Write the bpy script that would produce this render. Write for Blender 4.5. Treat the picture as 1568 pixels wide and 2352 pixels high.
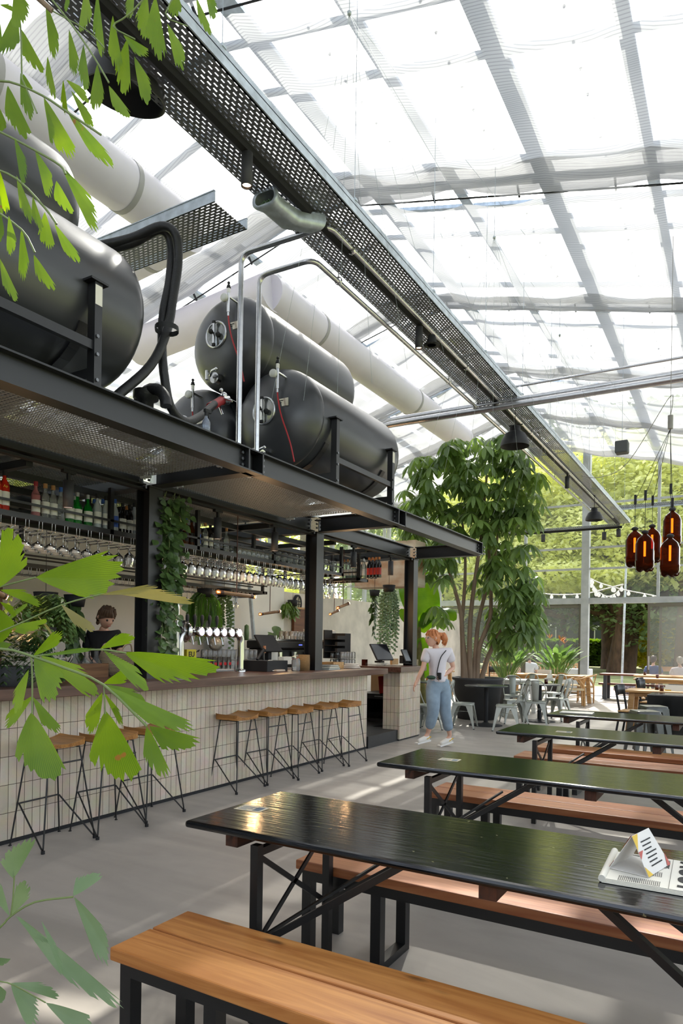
import bpy, math, random
from mathutils import Vector, Matrix
random.seed(7)
R=math.radians
for o in list(bpy.data.objects): bpy.data.objects.remove(o)
SC=bpy.context.scene; COL=SC.collection
# ---------------- camera ----------------
F=1568.0; PX,PY=784.0,1477.0; H=1.5; YAW=R(30.4); ROLL=R(0.85)
camF=Vector((-math.sin(YAW),math.cos(YAW),0)); cr0=Vector((math.cos(YAW),math.sin(YAW),0)); cu0=Vector((0,0,1))
camR=cr0*math.cos(ROLL)+cu0*math.sin(ROLL); camU=-cr0*math.sin(ROLL)+cu0*math.cos(ROLL)
cam=bpy.data.cameras.new('camera'); co=bpy.data.objects.new('camera',cam); COL.objects.link(co)
co.matrix_world=Matrix(((camR.x,camU.x,-camF.x,0),(camR.y,camU.y,-camF.y,0),(camR.z,camU.z,-camF.z,H),(0,0,0,1)))
cam.sensor_fit='VERTICAL'; cam.sensor_height=36; cam.sensor_width=24; cam.lens=24.0*F/1568
cam.shift_y=(PY-1176)/2352; cam.clip_end=400; cam.clip_start=.05
SC.camera=co
def U(px,py,X=None,Y=None,Z=None,D=None):
    "point of the place seen at a pixel of the photograph, on a given world plane (or at distance D)"
    d=camF+camR*((px-PX)/F)+camU*((PY-py)/F)
    if D is not None: t=D
    elif X is not None: t=X/d.x
    elif Y is not None: t=Y/d.y
    else: t=(Z-1.5)/d.z
    return Vector((0,0,1.5))+d*t
# ---------------- light ----------------
SUN_EL=48; SUN_DIR=Vector((-.28,.96,0)).normalized()
w=bpy.data.worlds.new('world'); SC.world=w; w.use_nodes=True
nt=w.node_tree; bg=nt.nodes['Background']; sky=nt.nodes.new('ShaderNodeTexSky')
sky.sky_type='NISHITA'; sky.sun_disc=False; sky.sun_elevation=R(SUN_EL); sky.sun_rotation=math.atan2(SUN_DIR.x,SUN_DIR.y); sky.air_density=1.0; sky.dust_density=3.0
hs=nt.nodes.new('ShaderNodeHueSaturation'); hs.inputs['Saturation'].default_value=.45; nt.links.new(sky.outputs[0],hs.inputs['Color']); nt.links.new(hs.outputs[0],bg.inputs[0]); bg.inputs[1].default_value=.42
sl=bpy.data.lights.new('sun','SUN'); sl.energy=5.4; sl.angle=R(.6); sl.color=(1,.95,.87)
so=bpy.data.objects.new('sun',sl); COL.objects.link(so)
sd=(SUN_DIR*math.cos(R(SUN_EL))+Vector((0,0,math.sin(R(SUN_EL)))))
so.rotation_euler=sd.to_track_quat('Z','Y').to_euler(); so.location=(-10,40,30)
SC.view_settings.view_transform='Standard'; SC.view_settings.look='None'; SC.view_settings.gamma=1; SC.view_settings.exposure=0.68
SC.view_settings.use_curve_mapping=False
try:
    SC.cycles.max_bounces=10; SC.cycles.transparent_max_bounces=32; SC.cycles.diffuse_bounces=5; SC.cycles.glossy_bounces=4; SC.cycles.transmission_bounces=8
    SC.cycles.sample_clamp_indirect=6; SC.cycles.caustics_reflective=False; SC.cycles.caustics_refractive=False
except Exception: pass
# ---------------- mesh builder ----------------
class MB:
    def __init__(s): s.v=[]; s.f=[]; s.sm=[]; s.mi=[]; s.cm=0
    def add(s,vs,fs,smooth=False):
        b=len(s.v); s.v+= [tuple(p) for p in vs]; s.f+=[tuple(b+i for i in f) for f in fs]; s.sm+=[smooth]*len(fs); s.mi+=[s.cm]*len(fs); return s
    def box(s,x0,x1,y0,y1,z0,z1,M=None):
        vs=[Vector((x,y,z)) for x in (x0,x1) for y in (y0,y1) for z in (z0,z1)]
        if M is not None: vs=[M@p for p in vs]
        return s.add(vs,[(0,1,3,2),(4,6,7,5),(0,4,5,1),(2,3,7,6),(0,2,6,4),(1,5,7,3)])
    def bar(s,a,b,w,h=None,up=(0,0,1)):
        a=Vector(a);b=Vector(b);h=w if h is None else h
        d=(b-a).normalized(); u=Vector(up)
        if abs(d.dot(u))>.99: u=Vector((0,1,0))
        l=d.cross(u).normalized(); u=l.cross(d)
        vs=[p+l*i*w/2+u*j*h/2 for p in (a,b) for i,j in ((-1,-1),(1,-1),(1,1),(-1,1))]
        return s.add(vs,[(0,1,2,3),(7,6,5,4),(0,4,5,1),(1,5,6,2),(2,6,7,3),(3,7,4,0)])
    def tube(s,pts,r,n=8,cap=True,smooth=True):
        pts=[Vector(p) for p in pts]; k=len(pts); rs=r if isinstance(r,(list,tuple)) else [r]*k
        vs=[];fs=[];u=None
        for i,p in enumerate(pts):
            d=(pts[min(i+1,k-1)]-pts[max(i-1,0)])
            d=d.normalized() if d.length>1e-9 else Vector((0,0,1))
            if u is None:
                u=Vector((0,0,1)) if abs(d.z)<.9 else Vector((1,0,0))
            u=(u-d*u.dot(d)).normalized(); l=d.cross(u)
            for j in range(n):
                a=2*math.pi*j/n; vs.append(p+(u*math.cos(a)+l*math.sin(a))*rs[i])
        for i in range(k-1):
            for j in range(n): fs.append((i*n+j,i*n+(j+1)%n,(i+1)*n+(j+1)%n,(i+1)*n+j))
        s.add(vs,fs,smooth)
        if cap: s.add([v for v in vs[:n]],[tuple(range(n))[::-1]]); s.add(vs[-n:],[tuple(range(n))])
        return s
    def lathe(s,prof,c=(0,0,0),n=20,ax='Z',M=None,smooth=True,a0=0,a1=2*math.pi):
        vs=[];fs=[];c=Vector(c);k=len(prof);full=abs(a1-a0-2*math.pi)<1e-6;m=n if full else n+1
        for r,z in prof:
            for j in range(m):
                a=a0+(a1-a0)*j/n; x,y=r*math.cos(a),r*math.sin(a)
                p=Vector((x,y,z)) if ax=='Z' else (Vector((x,z,y)) if ax=='Y' else Vector((z,x,y)))
                if M is not None: p=M@p
                vs.append(c+p)
        for i in range(k-1):
            for j in range(n):
                q=(j+1)%m
                fs.append((i*m+j,i*m+q,(i+1)*m+q,(i+1)*m+j))
        return s.add(vs,fs,smooth)
    def cyl(s,c,r,h,n=16,ax='Z',M=None): return s.lathe([(0,0),(r,0),(r,h),(0,h)],c,n,ax,M,False)
    def ball(s,c,r,n=12,sx=1,sy=1,sz=1):
        k=max(5,n//2); vs=[];fs=[];c=Vector(c)
        for i in range(k+1):
            t=math.pi*i/k
            for j in range(n):
                a=2*math.pi*j/n; vs.append(c+Vector((r*sx*math.sin(t)*math.cos(a),r*sy*math.sin(t)*math.sin(a),r*sz*math.cos(t))))
        for i in range(k):
            for j in range(n): fs.append((i*n+j,(i+1)*n+j,(i+1)*n+(j+1)%n,i*n+(j+1)%n))
        return s.add(vs,fs,True)
    def quad(s,a,b,c,d): return s.add([a,b,c,d],[(0,1,2,3)])
    def build(s,name,mat,parent=None,bevel=0,sub=0,solid=0):
        me=bpy.data.meshes.new(name); me.from_pydata(s.v,[],s.f); 
        me.polygons.foreach_set('use_smooth',s.sm); me.polygons.foreach_set('material_index',s.mi)
        for m in (mat if isinstance(mat,(list,tuple)) else [mat]): me.materials.append(m)
        me.update(); me.validate(); o=bpy.data.objects.new(name,me); COL.objects.link(o)
        if parent is not None: o.parent=parent
        if solid:
            q=o.modifiers.new('solid','SOLIDIFY'); q.thickness=solid; q.offset=0
        if bevel:
            q=o.modifiers.new('bevel','BEVEL'); q.width=bevel; q.segments=2; q.limit_method='ANGLE'
        if sub:
            q=o.modifiers.new('sub','SUBSURF'); q.levels=sub; q.render_levels=sub
        return o
def tag(o,label=None,cat=None,group=None,kind=None):
    if label: o['label']=label
    if cat: o['category']=cat
    if group: o['group']=group
    if kind: o['kind']=kind
    return o
def thing(name,label,cat,loc=(0,0,0),rz=0,group=None):
    o=bpy.data.objects.new(name,None); COL.objects.link(o); o.location=loc; o.rotation_euler=(0,0,rz); o.empty_display_size=.1
    return tag(o,label,cat,group)
def struct(name,m,mat,label=None,**k):
    o=m.build(name,mat,**k); return tag(o,label,None,None,'structure')
CH={}
def dup(o,parent=None,loc=None,rz=None,label=None,scale=None):
    c=o.copy(); COL.objects.link(c)
    if parent is not None: c.parent=parent
    if loc is not None: c.location=loc
    if rz is not None: c.rotation_euler=(0,0,rz)
    if scale is not None: c.scale=scale
    if label: c['label']=label
    if o.name not in CH: CH[o.name]=[x for x in bpy.data.objects if x.parent==o]
    for ch in CH[o.name]: dup(ch,c)
    return c
def arc(c,r,a0,a1,n,pl='XZ'):
    out=[]
    for i in range(n+1):
        a=a0+(a1-a0)*i/n; x,y=r*math.cos(a),r*math.sin(a); c=Vector(c)
        out.append(c+(Vector((x,0,y)) if pl=='XZ' else Vector((x,y,0)) if pl=='XY' else Vector((0,x,y))))
    return out
def smooth(pts,k=3):
    "catmull-rom"
    P=[Vector(p) for p in pts]; P=[P[0]*2-P[1]]+P+[P[-1]*2-P[-2]]; o=[]
    for i in range(1,len(P)-2):
        for j in range(k):
            t=j/k; a,b,c,d=P[i-1:i+3]
            o.append(.5*((2*b)+(c-a)*t+(2*a-5*b+4*c-d)*t*t+(3*b-a-3*c+d)*t**3))
    o.append(P[-2]); return o
def fillet(pts,r,k=5):
    P=[Vector(p) for p in pts]; o=[P[0]]
    for i in range(1,len(P)-1):
        a=(P[i-1]-P[i]).normalized(); b=(P[i+1]-P[i]).normalized(); p0=P[i]+a*r; p1=P[i]+b*r
        for j in range(k+1):
            t=j/k; o.append(p0*(1-t)**2+P[i]*2*t*(1-t)+p1*t*t)
    o.append(P[-1]); return o
# ---------------- materials ----------------
def nmat(name):
    m=bpy.data.materials.new(name); m.use_nodes=True; return m,m.node_tree,m.node_tree.nodes['Principled BSDF']
def C(h):
    h=h.lstrip('#'); h=h if len(h)==6 else ''.join(q+q for q in h); return tuple((int(h[i:i+2],16)/255)**2.2 for i in (0,2,4))+(1,)
def M(name,col,r=.5,m=0,var=0,sc=4,bump=0,bsc=None,emi=0,ecol=None,coat=0,spec=.5,stretch=None,dk=None,tr=0,alpha=1):
    mt,t,b=nmat(name); c=C(col) if isinstance(col,str) else tuple(col)+(1,)
    b.inputs['Base Color'].default_value=c; b.inputs['Roughness'].default_value=r; b.inputs['Metallic'].default_value=m
    b.inputs['Specular IOR Level'].default_value=spec; b.inputs['Coat Weight'].default_value=coat; b.inputs['Coat Roughness'].default_value=.1
    if tr: b.inputs['Transmission Weight'].default_value=tr
    if emi: b.inputs['Emission Strength'].default_value=emi; b.inputs['Emission Color'].default_value=C(ecol) if ecol else c
    if var or bump:
        tc=t.nodes.new('ShaderNodeTexCoord'); mp=t.nodes.new('ShaderNodeMapping'); t.links.new(tc.outputs['Object'],mp.inputs[0])
        if stretch: mp.inputs['Scale'].default_value=stretch
        n=t.nodes.new('ShaderNodeTexNoise'); n.inputs['Scale'].default_value=sc; n.inputs['Detail'].default_value=6; t.links.new(mp.outputs[0],n.inputs['Vector'])
        if var:
            rp=t.nodes.new('ShaderNodeValToRGB'); d=C(dk) if dk else tuple(x*(1-var) for x in c[:3])+(1,)
            rp.color_ramp.elements[0].color=d; rp.color_ramp.elements[1].color=tuple(min(1,x*(1+var*.5)) for x in c[:3])+(1,)
            rp.color_ramp.elements[0].position=.3; rp.color_ramp.elements[1].position=.7
            t.links.new(n.outputs[0],rp.inputs[0]); t.links.new(rp.outputs[0],b.inputs['Base Color'])
        if bump:
            n2=n
            if bsc: n2=t.nodes.new('ShaderNodeTexNoise'); n2.inputs['Scale'].default_value=bsc; n2.inputs['Detail'].default_value=4; t.links.new(mp.outputs[0],n2.inputs['Vector'])
            bp=t.nodes.new('ShaderNodeBump'); bp.inputs['Strength'].default_value=bump; bp.inputs['Distance'].default_value=.01
            t.links.new(n2.outputs[0],bp.inputs['Height']); t.links.new(bp.outputs[0],b.inputs['Normal'])
    return mt
def glass(name,tint=(1,1,1),refl=.12,rough=.03,op=0,opc=(1,1,1)):
    "thin clear glass: tinted see-through with a fresnel reflection"
    mt=bpy.data.materials.new(name); mt.use_nodes=True; t=mt.node_tree; t.nodes.clear()
    out=t.nodes.new('ShaderNodeOutputMaterial'); mx=t.nodes.new('ShaderNodeMixShader'); tr=t.nodes.new('ShaderNodeBsdfTransparent'); gl=t.nodes.new('ShaderNodeBsdfGlossy')
    lw=t.nodes.new('ShaderNodeLayerWeight'); lw.inputs[0].default_value=refl
    tr.inputs[0].default_value=tuple(tint)+(1,); gl.inputs['Roughness'].default_value=rough
    t.links.new(lw.outputs['Fresnel'],mx.inputs[0]); a=tr
    if op:
        df=t.nodes.new('ShaderNodeBsdfDiffuse'); df.inputs[0].default_value=tuple(opc)+(1,); m2=t.nodes.new('ShaderNodeMixShader'); m2.inputs[0].default_value=op
        t.links.new(tr.outputs[0],m2.inputs[1]); t.links.new(df.outputs[0],m2.inputs[2]); a=m2
    t.links.new(a.outputs[0],mx.inputs[1]); t.links.new(gl.outputs[0],mx.inputs[2]); t.links.new(mx.outputs[0],out.inputs[0]); return mt
def leafmat(name,c1,c2,c3=None,tr=.45,sc=3,rough=.4,veins=0,spot=0):
    mt=bpy.data.materials.new(name); mt.use_nodes=True; t=mt.node_tree; b=t.nodes['Principled BSDF']; out=t.nodes['Material Output']
    tc=t.nodes.new('ShaderNodeTexCoord'); n=t.nodes.new('ShaderNodeTexNoise'); n.inputs['Scale'].default_value=sc; n.inputs['Detail'].default_value=3; t.links.new(tc.outputs['Object'],n.inputs['Vector'])
    rp=t.nodes.new('ShaderNodeValToRGB'); rp.color_ramp.elements[0].position=.35; rp.color_ramp.elements[0].color=C(c1); rp.color_ramp.elements[1].position=.65; rp.color_ramp.elements[1].color=C(c2)
    t.links.new(n.outputs[0],rp.inputs[0]); col=rp.outputs[0]
    if veins:
        uv=t.nodes.new('ShaderNodeUVMap'); wv=t.nodes.new('ShaderNodeTexWave'); wv.inputs['Scale'].default_value=veins; wv.inputs['Distortion'].default_value=.6; t.links.new(uv.outputs[0],wv.inputs['Vector'])
        mx=t.nodes.new('ShaderNodeMixRGB'); mx.blend_type='MULTIPLY'; mx.inputs[0].default_value=.35; t.links.new(col,mx.inputs[1]); t.links.new(wv.outputs[0],mx.inputs[2]); col=mx.outputs[0]
    if spot:
        n3=t.nodes.new('ShaderNodeTexNoise'); n3.inputs['Scale'].default_value=26; t.links.new(tc.outputs['Object'],n3.inputs['Vector'])
        r3=t.nodes.new('ShaderNodeValToRGB'); r3.color_ramp.elements[0].position=spot; r3.color_ramp.elements[1].position=spot+.03; t.links.new(n3.outputs[0],r3.inputs[0])
        m3=t.nodes.new('ShaderNodeMixRGB'); m3.inputs[2].default_value=C('#8a6a3a'); t.links.new(r3.outputs[0],m3.inputs[0]); t.links.new(col,m3.inputs[1]); col=m3.outputs[0]
    t.links.new(col,b.inputs['Base Color']); b.inputs['Roughness'].default_value=rough
    tl=t.nodes.new('ShaderNodeBsdfTranslucent'); ms=t.nodes.new('ShaderNodeMixShader'); ms.inputs[0].default_value=tr
    hs=t.nodes.new('ShaderNodeHueSaturation'); hs.inputs['Value'].default_value=1.5; hs.inputs['Saturation'].default_value=1.15; hs.inputs['Hue'].default_value=.485
    t.links.new(col,hs.inputs['Color']); t.links.new(hs.outputs[0],tl.inputs[0])
    t.links.new(b.outputs[0],ms.inputs[1]); t.links.new(tl.outputs[0],ms.inputs[2]); t.links.new(ms.outputs[0],out.inputs[0]); return mt
def wood(name,c1,c2,ax=0,sc=1,rough=.5,knot=1,bump=.05,coat=0,glossy=.5):
    mt,t,b=nmat(name); tc=t.nodes.new('ShaderNodeTexCoord'); mp=t.nodes.new('ShaderNodeMapping'); t.links.new(tc.outputs['Object'],mp.inputs[0])
    s=[14*sc]*3; s[ax]=.9*sc; mp.inputs['Scale'].default_value=s
    n=t.nodes.new('ShaderNodeTexNoise'); n.inputs['Scale'].default_value=1.2; n.inputs['Detail'].default_value=8; n.inputs['Distortion'].default_value=1.2; t.links.new(mp.outputs[0],n.inputs['Vector'])
    rp=t.nodes.new('ShaderNodeValToRGB'); rp.color_ramp.elements[0].position=.32; rp.color_ramp.elements[0].color=C(c2); rp.color_ramp.elements[1].position=.66; rp.color_ramp.elements[1].color=C(c1); t.links.new(n.outputs[0],rp.inputs[0]); col=rp.outputs[0]
    if knot:
        mp2=t.nodes.new('ShaderNodeMapping'); s=[7.5*sc]*3; s[ax]=2.4*sc; mp2.inputs['Scale'].default_value=s; t.links.new(tc.outputs['Object'],mp2.inputs[0])
        v=t.nodes.new('ShaderNodeTexVoronoi'); v.inputs['Scale'].default_value=1; t.links.new(mp2.outputs[0],v.inputs['Vector'])
        r2=t.nodes.new('ShaderNodeValToRGB'); r2.color_ramp.elements[0].position=.05; r2.color_ramp.elements[0].color=(0.05,0.05,0.05,1); r2.color_ramp.elements[1].position=.13; r2.color_ramp.elements[1].color=(1,1,1,1); t.links.new(v.outputs['Distance'],r2.inputs[0])
        mx=t.nodes.new('ShaderNodeMixRGB'); mx.blend_type='MULTIPLY'; mx.inputs[0].default_value=.7*knot; t.links.new(col,mx.inputs[1]); t.links.new(r2.outputs[0],mx.inputs[2]); col=mx.outputs[0]
    t.links.new(col,b.inputs['Base Color']); b.inputs['Roughness'].default_value=rough; b.inputs['Coat Weight'].default_value=coat; b.inputs['Specular IOR Level'].default_value=glossy
    bp=t.nodes.new('ShaderNodeBump'); bp.inputs['Strength'].default_value=bump; bp.inputs['Distance'].default_value=.01; t.links.new(n.outputs[0],bp.inputs['Height']); t.links.new(bp.outputs[0],b.inputs['Normal'])
    return mt
BLK=M('black_steel','#161617',.42,.0,spec=.6); BLKM=M('black_matte','#1c1c1e',.7); GALV=M('galvanised','#bcc6d0',.4,.55,var=.25,sc=12); STEEL=M('stainless','#c6c6c8',.27,1,var=.1,sc=20)
CHROME=M('chrome','#d0d0d0',.12,1); TANK=M('tank_black','#38393c',.32,.0,var=.12,sc=2,spec=.65,bump=.03,bsc=3); RUBBER=M('rubber','#19191a',.5,bump=.3,bsc=60)
WHITE=M('white_paint','#e4e2dd',.6); RED=M('red_hose','#a0141c',.4); CLEAR=glass('clear_glass',(.93,.95,.94),.22,.05,.05); PANEW=glass('hazy_pane',(.93,.93,.92),.14,.0,.11,(.86,.9,.88)); PANE=glass('pane_glass',(.93,.96,.95),.12,.0,.035,(.9,.95,.95))
JARG=glass('frosted_jar',(.86,.9,.9),.3,.08,.14); AMBER=glass('amber_glass',(.30,.10,.03),.25,.03,.06,(.25,.07,.02))
PINE=wood('pine_orange','#c98a4c','#9a5a28',0,1,.45,1,.06); PINER=wood('pine_red','#b87a50','#8e4e2e',0,1,.4,1,.06); WALN=wood('dark_counter','#5e4338','#41291f',1,1.3,.32,.3,.03)
OAK=wood('oak','#c89d68','#a87c48',0,1.5,.5,.3,.05); SEAT=wood('stool_wood','#a8763e','#7c5024',0,2.2,.42,.3,.05); OUTW=wood('outdoor_wood','#8e5a48','#6b3f33',0,1,.5,.2,.05)
MGREY=M('painted_metal_chair','#a9aca3',.38,.2); AMBL=M('filament','#ff8a30',.5,emi=14,ecol='#ff8f3a'); SOIL=M('soil','#3a2418',.9,bump=.8,bsc=40); TERR=M('concrete_pot','#3b3b3c',.7,var=.1,sc=6)
SKIN=M('skin','#c99a84',.5,var=.06,sc=20); PAPER=M('paper','#dcd8cc',.8); INK=M('ink','#2a2a2a',.8); LGHT=M('warm_lamp','#ffd9a8',.5,emi=9,ecol='#ffd0a0')
# ================= the building =================
RX,RZ,SL=-5.2,8.0,.25; FR=[-5.2,-1.8,1.6,5.0,8.4,11.8,15.2,18.6,22.0]; XL,XR=-14.2,3.8; YB=-5.2; YE=22.0
def rz(x): return RZ-SL*abs(x-RX)
# floor
m=MB(); m.box(XL,XR,YB,YE+.1,-.12,0)
fm,t,b=nmat('poured_floor')
tc=t.nodes.new('ShaderNodeTexCoord'); mp=t.nodes.new('ShaderNodeMapping'); mp.inputs['Rotation'].default_value=(0,0,R(35)); mp.inputs['Scale'].default_value=(.35,1.6,1); t.links.new(tc.outputs['Object'],mp.inputs[0])
n=t.nodes.new('ShaderNodeTexNoise'); n.inputs['Scale'].default_value=1.3; n.inputs['Detail'].default_value=9; n.inputs['Distortion'].default_value=1.5; t.links.new(mp.outputs[0],n.inputs['Vector'])
rp=t.nodes.new('ShaderNodeValToRGB'); rp.color_ramp.elements[0].position=.3; rp.color_ramp.elements[0].color=C('#8f8880'); rp.color_ramp.elements[1].position=.7; rp.color_ramp.elements[1].color=C('#a59d94'); t.links.new(n.outputs[0],rp.inputs[0]); t.links.new(rp.outputs[0],b.inputs['Base Color'])
n2=t.nodes.new('ShaderNodeTexNoise'); n2.inputs['Scale'].default_value=6; n2.inputs['Detail'].default_value=6; t.links.new(tc.outputs['Object'],n2.inputs['Vector']); mr=t.nodes.new('ShaderNodeMapRange'); mr.inputs[3].default_value=.34; mr.inputs[4].default_value=.58; t.links.new(n2.outputs[0],mr.inputs[0]); t.links.new(mr.outputs[0],b.inputs['Roughness'])
struct('floor',m,fm)
# roof: galvanised frames, glazing bars, glass
k=0
for y in FR[1:]:
    m=MB()
    for x in (XL,XR): m.tube([(RX,y,RZ-.02),(x,y,rz(x)-.02)],.055,8)
    m.tube([(XL,y,rz(XL)-.03),(XL,y,0)],.07,6)
    k+=1; struct('trim_%d'%k,m,GALV)
m=MB()
xs=[RX+.0]+[RX+s*(.55+1.22*i) for i in range(8) for s in (1,-1) if XL<RX+s*(.55+1.22*i)<XR]
for i,x in enumerate(sorted(xs)):
    w_=.13 if i%2 else .22
    m.bar((x,YB,rz(x)+.2),(x,YE,rz(x)+.2),w_,.05)
for y in [FR[i]+d for i in range(len(FR)-1) for d in (0,.95,1.7,)]:
    for x in (XL,XR): m.bar((RX,y,RZ+.24),(x,y,rz(x)+.24),.10 if y in FR else .07,.05)
struct('trim_20',m,GALV)
m=MB()
for x in (XL,XR): m.quad((RX,YB,RZ+.28),(RX,YE,RZ+.28),(x,YE,rz(x)+.28),(x,YB,rz(x)+.28))
struct('ceiling',m,PANE)
# shade cloths, one per bay and slope
cl=bpy.data.materials.new('shade_cloth'); cl.use_nodes=True; t=cl.node_tree; t.nodes.clear()
out=t.nodes.new('ShaderNodeOutputMaterial'); tc=t.nodes.new('ShaderNodeTexCoord')
wv=t.nodes.new('ShaderNodeTexWave'); wv.bands_direction='Y'; wv.inputs['Scale'].default_value=9; wv.inputs['Distortion'].default_value=1.6; wv.inputs['Detail'].default_value=2; wv.inputs['Detail Scale'].default_value=.6
mp=t.nodes.new('ShaderNodeMapping'); mp.inputs['Scale'].default_value=(.25,1,1); t.links.new(tc.outputs['Object'],mp.inputs[0]); t.links.new(mp.outputs[0],wv.inputs['Vector'])
rp=t.nodes.new('ShaderNodeValToRGB'); rp.color_ramp.elements[0].position=.06; rp.color_ramp.elements[0].color=(.33,.333,.337,1); rp.color_ramp.elements[1].position=.3; rp.color_ramp.elements[1].color=(.46,.46,.457,1); t.links.new(wv.outputs[0],rp.inputs[0])
tl=t.nodes.new('ShaderNodeBsdfTranslucent'); df=t.nodes.new('ShaderNodeBsdfDiffuse'); tp=t.nodes.new('ShaderNodeBsdfTransparent'); a1=t.nodes.new('ShaderNodeMixShader'); a2=t.nodes.new('ShaderNodeMixShader'); a1.inputs[0].default_value=.38; a2.inputs[0].default_value=.17
for q in (tl,df): t.links.new(rp.outputs[0],q.inputs[0])
t.links.new(tl.outputs[0],a1.inputs[1]); t.links.new(df.outputs[0],a1.inputs[2]); t.links.new(a1.outputs[0],a2.inputs[1]); t.links.new(tp.outputs[0],a2.inputs[2]); t.links.new(a2.outputs[0],out.inputs[0])
ORD=['nearest','second','third','fourth','fifth','sixth','seventh','eighth']
vis={1:'behind',2:'nearest',3:'second',4:'third',5:'fourth',6:'fifth',7:'farthest'}
HK=MB(); 
for bi in range(1,8):
    y0,y1=FR[bi],FR[bi+1]
    for sd_ in (1,-1):
        m=MB(); x1=XR-.2 if sd_>0 else XL+.2; nx=int(abs(x1-RX)/.16); ny=26; rnd=random.Random(bi*7+sd_)
        ph=[rnd.uniform(0,6.3) for _ in range(6)]; ya=y0+.14; yb=y1-.22
        for i in range(nx+1):
            x=RX+sd_*.03+(x1-RX)*i/nx; u=abs(x-RX)
            for j in range(ny+1):
                v=j/ny; y=ya+(yb-ya)*v
                sag=.11*abs(math.sin(math.pi*(u+.3)/1.15))**.8
                sag+=.03*math.sin(v*19+ph[0]+1.1*math.sin(u*1.7+ph[1]))+.022*math.sin(v*9+u*1.3+ph[2])
                sag+=.10*v**3*(1 if True else 0)+.07*math.sin(math.pi*v)
                sag+=.05*math.exp(-((v-.82)/.07)**2)*(1+.5*math.sin(u*5+ph[3]))
                m.v.append((x,y+.03*math.sin(u*2.1+ph[4]),rz(x)-.13-sag))
        for i in range(nx):
            for j in range(ny): a=i*(ny+1)+j; m.f.append((a,a+ny+1,a+ny+2,a+1)); m.sm.append(True); m.mi.append(0)
        # gathered double layer along the far edge
        b0=len(m.v)
        for i in range(nx+1):
            x=RX+(x1-RX)*i/nx; u=abs(x-RX)
            for j in range(6):
                v=.80+.2*j/5; y=ya+(yb-ya)*v
                m.v.append((x,y-.01,rz(x)-.30-.03*math.sin(u*2.7+ph[5]+j)-.05*math.sin(math.pi*j/5)-.04*abs(math.sin(math.pi*(u+.3)/1.15))))
        for i in range(nx):
            for j in range(5): a=b0+i*6+j; m.f.append((a,a+6,a+7,a+1)); m.sm.append(True); m.mi.append(0)
        side='right' if sd_>0 else 'left'
        o=m.build('shade_cloth',cl)
        tag(o,'white woven shade cloth hung %s of the roof ridge, %s bay from the camera'%(side,vis[bi]),'shade cloth','white shade cloths under the glass roof')
        # hanging rail at the near edge of the cloth with hooks
        h=MB(); h.tube([(RX,ya,rz(RX)-.12),(x1,ya,rz(x1)-.12)],.012,5)
        u=.4
        while u<abs(x1-RX):
            x=RX+sd_*u; h.bar((x,ya-.1,rz(x)-.06),(x,ya,rz(x)-.16),.02,.03)
            for q in range(1,9):
                yy=ya+(yb-ya)*q/9; h.ball((x,yy,rz(x)-.15-.07*math.sin(math.pi*q/9)),.016,5)
            u+=1.15
        h.build('hook_rail',BLKM,o)
# fine steel suspension wires fanned from the roof
for (hx,hz,hy) in ((802,30,4.6),(1135,545,7.6),(1285,770,11.0)):
    p=U(hx,hz,Y=hy); m=MB(); m.tube([Vector((p.x,p.y,max(p.z+.1,rz(p.x)-.3))),p],.003,4)
    for i in range(9):
        e=p+Vector((-1.3+.32*i,.8+.1*i,-2.6+.05*i*i*.3)); m.tube([p,e],.0015,3)
    m.ball(p,.02,6)
    tag(m.build('suspension_wires',GALV),'thin steel wires fanning down from a hook under the %s right-hand shade cloth'%{4.6:'nearest visible',7.6:'middle',11.0:'farther'}[hy],'wires')
# ---- end wall (garden side) ----
DKF=M('door_frame_grey','#6d6a5e',.5,.3); GL2=M('galv_light','#b4b8ba',.5,.4,var=.15,sc=5)
def endx(px,z=3): return U(px,1400,Y=YE).x
px0=endx(1344); xsr=[endx(p) for p in (880,944,1205,1510)]
m=MB()
m.box(px0-.11,px0+.11,YE-.14,YE+.1,0,rz(px0)-.1)
for x in xsr: m.box(x-.04,x+.04,YE-.06,YE+.06,2.9,rz(x))
x=px0+3.4
for x in (px0+3.9,px0+6.0,-9.6,-11,-12.6): 
    if x<XR: m.box(x-.06,x+.06,YE-.06,YE+.06,0,rz(x))
m.box(XL,XR,YE-.08,YE+.08,2.82,3.0)
for z in (4.55,5.9): m.box(XL,XR,YE-.03,YE+.03,z-.03,z+.03)
m.box(XL,XR,YE-.03,YE+.03,3.9-.03,3.9+.03)
struct('wall_back',m,GL2)
# sliding doors and fixed lights below the transom
wn=0
def leaf(name,x0,x1,y,z0=.02,z1=2.8,fr=.07,fw=.05,handle=None):
    m=MB(); m.box(x0,x0+fr,y-fw/2,y+fw/2,z0,z1); m.box(x1-fr,x1,y-fw/2,y+fw/2,z0,z1); m.box(x0+fr,x1-fr,y-fw/2,y+fw/2,z1-fr*1.3,z1); m.box(x0+fr,x1-fr,y-fw/2,y+fw/2,z0,z0+fr)
    o=struct(name,m,DKF); g=MB(); g.box(x0+fr,x1-fr,y-.006,y+.006,z0+fr,z1-fr*1.3); g.build('pane',PANEW,o)
    if handle is not None: h=MB(); h.box(handle-.02,handle+.02,y-fw/2-.05,y-fw/2-.02,.85,1.25); h.box(handle-.015,handle+.015,y-fw/2-.03,y-fw/2,.95,1.15); h.build('handle',GL2,o)
    return o
xl=[endx(1060),endx(1203)]
leaf('window_1',xl[0]-3.2,xl[0],YE); leaf('window_2',xl[0],xl[1],YE); leaf('window_3',xl[1],px0-.12,YE)
dx=endx(1488); leaf('door_1',dx,dx+2.3,YE-.1,handle=dx+.05); leaf('door_2',dx+.3,dx+2.6,YE+.05)
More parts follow.
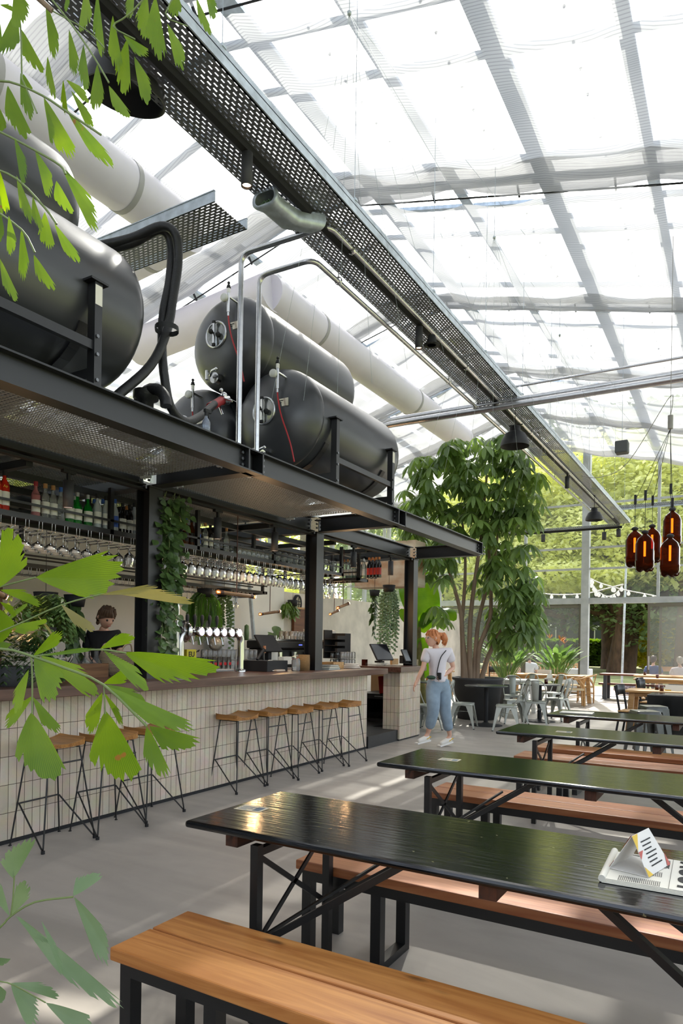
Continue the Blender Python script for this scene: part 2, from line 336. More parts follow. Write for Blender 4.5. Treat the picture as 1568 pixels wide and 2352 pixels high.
m=MB(); m.box(px0+.12,XR,YE-.12,YE+.12,0,.02); struct('trim_21',m,GALV)
# upper panes
m=MB()
for a,b_,z0,z1 in ((XL,RX,3.0,None),(RX,XR,3.0,None)):
    m.quad((a,YE,z0),(b_,YE,z0),(b_,YE,rz(b_)),(a,YE,rz(a)))
struct('window_4',m,PANEW)
# ---- left (back-bar) wall: low plaster wall with glazing above ----
PLAS=M('raw_plaster','#dbd3c5',.85,var=.22,sc=2.2,bump=.15,bsc=14); WBR=M('white_brick','#e8e5dd',.8,var=.06,sc=2)
bt=WBR.node_tree; pb=bt.nodes['Principled BSDF']; tc=bt.nodes.new('ShaderNodeTexCoord'); br=bt.nodes.new('ShaderNodeTexBrick'); mp=bt.nodes.new('ShaderNodeMapping'); mp.inputs['Rotation'].default_value=(R(90),0,R(90)); bt.links.new(tc.outputs['Object'],mp.inputs[0]); bt.links.new(mp.outputs[0],br.inputs['Vector'])
br.inputs['Scale'].default_value=5; br.inputs['Color1'].default_value=(1,1,1,1); br.inputs['Color2'].default_value=(.97,.97,.97,1); br.inputs['Mortar'].default_value=(.55,.55,.55,1); br.inputs['Mortar Size'].default_value=.012
bp=bt.nodes.new('ShaderNodeBump'); bp.inputs['Strength'].default_value=.3; bt.links.new(br.outputs[0],bp.inputs['Height']); bt.links.new(bp.outputs[0],pb.inputs['Normal'])
XW=-8.2
m=MB(); m.box(XW-.15,XW,11.6,YE,0,2.55); struct('wall_left',m,PLAS)
m=MB(); m.box(XW-.15,XW,4.4,9.7,0,3.4); m.box(XW-.15,XW,9.7,11.6,0,2.75); struct('wall_left_brick',m,WBR)
m=MB(); m.box(XW-.2,XW-.02,2.6,4.4,0,3.4); struct('wall_left_kitchen',m,BLKM)
m=MB(); m.box(XW-.15,XW,YB,2.6,0,3.4); struct('wall_left_near',m,WHITE)
PEB=M('pebbledash','#a79c88',.9,var=.35,sc=40,bump=.8,bsc=45)
m=MB()
for y in (9.8,12.6): m.box(XW-.3,XW-.02,y,y+.55,2.75 if y<11.6 else 2.55,4.3)
struct('wall_left_pier',m,PEB)
m=MB()
for y in (6.2,8.0,8.9,11.2,13.6,15.2,16.8,18.6,20.2): m.box(XW-.11,XW-.03,y-.05,y+.05,2.55,4.35)
for z in (4.3,): m.box(XW-.11,XW-.05,YB,YE,z-.04,z+.04)
struct('trim_22',m,GL2)
m=MB(); m.quad((XW-.08,YB,2.6),(XW-.08,YE,2.6),(XW-.08,YE,4.3),(XW-.08,YB,4.3)); struct('window_5',m,PANE)
# warehouse roof soffit behind the bar
m=MB(); m.box(-8.15,-6.9,YB,9.4,3.55,3.62); struct('trim_23',m,WHITE)
# ---- right wall: glazed, mostly outside the frame ----
m=MB()
for y in FR[1:]: m.box(XR-.1,XR+.1,y-.1,y+.1,0,rz(XR))
m.box(XR-.05,XR+.05,YB,YE,0,.5); m.box(XR-.05,XR+.05,YB,YE,2.8,2.95); m.box(XR-.05,XR+.05,YB,YE,rz(XR)-.15,rz(XR))
struct('wall_right',m,GL2)
m=MB(); m.quad((XR,YB,.5),(XR,YE,.5),(XR,YE,rz(XR)),(XR,YB,rz(XR))); struct('window_6',m,PANE)
# ---- wall behind the camera and far left wall ----
m=MB(); m.box(XL,XR,YB-.2,YB,0,3.0); struct('wall_front',m,WHITE)
# ================= steel canopy over the bar =================
CZ=2.92; BH=.19; CX=-4.79; FX=-3.6; TX=-7.0
CY=[1.64,4.5,7.36,10.35]
def ibeam(m,a,b,h=BH,w=.13,tf=.012,tw=.01):
    "I section from a to b (z = underside)"
    a=Vector(a);b=Vector(b); z=Vector((0,0,1))
    m.bar(a+z*tf/2,b+z*tf/2,w,tf); m.bar(a+z*(h-tf/2),b+z*(h-tf/2),w,tf); m.bar(a+z*h/2,b+z*h/2,tw,h-2*tf)
can=thing('steel_canopy','black steel beam canopy on bolted columns carrying the tanks above the bar','canopy',(CX,4.5,0))
def cb(name,m,mat=BLK,par=can,**k):
    for i,v in enumerate(m.v): m.v[i]=(v[0]-CX,v[1]-4.5,v[2])
    return m.build(name,mat,par,**k)
BOLT=M('bolt_zinc','#77787a',.35,.9)
for y in CY:
    m=MB(); x0,x1=CX-.085,CX+.085
    m.box(x1-.012,x1,y-.0,y+.17,0,CZ); m.box(x0,x0+.012,y,y+.17,0,CZ); m.box(x0+.012,x1-.012,y+.08,y+.09,0,CZ); m.box(x0,x1,y,y+.17,0,.02)
    m.box(x0-.01,x1+.01,y-.01,y+.18,CZ-.015,CZ)
    cb('column',m)
    m=MB(); ibeam(m,(CX+.09,y+.085,CZ),(FX-.01,y+.085,CZ)); ibeam(m,(CX-.09,y+.085,CZ),(TX,y+.085,CZ)); cb('cross_beam',m)
    m=MB()
    for z in (.045,.095,.145):
        for dy in (-.055,.225):
            m.cyl((CX+.005,y+dy,CZ+z),.013,.014,8,'X'); m.cyl((FX+.008,y+dy,CZ+z),.013,.016,8,'X')
        m.cyl((CX+.09,y-.02,CZ+z),.012,.014,8,'Y')
    for dx in (-.06,.06): m.cyl((CX+dx,y-.02,CZ-.03),.011,.03,8)
    cb('bolt_set',m,BOLT)
segs=[(-3.5,CY[0]),(CY[0]+.17,CY[1]-.02),(CY[1]+.17,CY[2]-.02),(CY[2]+.17,CY[3]+.02)]
for a,b in segs:
    m=MB(); ibeam(m,(FX,a,CZ),(FX,b,CZ)); 
    for q in (a,b): m.box(FX-.062,FX+.062,q-.008,q+.008,CZ,CZ+BH)
    cb('front_beam',m)
    m=MB(); ibeam(m,(CX,a,CZ),(CX,b,CZ)); cb('middle_beam',m)
    m=MB(); ibeam(m,(TX,a,CZ),(TX,b,CZ)); cb('rear_beam',m)
for y in CY[1:3]:
    m=MB(); m.box(FX-.06,FX+.06,y-.015,y+.165,CZ,CZ+.012); m.box(FX-.06,FX+.06,y-.015,y+.165,CZ+BH-.012,CZ+BH); m.box(FX-.05,FX-.04,y,y+.15,CZ,CZ+BH); cb('splice_plate',m)
# galvanised grating panels seen from below
gr=bpy.data.materials.new('grating'); gr.use_nodes=True; t=gr.node_tree; pb=t.nodes['Principled BSDF']; out=t.nodes['Material Output']; pb.inputs['Base Color'].default_value=C('#8f979b'); pb.inputs['Metallic'].default_value=.5; pb.inputs['Roughness'].default_value=.5
tc=t.nodes.new('ShaderNodeTexCoord'); br=t.nodes.new('ShaderNodeTexBrick'); br.offset=0; t.links.new(tc.outputs['Object'],br.inputs['Vector']); br.inputs['Scale'].default_value=1; br.inputs['Brick Width'].default_value=.033; br.inputs['Row Height'].default_value=.033; br.inputs['Mortar Size'].default_value=.006; br.inputs['Color1'].default_value=(0,0,0,1); br.inputs['Color2'].default_value=(0,0,0,1); br.inputs['Mortar'].default_value=(1,1,1,1)
tp=t.nodes.new('ShaderNodeBsdfTransparent'); mx=t.nodes.new('ShaderNodeMixShader'); df=t.nodes.new('ShaderNodeBsdfDiffuse'); df.inputs[0].default_value=C('#878d92'); m2=t.nodes.new('ShaderNodeMixShader'); m2.inputs[0].default_value=.45; t.links.new(tp.outputs[0],m2.inputs[1]); t.links.new(df.outputs[0],m2.inputs[2])
t.links.new(br.outputs['Color'],mx.inputs[0]); t.links.new(m2.outputs[0],mx.inputs[1]); t.links.new(pb.outputs[0],mx.inputs[2]); t.links.new(mx.outputs[0],out.inputs[0])
for (a,b) in ((-3.4,1.6),(2.15,4.42),(4.75,6.7)):
    for x0,x1 in ((CX+.05,FX-.05),(TX+.05,CX-.05)):
        if b<0: continue
        m=MB(); m.box(x0,x1,a,b,CZ+.06,CZ+.085); cb('grating_panel',m,gr)
        m=MB()
        for x in (x0+.1,x1-.1):
            for y in (a+.04,b-.04): m.bar((x-.05,y,CZ+.045),(x+.05,y+.02,CZ+.045),.03,.02); m.tube([(x,y,CZ+.02),(x,y,CZ+.09)],.008,6)
        cb('grating_clip',m,GALV)
# secondary grid under the beams
m=MB()
for x in (-5.35,-5.9,-6.5): m.box(x-.03,x+.03,-3.4,10.3,CZ-.06,CZ)
for y in (.2,1.9,3.4,5.1,6.6,8.1,9.0,9.8): m.box(TX,CX-.09,y-.03,y+.03,CZ-.06,CZ)
cb('ceiling_grid',m)
m=MB(); m.box(CX-.03,CX+.03,-3,10.3,CZ-.035,CZ-.016); cb('lighting_track',m,BLKM)
# ================= tanks =================
def knob(m,c,r): m.ball(c,r,8)
def make_tank(y0,y1,r,rear=False):
    root=thing('beer_tank',None,None)
    hd=.28; n=40
    prof=[(0,y0-hd)]+[(r*math.sin(a),y0-hd*math.cos(a)) for a in [math.pi/2*i/12 for i in range(1,13)]]
    prof=[(rr,z) for rr,z in prof]+[(r,y0+.02),(r-.004,y0+.03),(r-.004,y0+.034),(r,y0+.044),(r,y1)]+[(r*math.cos(a),y1+hd*math.sin(a)) for a in [math.pi/2*i/12 for i in range(1,13)]]
    m=MB(); m.lathe(prof,(0,0,0),n,'Y'); m.build('tank_shell',TANK,root)
    yf=y0-hd
    m=MB(); m.lathe([(.142,.02),(.148,-.012),(.138,-.024),(.128,-.012),(.122,0)],(-.02,yf+.005,.02),28,'Y'); h=m.build('hatch',STEEL,root)
    m=MB(); m.lathe([(0,-.006),(.124,-.004)],(-.02,yf,.02),24,'Y'); m.build('hatch_window',M('hatch_glass','#8b8d8c',.08,.6,var=.5,sc=14),h)
    m=MB(); m.box(-.032,-.008,yf-.05,yf-.035,-.11,.15); m.build('hatch_bar',STEEL,h)
    m=MB(); m.box(-.036,-.004,yf-.055,yf-.03,-.12,-.09); m.box(-.036,-.004,yf-.055,yf-.03,.13,.155); m.ball((-.02,yf-.09,.02),.028,10); m.tube([(-.02,yf-.035,.02),(-.02,yf-.09,.02)],.012,8); m.ball((.03,yf-.03,0),.03,8); m.build('hatch_knob',BLKM,h)
    gx,gz=.17,.36
    m=MB(); m.tube([(gx,yf-.03,gz-.15),(gx,yf-.03,gz+.1)],.016,8); m.tube([(gx,yf-.03,gz+.02),(gx+.02,yf+.14,gz)],.012,8); m.tube([(gx,yf-.03,gz-.14),(gx,yf-.03,gz-.19)],.011,8); v=m.build('pressure_valve',CHROME,root)
    m=MB(); m.lathe([(0,-.012),(.04,-.012),(.044,0),(.044,.02),(0,.02)],(gx-.03,yf-.07,gz),18,'Y'); m.build('pressure_gauge',M('gauge_face','#c9c9c4',.3),v)
    m=MB(); m.ball((gx,yf-.03,gz+.13),.02,8); m.ball((gx,yf-.03,gz+.165),.016,8); m.ball((gx,yf-.03,gz+.115),.026,8,sz=.5); m.build('valve_cap',BLKM,v)
    m=MB(); m.tube([(gx,yf-.03,gz+.06),(gx,yf-.03,gz+.105)],.018,8); m.build('valve_collar',WHITE,v)
    m=MB(); m.tube(smooth([(gx,yf-.03,gz-.18),(gx+.02,yf-.04,gz-.28),(gx+.07,yf-.05,gz-.45),(gx+.16,yf-.02,gz-.72),(gx+.19,yf+.02,-r-.02)],4),.008,8); m.build('hose',RED,root)
    m=MB(); m.box(gx-.05,gx+.1,yf+.02,yf+.03,.04,.12); pl=m.build('name_plate',M('plate','#b7b3a4',.3,.7),root)
    m=MB(); 
    for q in range(3): m.box(gx-.04,gx+.0+.02*q,yf+.016,yf+.019,.055+.02*q,.062+.02*q)
    m.build('plate_text',INK,pl)
    m=MB(); m.cyl((-.06,yf+.02,-r+.1),.06,.06,16,'Y',Matrix.Rotation(0,3,'X')); m.tube([(-.1,yf,-r+.12),(-.02,yf-.06,-r+.14),(.03,yf-.06,-r+.15)],.016,8); m.ball((.04,yf-.06,-r+.15),.02,8); m.tube([(-.1,yf-.05,-r+.06),(-.1,yf-.05,-r+.16)],.02,8); m.build('outlet_valve',CHROME,root)
    return root
def place(root,loc,label,group):
    root.location=loc; return tag(root,label,'tank',group)
T1=make_tank(0,1.78,.535)
place(T1,(-4.33,6.02,3.9),'black horizontal steel tank lying lowest and nearest the bar edge, right-hand stack','right-hand stack of black tanks')
TU=dup(T1,loc=(-4.98,6.0,4.83),label='black horizontal steel tank on top of the right-hand stack under the white duct')
TB=dup(T1,loc=(-5.52,6.05,3.9),label='black tank at the back left of the right-hand stack, half hidden by the beam')
T2=make_tank(0,2.2,.545)
place(T2,(-4.33,.95+.32,3.92),'large black steel tank at the left edge, lowest and nearest of its stack','left-hand stack of black tanks')
dup(T2,loc=(-4.98,.95+.25,4.86),label='black tank on top of the left-hand stack behind the palm leaves')
dup(T2,loc=(-5.52,.95+.3,3.92),label='black tank at the rear of the left-hand stack, behind the nearer tank')
def cradle(ys,label,x0=-3.75,x1=-6.0):
    t=thing('tank_cradle',label,'frame',(x0,ys[0],3.11),group='black tank cradles')
    def bb(name,m,mat=BLK):
        m.v=[(v[0]-x0,v[1]-ys[0],v[2]-3.11) for v in m.v]; return m.build(name,mat,t)
    for y in ys:
        for x in (x0,x1):
            m=MB(); m.box(x-.035,x+.035,y-.03,y+.03,3.17,3.87); m.box(x-.05,x+.05,y-.07,y+.07,3.87,3.885); m.tube([(x,y,3.11),(x,y,3.2)],.012,6); m.box(x-.05,x+.05,y-.05,y+.05,3.11,3.118); bb('post',m)
        m=MB(); m.box(x1,x0,y-.02,y+.02,3.24,3.31)
        bb('cross_rail',m)
        for xx in (-4.33,-5.52):
            m=MB()
            p=[(xx+.552*math.sin(a),y,3.91-.552*math.cos(a)) for a in [R(q) for q in range(-60,61,10)]]
            for i in range(len(p)-1): m.bar(p[i],p[i+1],.012,.08,up=(0,1,0))
            bb('saddle',m)
    for xx in (x0,x1): m=MB(); m.box(xx-.02,xx+.02,ys[0],ys[-1],3.42,3.48); bb('side_rail',m)
    m=MB()
    for y in ys:
        for z in (3.39,3.51,3.22): m.cyl((x0+.035,y-.01,z),.012,.012,8,'X')
    bb('bolt_set',m,BOLT)
    m=MB(); m.box(x0+.035,x0+.037,ys[-1] -.028,ys[-1]+.028,3.72,3.85); bb('paper_label',m,PAPER)
cradle([6.2,7.53],'black steel cradle of bolted posts and rails under the right-hand tanks')
cradle([1.45,3.08],'black steel cradle of bolted posts and rails under the left-hand tanks')
# small machine and spray bottle on the canopy edge
pm=thing('pump_unit','small black beer pump with coiled pipes on the canopy behind the left tanks','pump',(-4.0,3.75,3.11))
m=MB(); m.box(-.35,.12,-.12,.35,0,.03); m.build('base_plate',GALV,pm)
m=MB(); m.cyl((-.1,.0,.14),.1,.25,16,'Y'); m.lathe([(.06,0),(.06,.12),(.1,.14),(.1,.2)],(-.1,.12,.16),14); m.tube(arc((-.02,.1,.2),.16,0,3.1,10),.045,10); m.build('motor',RUBBER,pm)
m=MB(); m.tube([(.0,-.05,.03),(.05,-.1,.12),(.1,-.02,.1)],.016,8); m.ball((.05,-.1,.12),.03,8); m.tube([(.02,.3,.02),(.02,.3,.1),(.02,.2,.12),(.02,.14,.03)],.006,6); m.build('fitting',CHROME,pm)
sb=thing('spray_bottle','clear spray bottle with black trigger standing on the canopy edge','bottle',(-3.72,4.15,3.11))
m=MB(); m.lathe([(0,0),(.035,0),(.035,.13),(.03,.15),(.012,.175),(.012,.19)],(0,0,0),14); m.build('bottle_body',glass('spray_blue',(.78,.84,.92),.3,.05,.25,(.6,.65,.8)),sb)
m=MB(); m.cyl((0,0,.19),.015,.03,10); m.box(-.012,.012,-.02,.05,.22,.245); m.box(-.006,.006,.02,.03,.18,.22); m.build('trigger_head',BLKM,sb)
# ================= black hoses =================
def hose(name,pts,r,mat,label,cat='hose',group=None,k=5):
    m=MB(); m.tube(smooth(pts,k),r,12); return tag(m.build(name,mat),label,cat,group)
HB=[U(205,570,X=-4.6),U(300,548,X=-4.3),U(370,520,X=-4.05)]
h=hose('insulated_hose',HB+[U(403,540,X=-3.95),U(409,600,X=-3.95),U(398,680,X=-3.95),U(383,760,X=-3.92),U(345,840,X=-3.95),U(262,915,X=-4.0)],.036,RUBBER,'black insulated hose looping down from the cable tray to the pump',group=None)
m=MB(); 
for p in (U(383,756,X=-3.86),): m.lathe([(.09,-.02),(.092,0),(.09,.02)],p,14)
m.build('strap',BLKM,h).location=(0,0,0)
hose('insulated_hose',[U(205,582,X=-4.65),U(300,560,X=-4.32),U(365,528,X=-4.1),U(392,560,X=-4.05),U(390,640,X=-4.02),U(375,720,X=-4.0),U(372,800,X=-3.98),U(378,870,X=-3.95),U(392,935,X=-3.95),U(425,968,X=-4.0),U(462,955,X=-4.15),U(492,928,X=-4.3)],.036,RUBBER,'black insulated hose swinging down to the red-taped coupling on the right-hand tanks')
m=MB(); a=U(482,935,X=-4.28); b=U(508,920,X=-4.36)
m.tube([a,b],.04,10); q=m.build('taped_coupling',M('red_tape','#9c1f26',.5)); tag(q,'red taped hose coupling with chrome clamps in front of the right-hand tanks','coupling')
m=MB(); m.tube([b,b+Vector((-.02,.1,.04))],.05,12); m.ball(b+Vector((0,.04,.06)),.035,8); m.tube([b+Vector((0,0,.03)),b+Vector((.12,.02,-.02))],.012,6); m.tube([b+Vector((-.05,0,0)),b+Vector((.02,0,-.14))],.012,6); m.ball(b+Vector((.0,0,.1)),.02,6)
m.build('clamp',CHROME,q)
# ================= stainless pipes =================
TZ=5.1; TR=-2.86; TL=-3.46
def pipe(name,pts,r,label,mat=STEEL,fr=.11,brk=None):
    m=MB(); m.tube(fillet(pts,fr),r,12); o=tag(m.build(name,mat),label,'pipe')
    if brk:
        m=MB()
        for p in brk: m.lathe([(r+.012,-.015),(r+.016,0),(r+.012,.015)],p,14,'Y'); m.tube([p+Vector((0,0,r)),p+Vector((0,0,.12))],.006,6)
        m.build('pipe_clamp',CHROME,o)
    return o
ry=5.0; rx=-4.08
pipe('steel_pipe',[(rx-.55,ry-.05,3.21),(rx,ry,3.25),(rx,ry,5.12),(-3.12,ry,5.10),(-3.12,20,5.08)],.026,'upper stainless pipe rising beside the tanks and running along the cable tray',brk=[Vector((-3.12,y,5.09)) for y in (5.4,8.4,11.5,14.5,17.5)])
pipe('steel_pipe',[(rx-.4,ry-.05+.28,3.17),(rx+.02,ry+.25,3.2),(rx+.02,ry+.25,5.03),(-3.44,ry+.25,5.02),(-3.44,20,5.02)],.024,'lower stainless pipe bending left of the cable tray beside the tanks',brk=[Vector((-3.44,y,5.03)) for y in (5.7,8.6,11.6,14.6)])
for dy,dz,lab,r in ((0,-.04,'thick stainless pipe crossing the hall from behind the tanks to the right edge',.05),(.12,.07,'second stainless pipe just behind and above the thick crossing pipe',.045)):
    pipe('steel_pipe',[(-5.6,9.6+dy,4.75+dz),(-4.9,9.6+dy,4.98+dz),(XR-.1,9.75+dy,4.98+dz)],r,lab,brk=None)
pipe('steel_pipe',[(-3.1,9.9,5.3),(XR-.1,9.95,5.3)],.018,'thin stainless pipe running above the thick crossing pipes')
# ================= cable trays =================
tray=bpy.data.materials.new('perforated'); tray.use_nodes=True; t=tray.node_tree; pb=t.nodes['Principled BSDF']; out=t.nodes['Material Output']; pb.inputs['Base Color'].default_value=C('#7a7c80'); pb.inputs['Metallic'].default_value=.6; pb.inputs['Roughness'].default_value=.45
tc=t.nodes.new('ShaderNodeTexCoord'); sx=t.nodes.new('ShaderNodeSeparateXYZ'); t.links.new(tc.outputs['UV'],sx.inputs[0])
def mth(op,a,b=None):
    n=t.nodes.new('ShaderNodeMath'); n.operation=op
    for i,v in enumerate((a,b)):
        if v is None: continue
        if isinstance(v,(int,float)): n.inputs[i].default_value=v
        else: t.links.new(v,n.inputs[i])
    return n.outputs[0]
row=mth('FLOOR',mth('DIVIDE',sx.outputs[0],.03)); off=mth('MULTIPLY',mth('MODULO',row,2),.03)
fu=mth('ABSOLUTE',mth('SUBTRACT',mth('FRACT',mth('DIVIDE',sx.outputs[0],.03)),.5)); fv=mth('ABSOLUTE',mth('SUBTRACT',mth('FRACT',mth('DIVIDE',mth('ADD',sx.outputs[1],off),.06)),.5))
hole=mth('MULTIPLY',mth('LESS_THAN',fu,.14),mth('LESS_THAN',fv,.28))
tp=t.nodes.new('ShaderNodeBsdfTransparent'); mx=t.nodes.new('ShaderNodeMixShader'); t.links.new(hole,mx.inputs[0]); t.links.new(pb.outputs[0],mx.inputs[1]); t.links.new(tp.outputs[0],mx.inputs[2]); t.links.new(mx.outputs[0],out.inputs[0])
def traymesh(name,a,b,w,par,hgt=.07,mat=None):
    "perforated floor strip with solid folded sides; a->b centre line of the underside"
    a=Vector(a);b=Vector(b);d=(b-a).normalized();s=Vector((d.y,-d.x,0)).normalized();L=(b-a).length
    me=bpy.data.meshes.new(name); v=[a-s*w/2,a+s*w/2,b+s*w/2,b-s*w/2]; z=Vector((0,0,hgt))
    V=[tuple(q) for q in v+[v[0]+z,v[3]+z,v[1]+z,v[2]+z]]
    me.from_pydata(V,[],[(0,1,2,3),(0,3,5,4),(1,2,7,6)]); uv=me.uv_layers.new()
    for i,q in enumerate([(0,0),(w,0),(w,L),(0,L),(0.0,0),(0.0,L),(.072,L),(.072,0),(0.0,0),(0.0,L),(.072,L),(.072,0)]): uv.data[i].uv=q
    me.materials.append(mat or tray); o=bpy.data.objects.new(name,me); COL.objects.link(o); o.parent=par
    m=MB()
    for sg in (-1,1): m.bar(a+s*sg*w/2+z,b+s*sg*w/2+z,.02,.008)
    m.build('tray_lip',GALV,o); return o
ct=thing('cable_tray','long perforated steel cable tray with a dark lighting track running the length of the hall','cable tray')
traymesh('tray_channel',(-3.0,-4.5,TZ+.02),(-3.0,21.4,TZ+.02),.27,ct); traymesh('tray_channel',(-3.33,-4.5,TZ+.02),(-3.33,21.4,TZ+.02),.25,ct)
m=MB(); m.box(-3.19,-3.14,-4.5,21.4,TZ-.03,TZ+.05); m.build('lighting_track',BLKM,ct)
m=MB(); m.box(-2.88,-2.855,-4.5,21.4,TZ+.02,TZ+.13); m.build('side_flange',GALV,ct)
for y in [1.6+1.7*i for i in range(12)]:
    m=MB(); m.tube([(-2.87,y,TZ+.1),(-2.87,y,rz(-2.87)-.1)],.003,4); m.box(-3.5,-2.85,y-.02,y+.02,TZ+.13,TZ+.15); m.build('hanger',GALV,ct)
t2=thing('cable_tray','short perforated cable tray crossing from the left tanks to an elbow under the main tray','cable tray')
yx=4.42
traymesh('tray_channel',(-5.6,yx,TZ-.05),(-3.72,yx,TZ-.05),.42,t2,.09)
m=MB(); m.box(-5.6,-3.72,yx+.2,yx+.215,TZ-.05,TZ+.04); m.box(-5.6,-3.72,yx-.215,yx-.2,TZ-.05,TZ+.04); m.build('side_flange',GALV,t2)
el=thing('duct_elbow','galvanised oval elbow with cables inside beside the main cable tray','duct fitting',tuple(U(622,468,Z=5.05)))
el.scale=(.72,.72,.72)
pr=[]; 
def rrect(w,h,r,n=5):
    o=[]
    for cx,cz,a0 in ((w/2-r,h/2-r,0),(-w/2+r,h/2-r,90),(-w/2+r,-h/2+r,180),(w/2-r,-h/2+r,270)):
        for i in range(n+1): a=R(a0+90*i/n); o.append((cx+r*math.cos(a),cz+r*math.sin(a)))
    return o
def loft(m,rings,smooth_=True,closed=True):
    k=len(rings[0]); vs=[p for r_ in rings for p in r_]; fs=[]
    for i in range(len(rings)-1):
        for j in range(k if closed else k-1): fs.append((i*k+j,i*k+(j+1)%k,(i+1)*k+(j+1)%k,(i+1)*k+j))
    m.add(vs,fs,smooth_)
m=MB(); q=rrect(.34,.2,.09); g=rrect(.26,.13,.06)
loft(m,[[(x,y-.12,z) for x,z in g],[(x,y-.12,z) for x,z in q],[(x,y-.1,z) for x,z in q],[(x+.02,.25,z-.03) for x,z in rrect(.3,.22,.09)],[(x+.1,.55,z-.02) for x,z in rrect(.3,.22,.09)]] if False else [[(x,-.12,z) for x,z in g],[(x,-.12,z) for x,z in q],[(x,-.1,z) for x,z in q],[(x,.0,z) for x,z in rrect(.27,.17,.08)],[(x+.05,.3,z-.02) for x,z in rrect(.28,.2,.08)],[(x+.25,.55,z) for x,z in rrect(.28,.2,.08)]]); m.build('elbow_shell',GALV,el)
m=MB()
for i in range(7): m.tube(smooth([(-.06+.02*i,-.1,-.04+.01*(i%3)),(-.04+.02*i,.1,-.02),(.1,.4,0)],3),.006,5)
m.build('cables',M('green_cable','#6f9a6a',.5),el)
t3=thing('cable_tray','cable tray with small spotlights crossing in front of the garden window wall','cable tray')
traymesh('tray_channel',(-6.4,20.9,4.95),(-3.1,20.9,4.95),.3,t3); m=MB(); m.box(-6.4,-3.0,20.82,20.87,4.90,4.97); m.build('lighting_track',BLKM,t3)
t4=thing('cable_tray','cable tray running right from the end of the main tray along the window wall','cable tray')
p=U(1400,1168,Y=21); traymesh('tray_channel',(p.x,21.2,p.z),(XR-.2,21.2,p.z),.3,t4); m=MB(); m.box(p.x,XR-.2,21.1,21.13,p.z-.05,p.z+.02); m.build('side_flange',GALV,t4)
# ================= white air ducts =================
DUC=M('duct_fabric','#e2deec',.75,var=.04,sc=2,bump=.1,bsc=8)
def duct(name,a,b,r,label,rings=()):
    m=MB(); m.tube([a,b],r,32); o=tag(m.build(name,DUC),label,'duct','white fabric air ducts'); 
    A=Vector(a);B=Vector(b); d=(B-A).normalized()
    for f in rings: m=MB(); p=A+(B-A)*f; m.tube([p-d*.035,p+d*.035],r+.005,32,cap=False); m.build('duct_band',M('duct_band','#a9a8ab',.7),o)
    return o

E1=U(612,675,X=-6.2)
duct('air_duct',E1,(-6.2,16.5,E1.z+.02),.29,'long white fabric duct running above the right-hand tanks towards the garden wall',(.16,.62))
duct('air_duct',E1+Vector((.1,0,0)),(-8.9,E1.y,E1.z-.25),.29,'white fabric duct crossing to the left from the elbow above the right-hand tanks',())
E2=U(418,528,X=-6.2)
duct('air_duct',(-6.2,-3,E2.z),E2,.29,'white fabric duct at the upper left running behind the hanging palm leaves',(.72,.9))
duct('air_duct',E2+Vector((.1,0,0)),(-8.9,E2.y,E2.z-.25),.29,'white fabric duct end turning left just under the short cable tray',(.25,))
# ================= beer tables and benches =================
BT=bpy.data.materials.new('black_lacquer'); BT.use_nodes=True; t=BT.node_tree; b=t.nodes['Principled BSDF']
tc=t.nodes.new('ShaderNodeTexCoord'); mp=t.nodes.new('ShaderNodeMapping'); mp.inputs['Scale'].default_value=(1.2,22,10); t.links.new(tc.outputs['Object'],mp.inputs[0])
n=t.nodes.new('ShaderNodeTexNoise'); n.inputs['Scale'].default_value=2.2; n.inputs['Detail'].default_value=7; t.links.new(mp.outputs[0],n.inputs['Vector'])
bp=t.nodes.new('ShaderNodeBump'); bp.inputs['Strength'].default_value=.13; bp.inputs['Distance'].default_value=.008; t.links.new(n.outputs[0],bp.inputs['Height']); t.links.new(bp.outputs[0],b.inputs['Normal'])
n2=t.nodes.new('ShaderNodeTexNoise'); n2.inputs['Scale'].default_value=22; n2.inputs['Detail'].default_value=8; t.links.new(tc.outputs['Object'],n2.inputs['Vector']); rp=t.nodes.new('ShaderNodeValToRGB'); rp.color_ramp.elements[0].position=.70; rp.color_ramp.elements[0].color=C('#131416'); rp.color_ramp.elements[1].position=.735; rp.color_ramp.elements[1].color=C('#7d7a5c'); t.links.new(n2.outputs[0],rp.inputs[0]); t.links.new(rp.outputs[0],b.inputs['Base Color'])
mr=t.nodes.new('ShaderNodeMapRange'); mr.inputs[3].default_value=.05; mr.inputs[4].default_value=.2; t.links.new(n.outputs[0],mr.inputs[0]); t.links.new(mr.outputs[0],b.inputs['Roughness']); b.inputs['Specular IOR Level'].default_value=.7
BFR=wood('batten_wood','#5a3420','#2a1a12',1,1,.6,0,.03)
def beer_table():
    t=thing('beer_table',None,None); L=2.5; W=.68
    m=MB(); m.box(0,L,-W/2,W/2,.735,.765); m.build('tabletop',BT,t,bevel=.012)
    for x in (.17,L/2-.02,L-.2): m=MB(); m.box(x,x+.06,-W/2+.06,W/2-.06,.675,.733); m.build('batten',BFR,t)
    for x,s in ((.32,1),(L-.34,-1)):
        for y in (-.27,.27):
            m=MB(); m.box(x-.018,x+.018,y-.018,y+.018,0,.7); m.build('leg',BLK,t)
            m=MB(); m.bar((x,y*.92,.3),(x+s*.62,y*.5,.715),.026,.026); m.build('folding_brace',BLK,t)
        m=MB(); m.bar((x,-.27,.3),(x,.27,.66),.022,.008,up=(1,0,0)); m.bar((x,.27,.3),(x,-.27,.66),.022,.008,up=(1,0,0)); m.bar((x,-.27,.67),(x,.27,.67),.03,.03); m.bar((x,-.25,.32),(x+s*.3,.25,.55),.012,.012); m.build('cross_brace',BLK,t)
        m=MB(); 
        for y in (-.29,.29): m.cyl((x,y-.01,.32),.012,.02,8,'Y')
        m.build('pivot_bolt',BOLT,t)
    return t
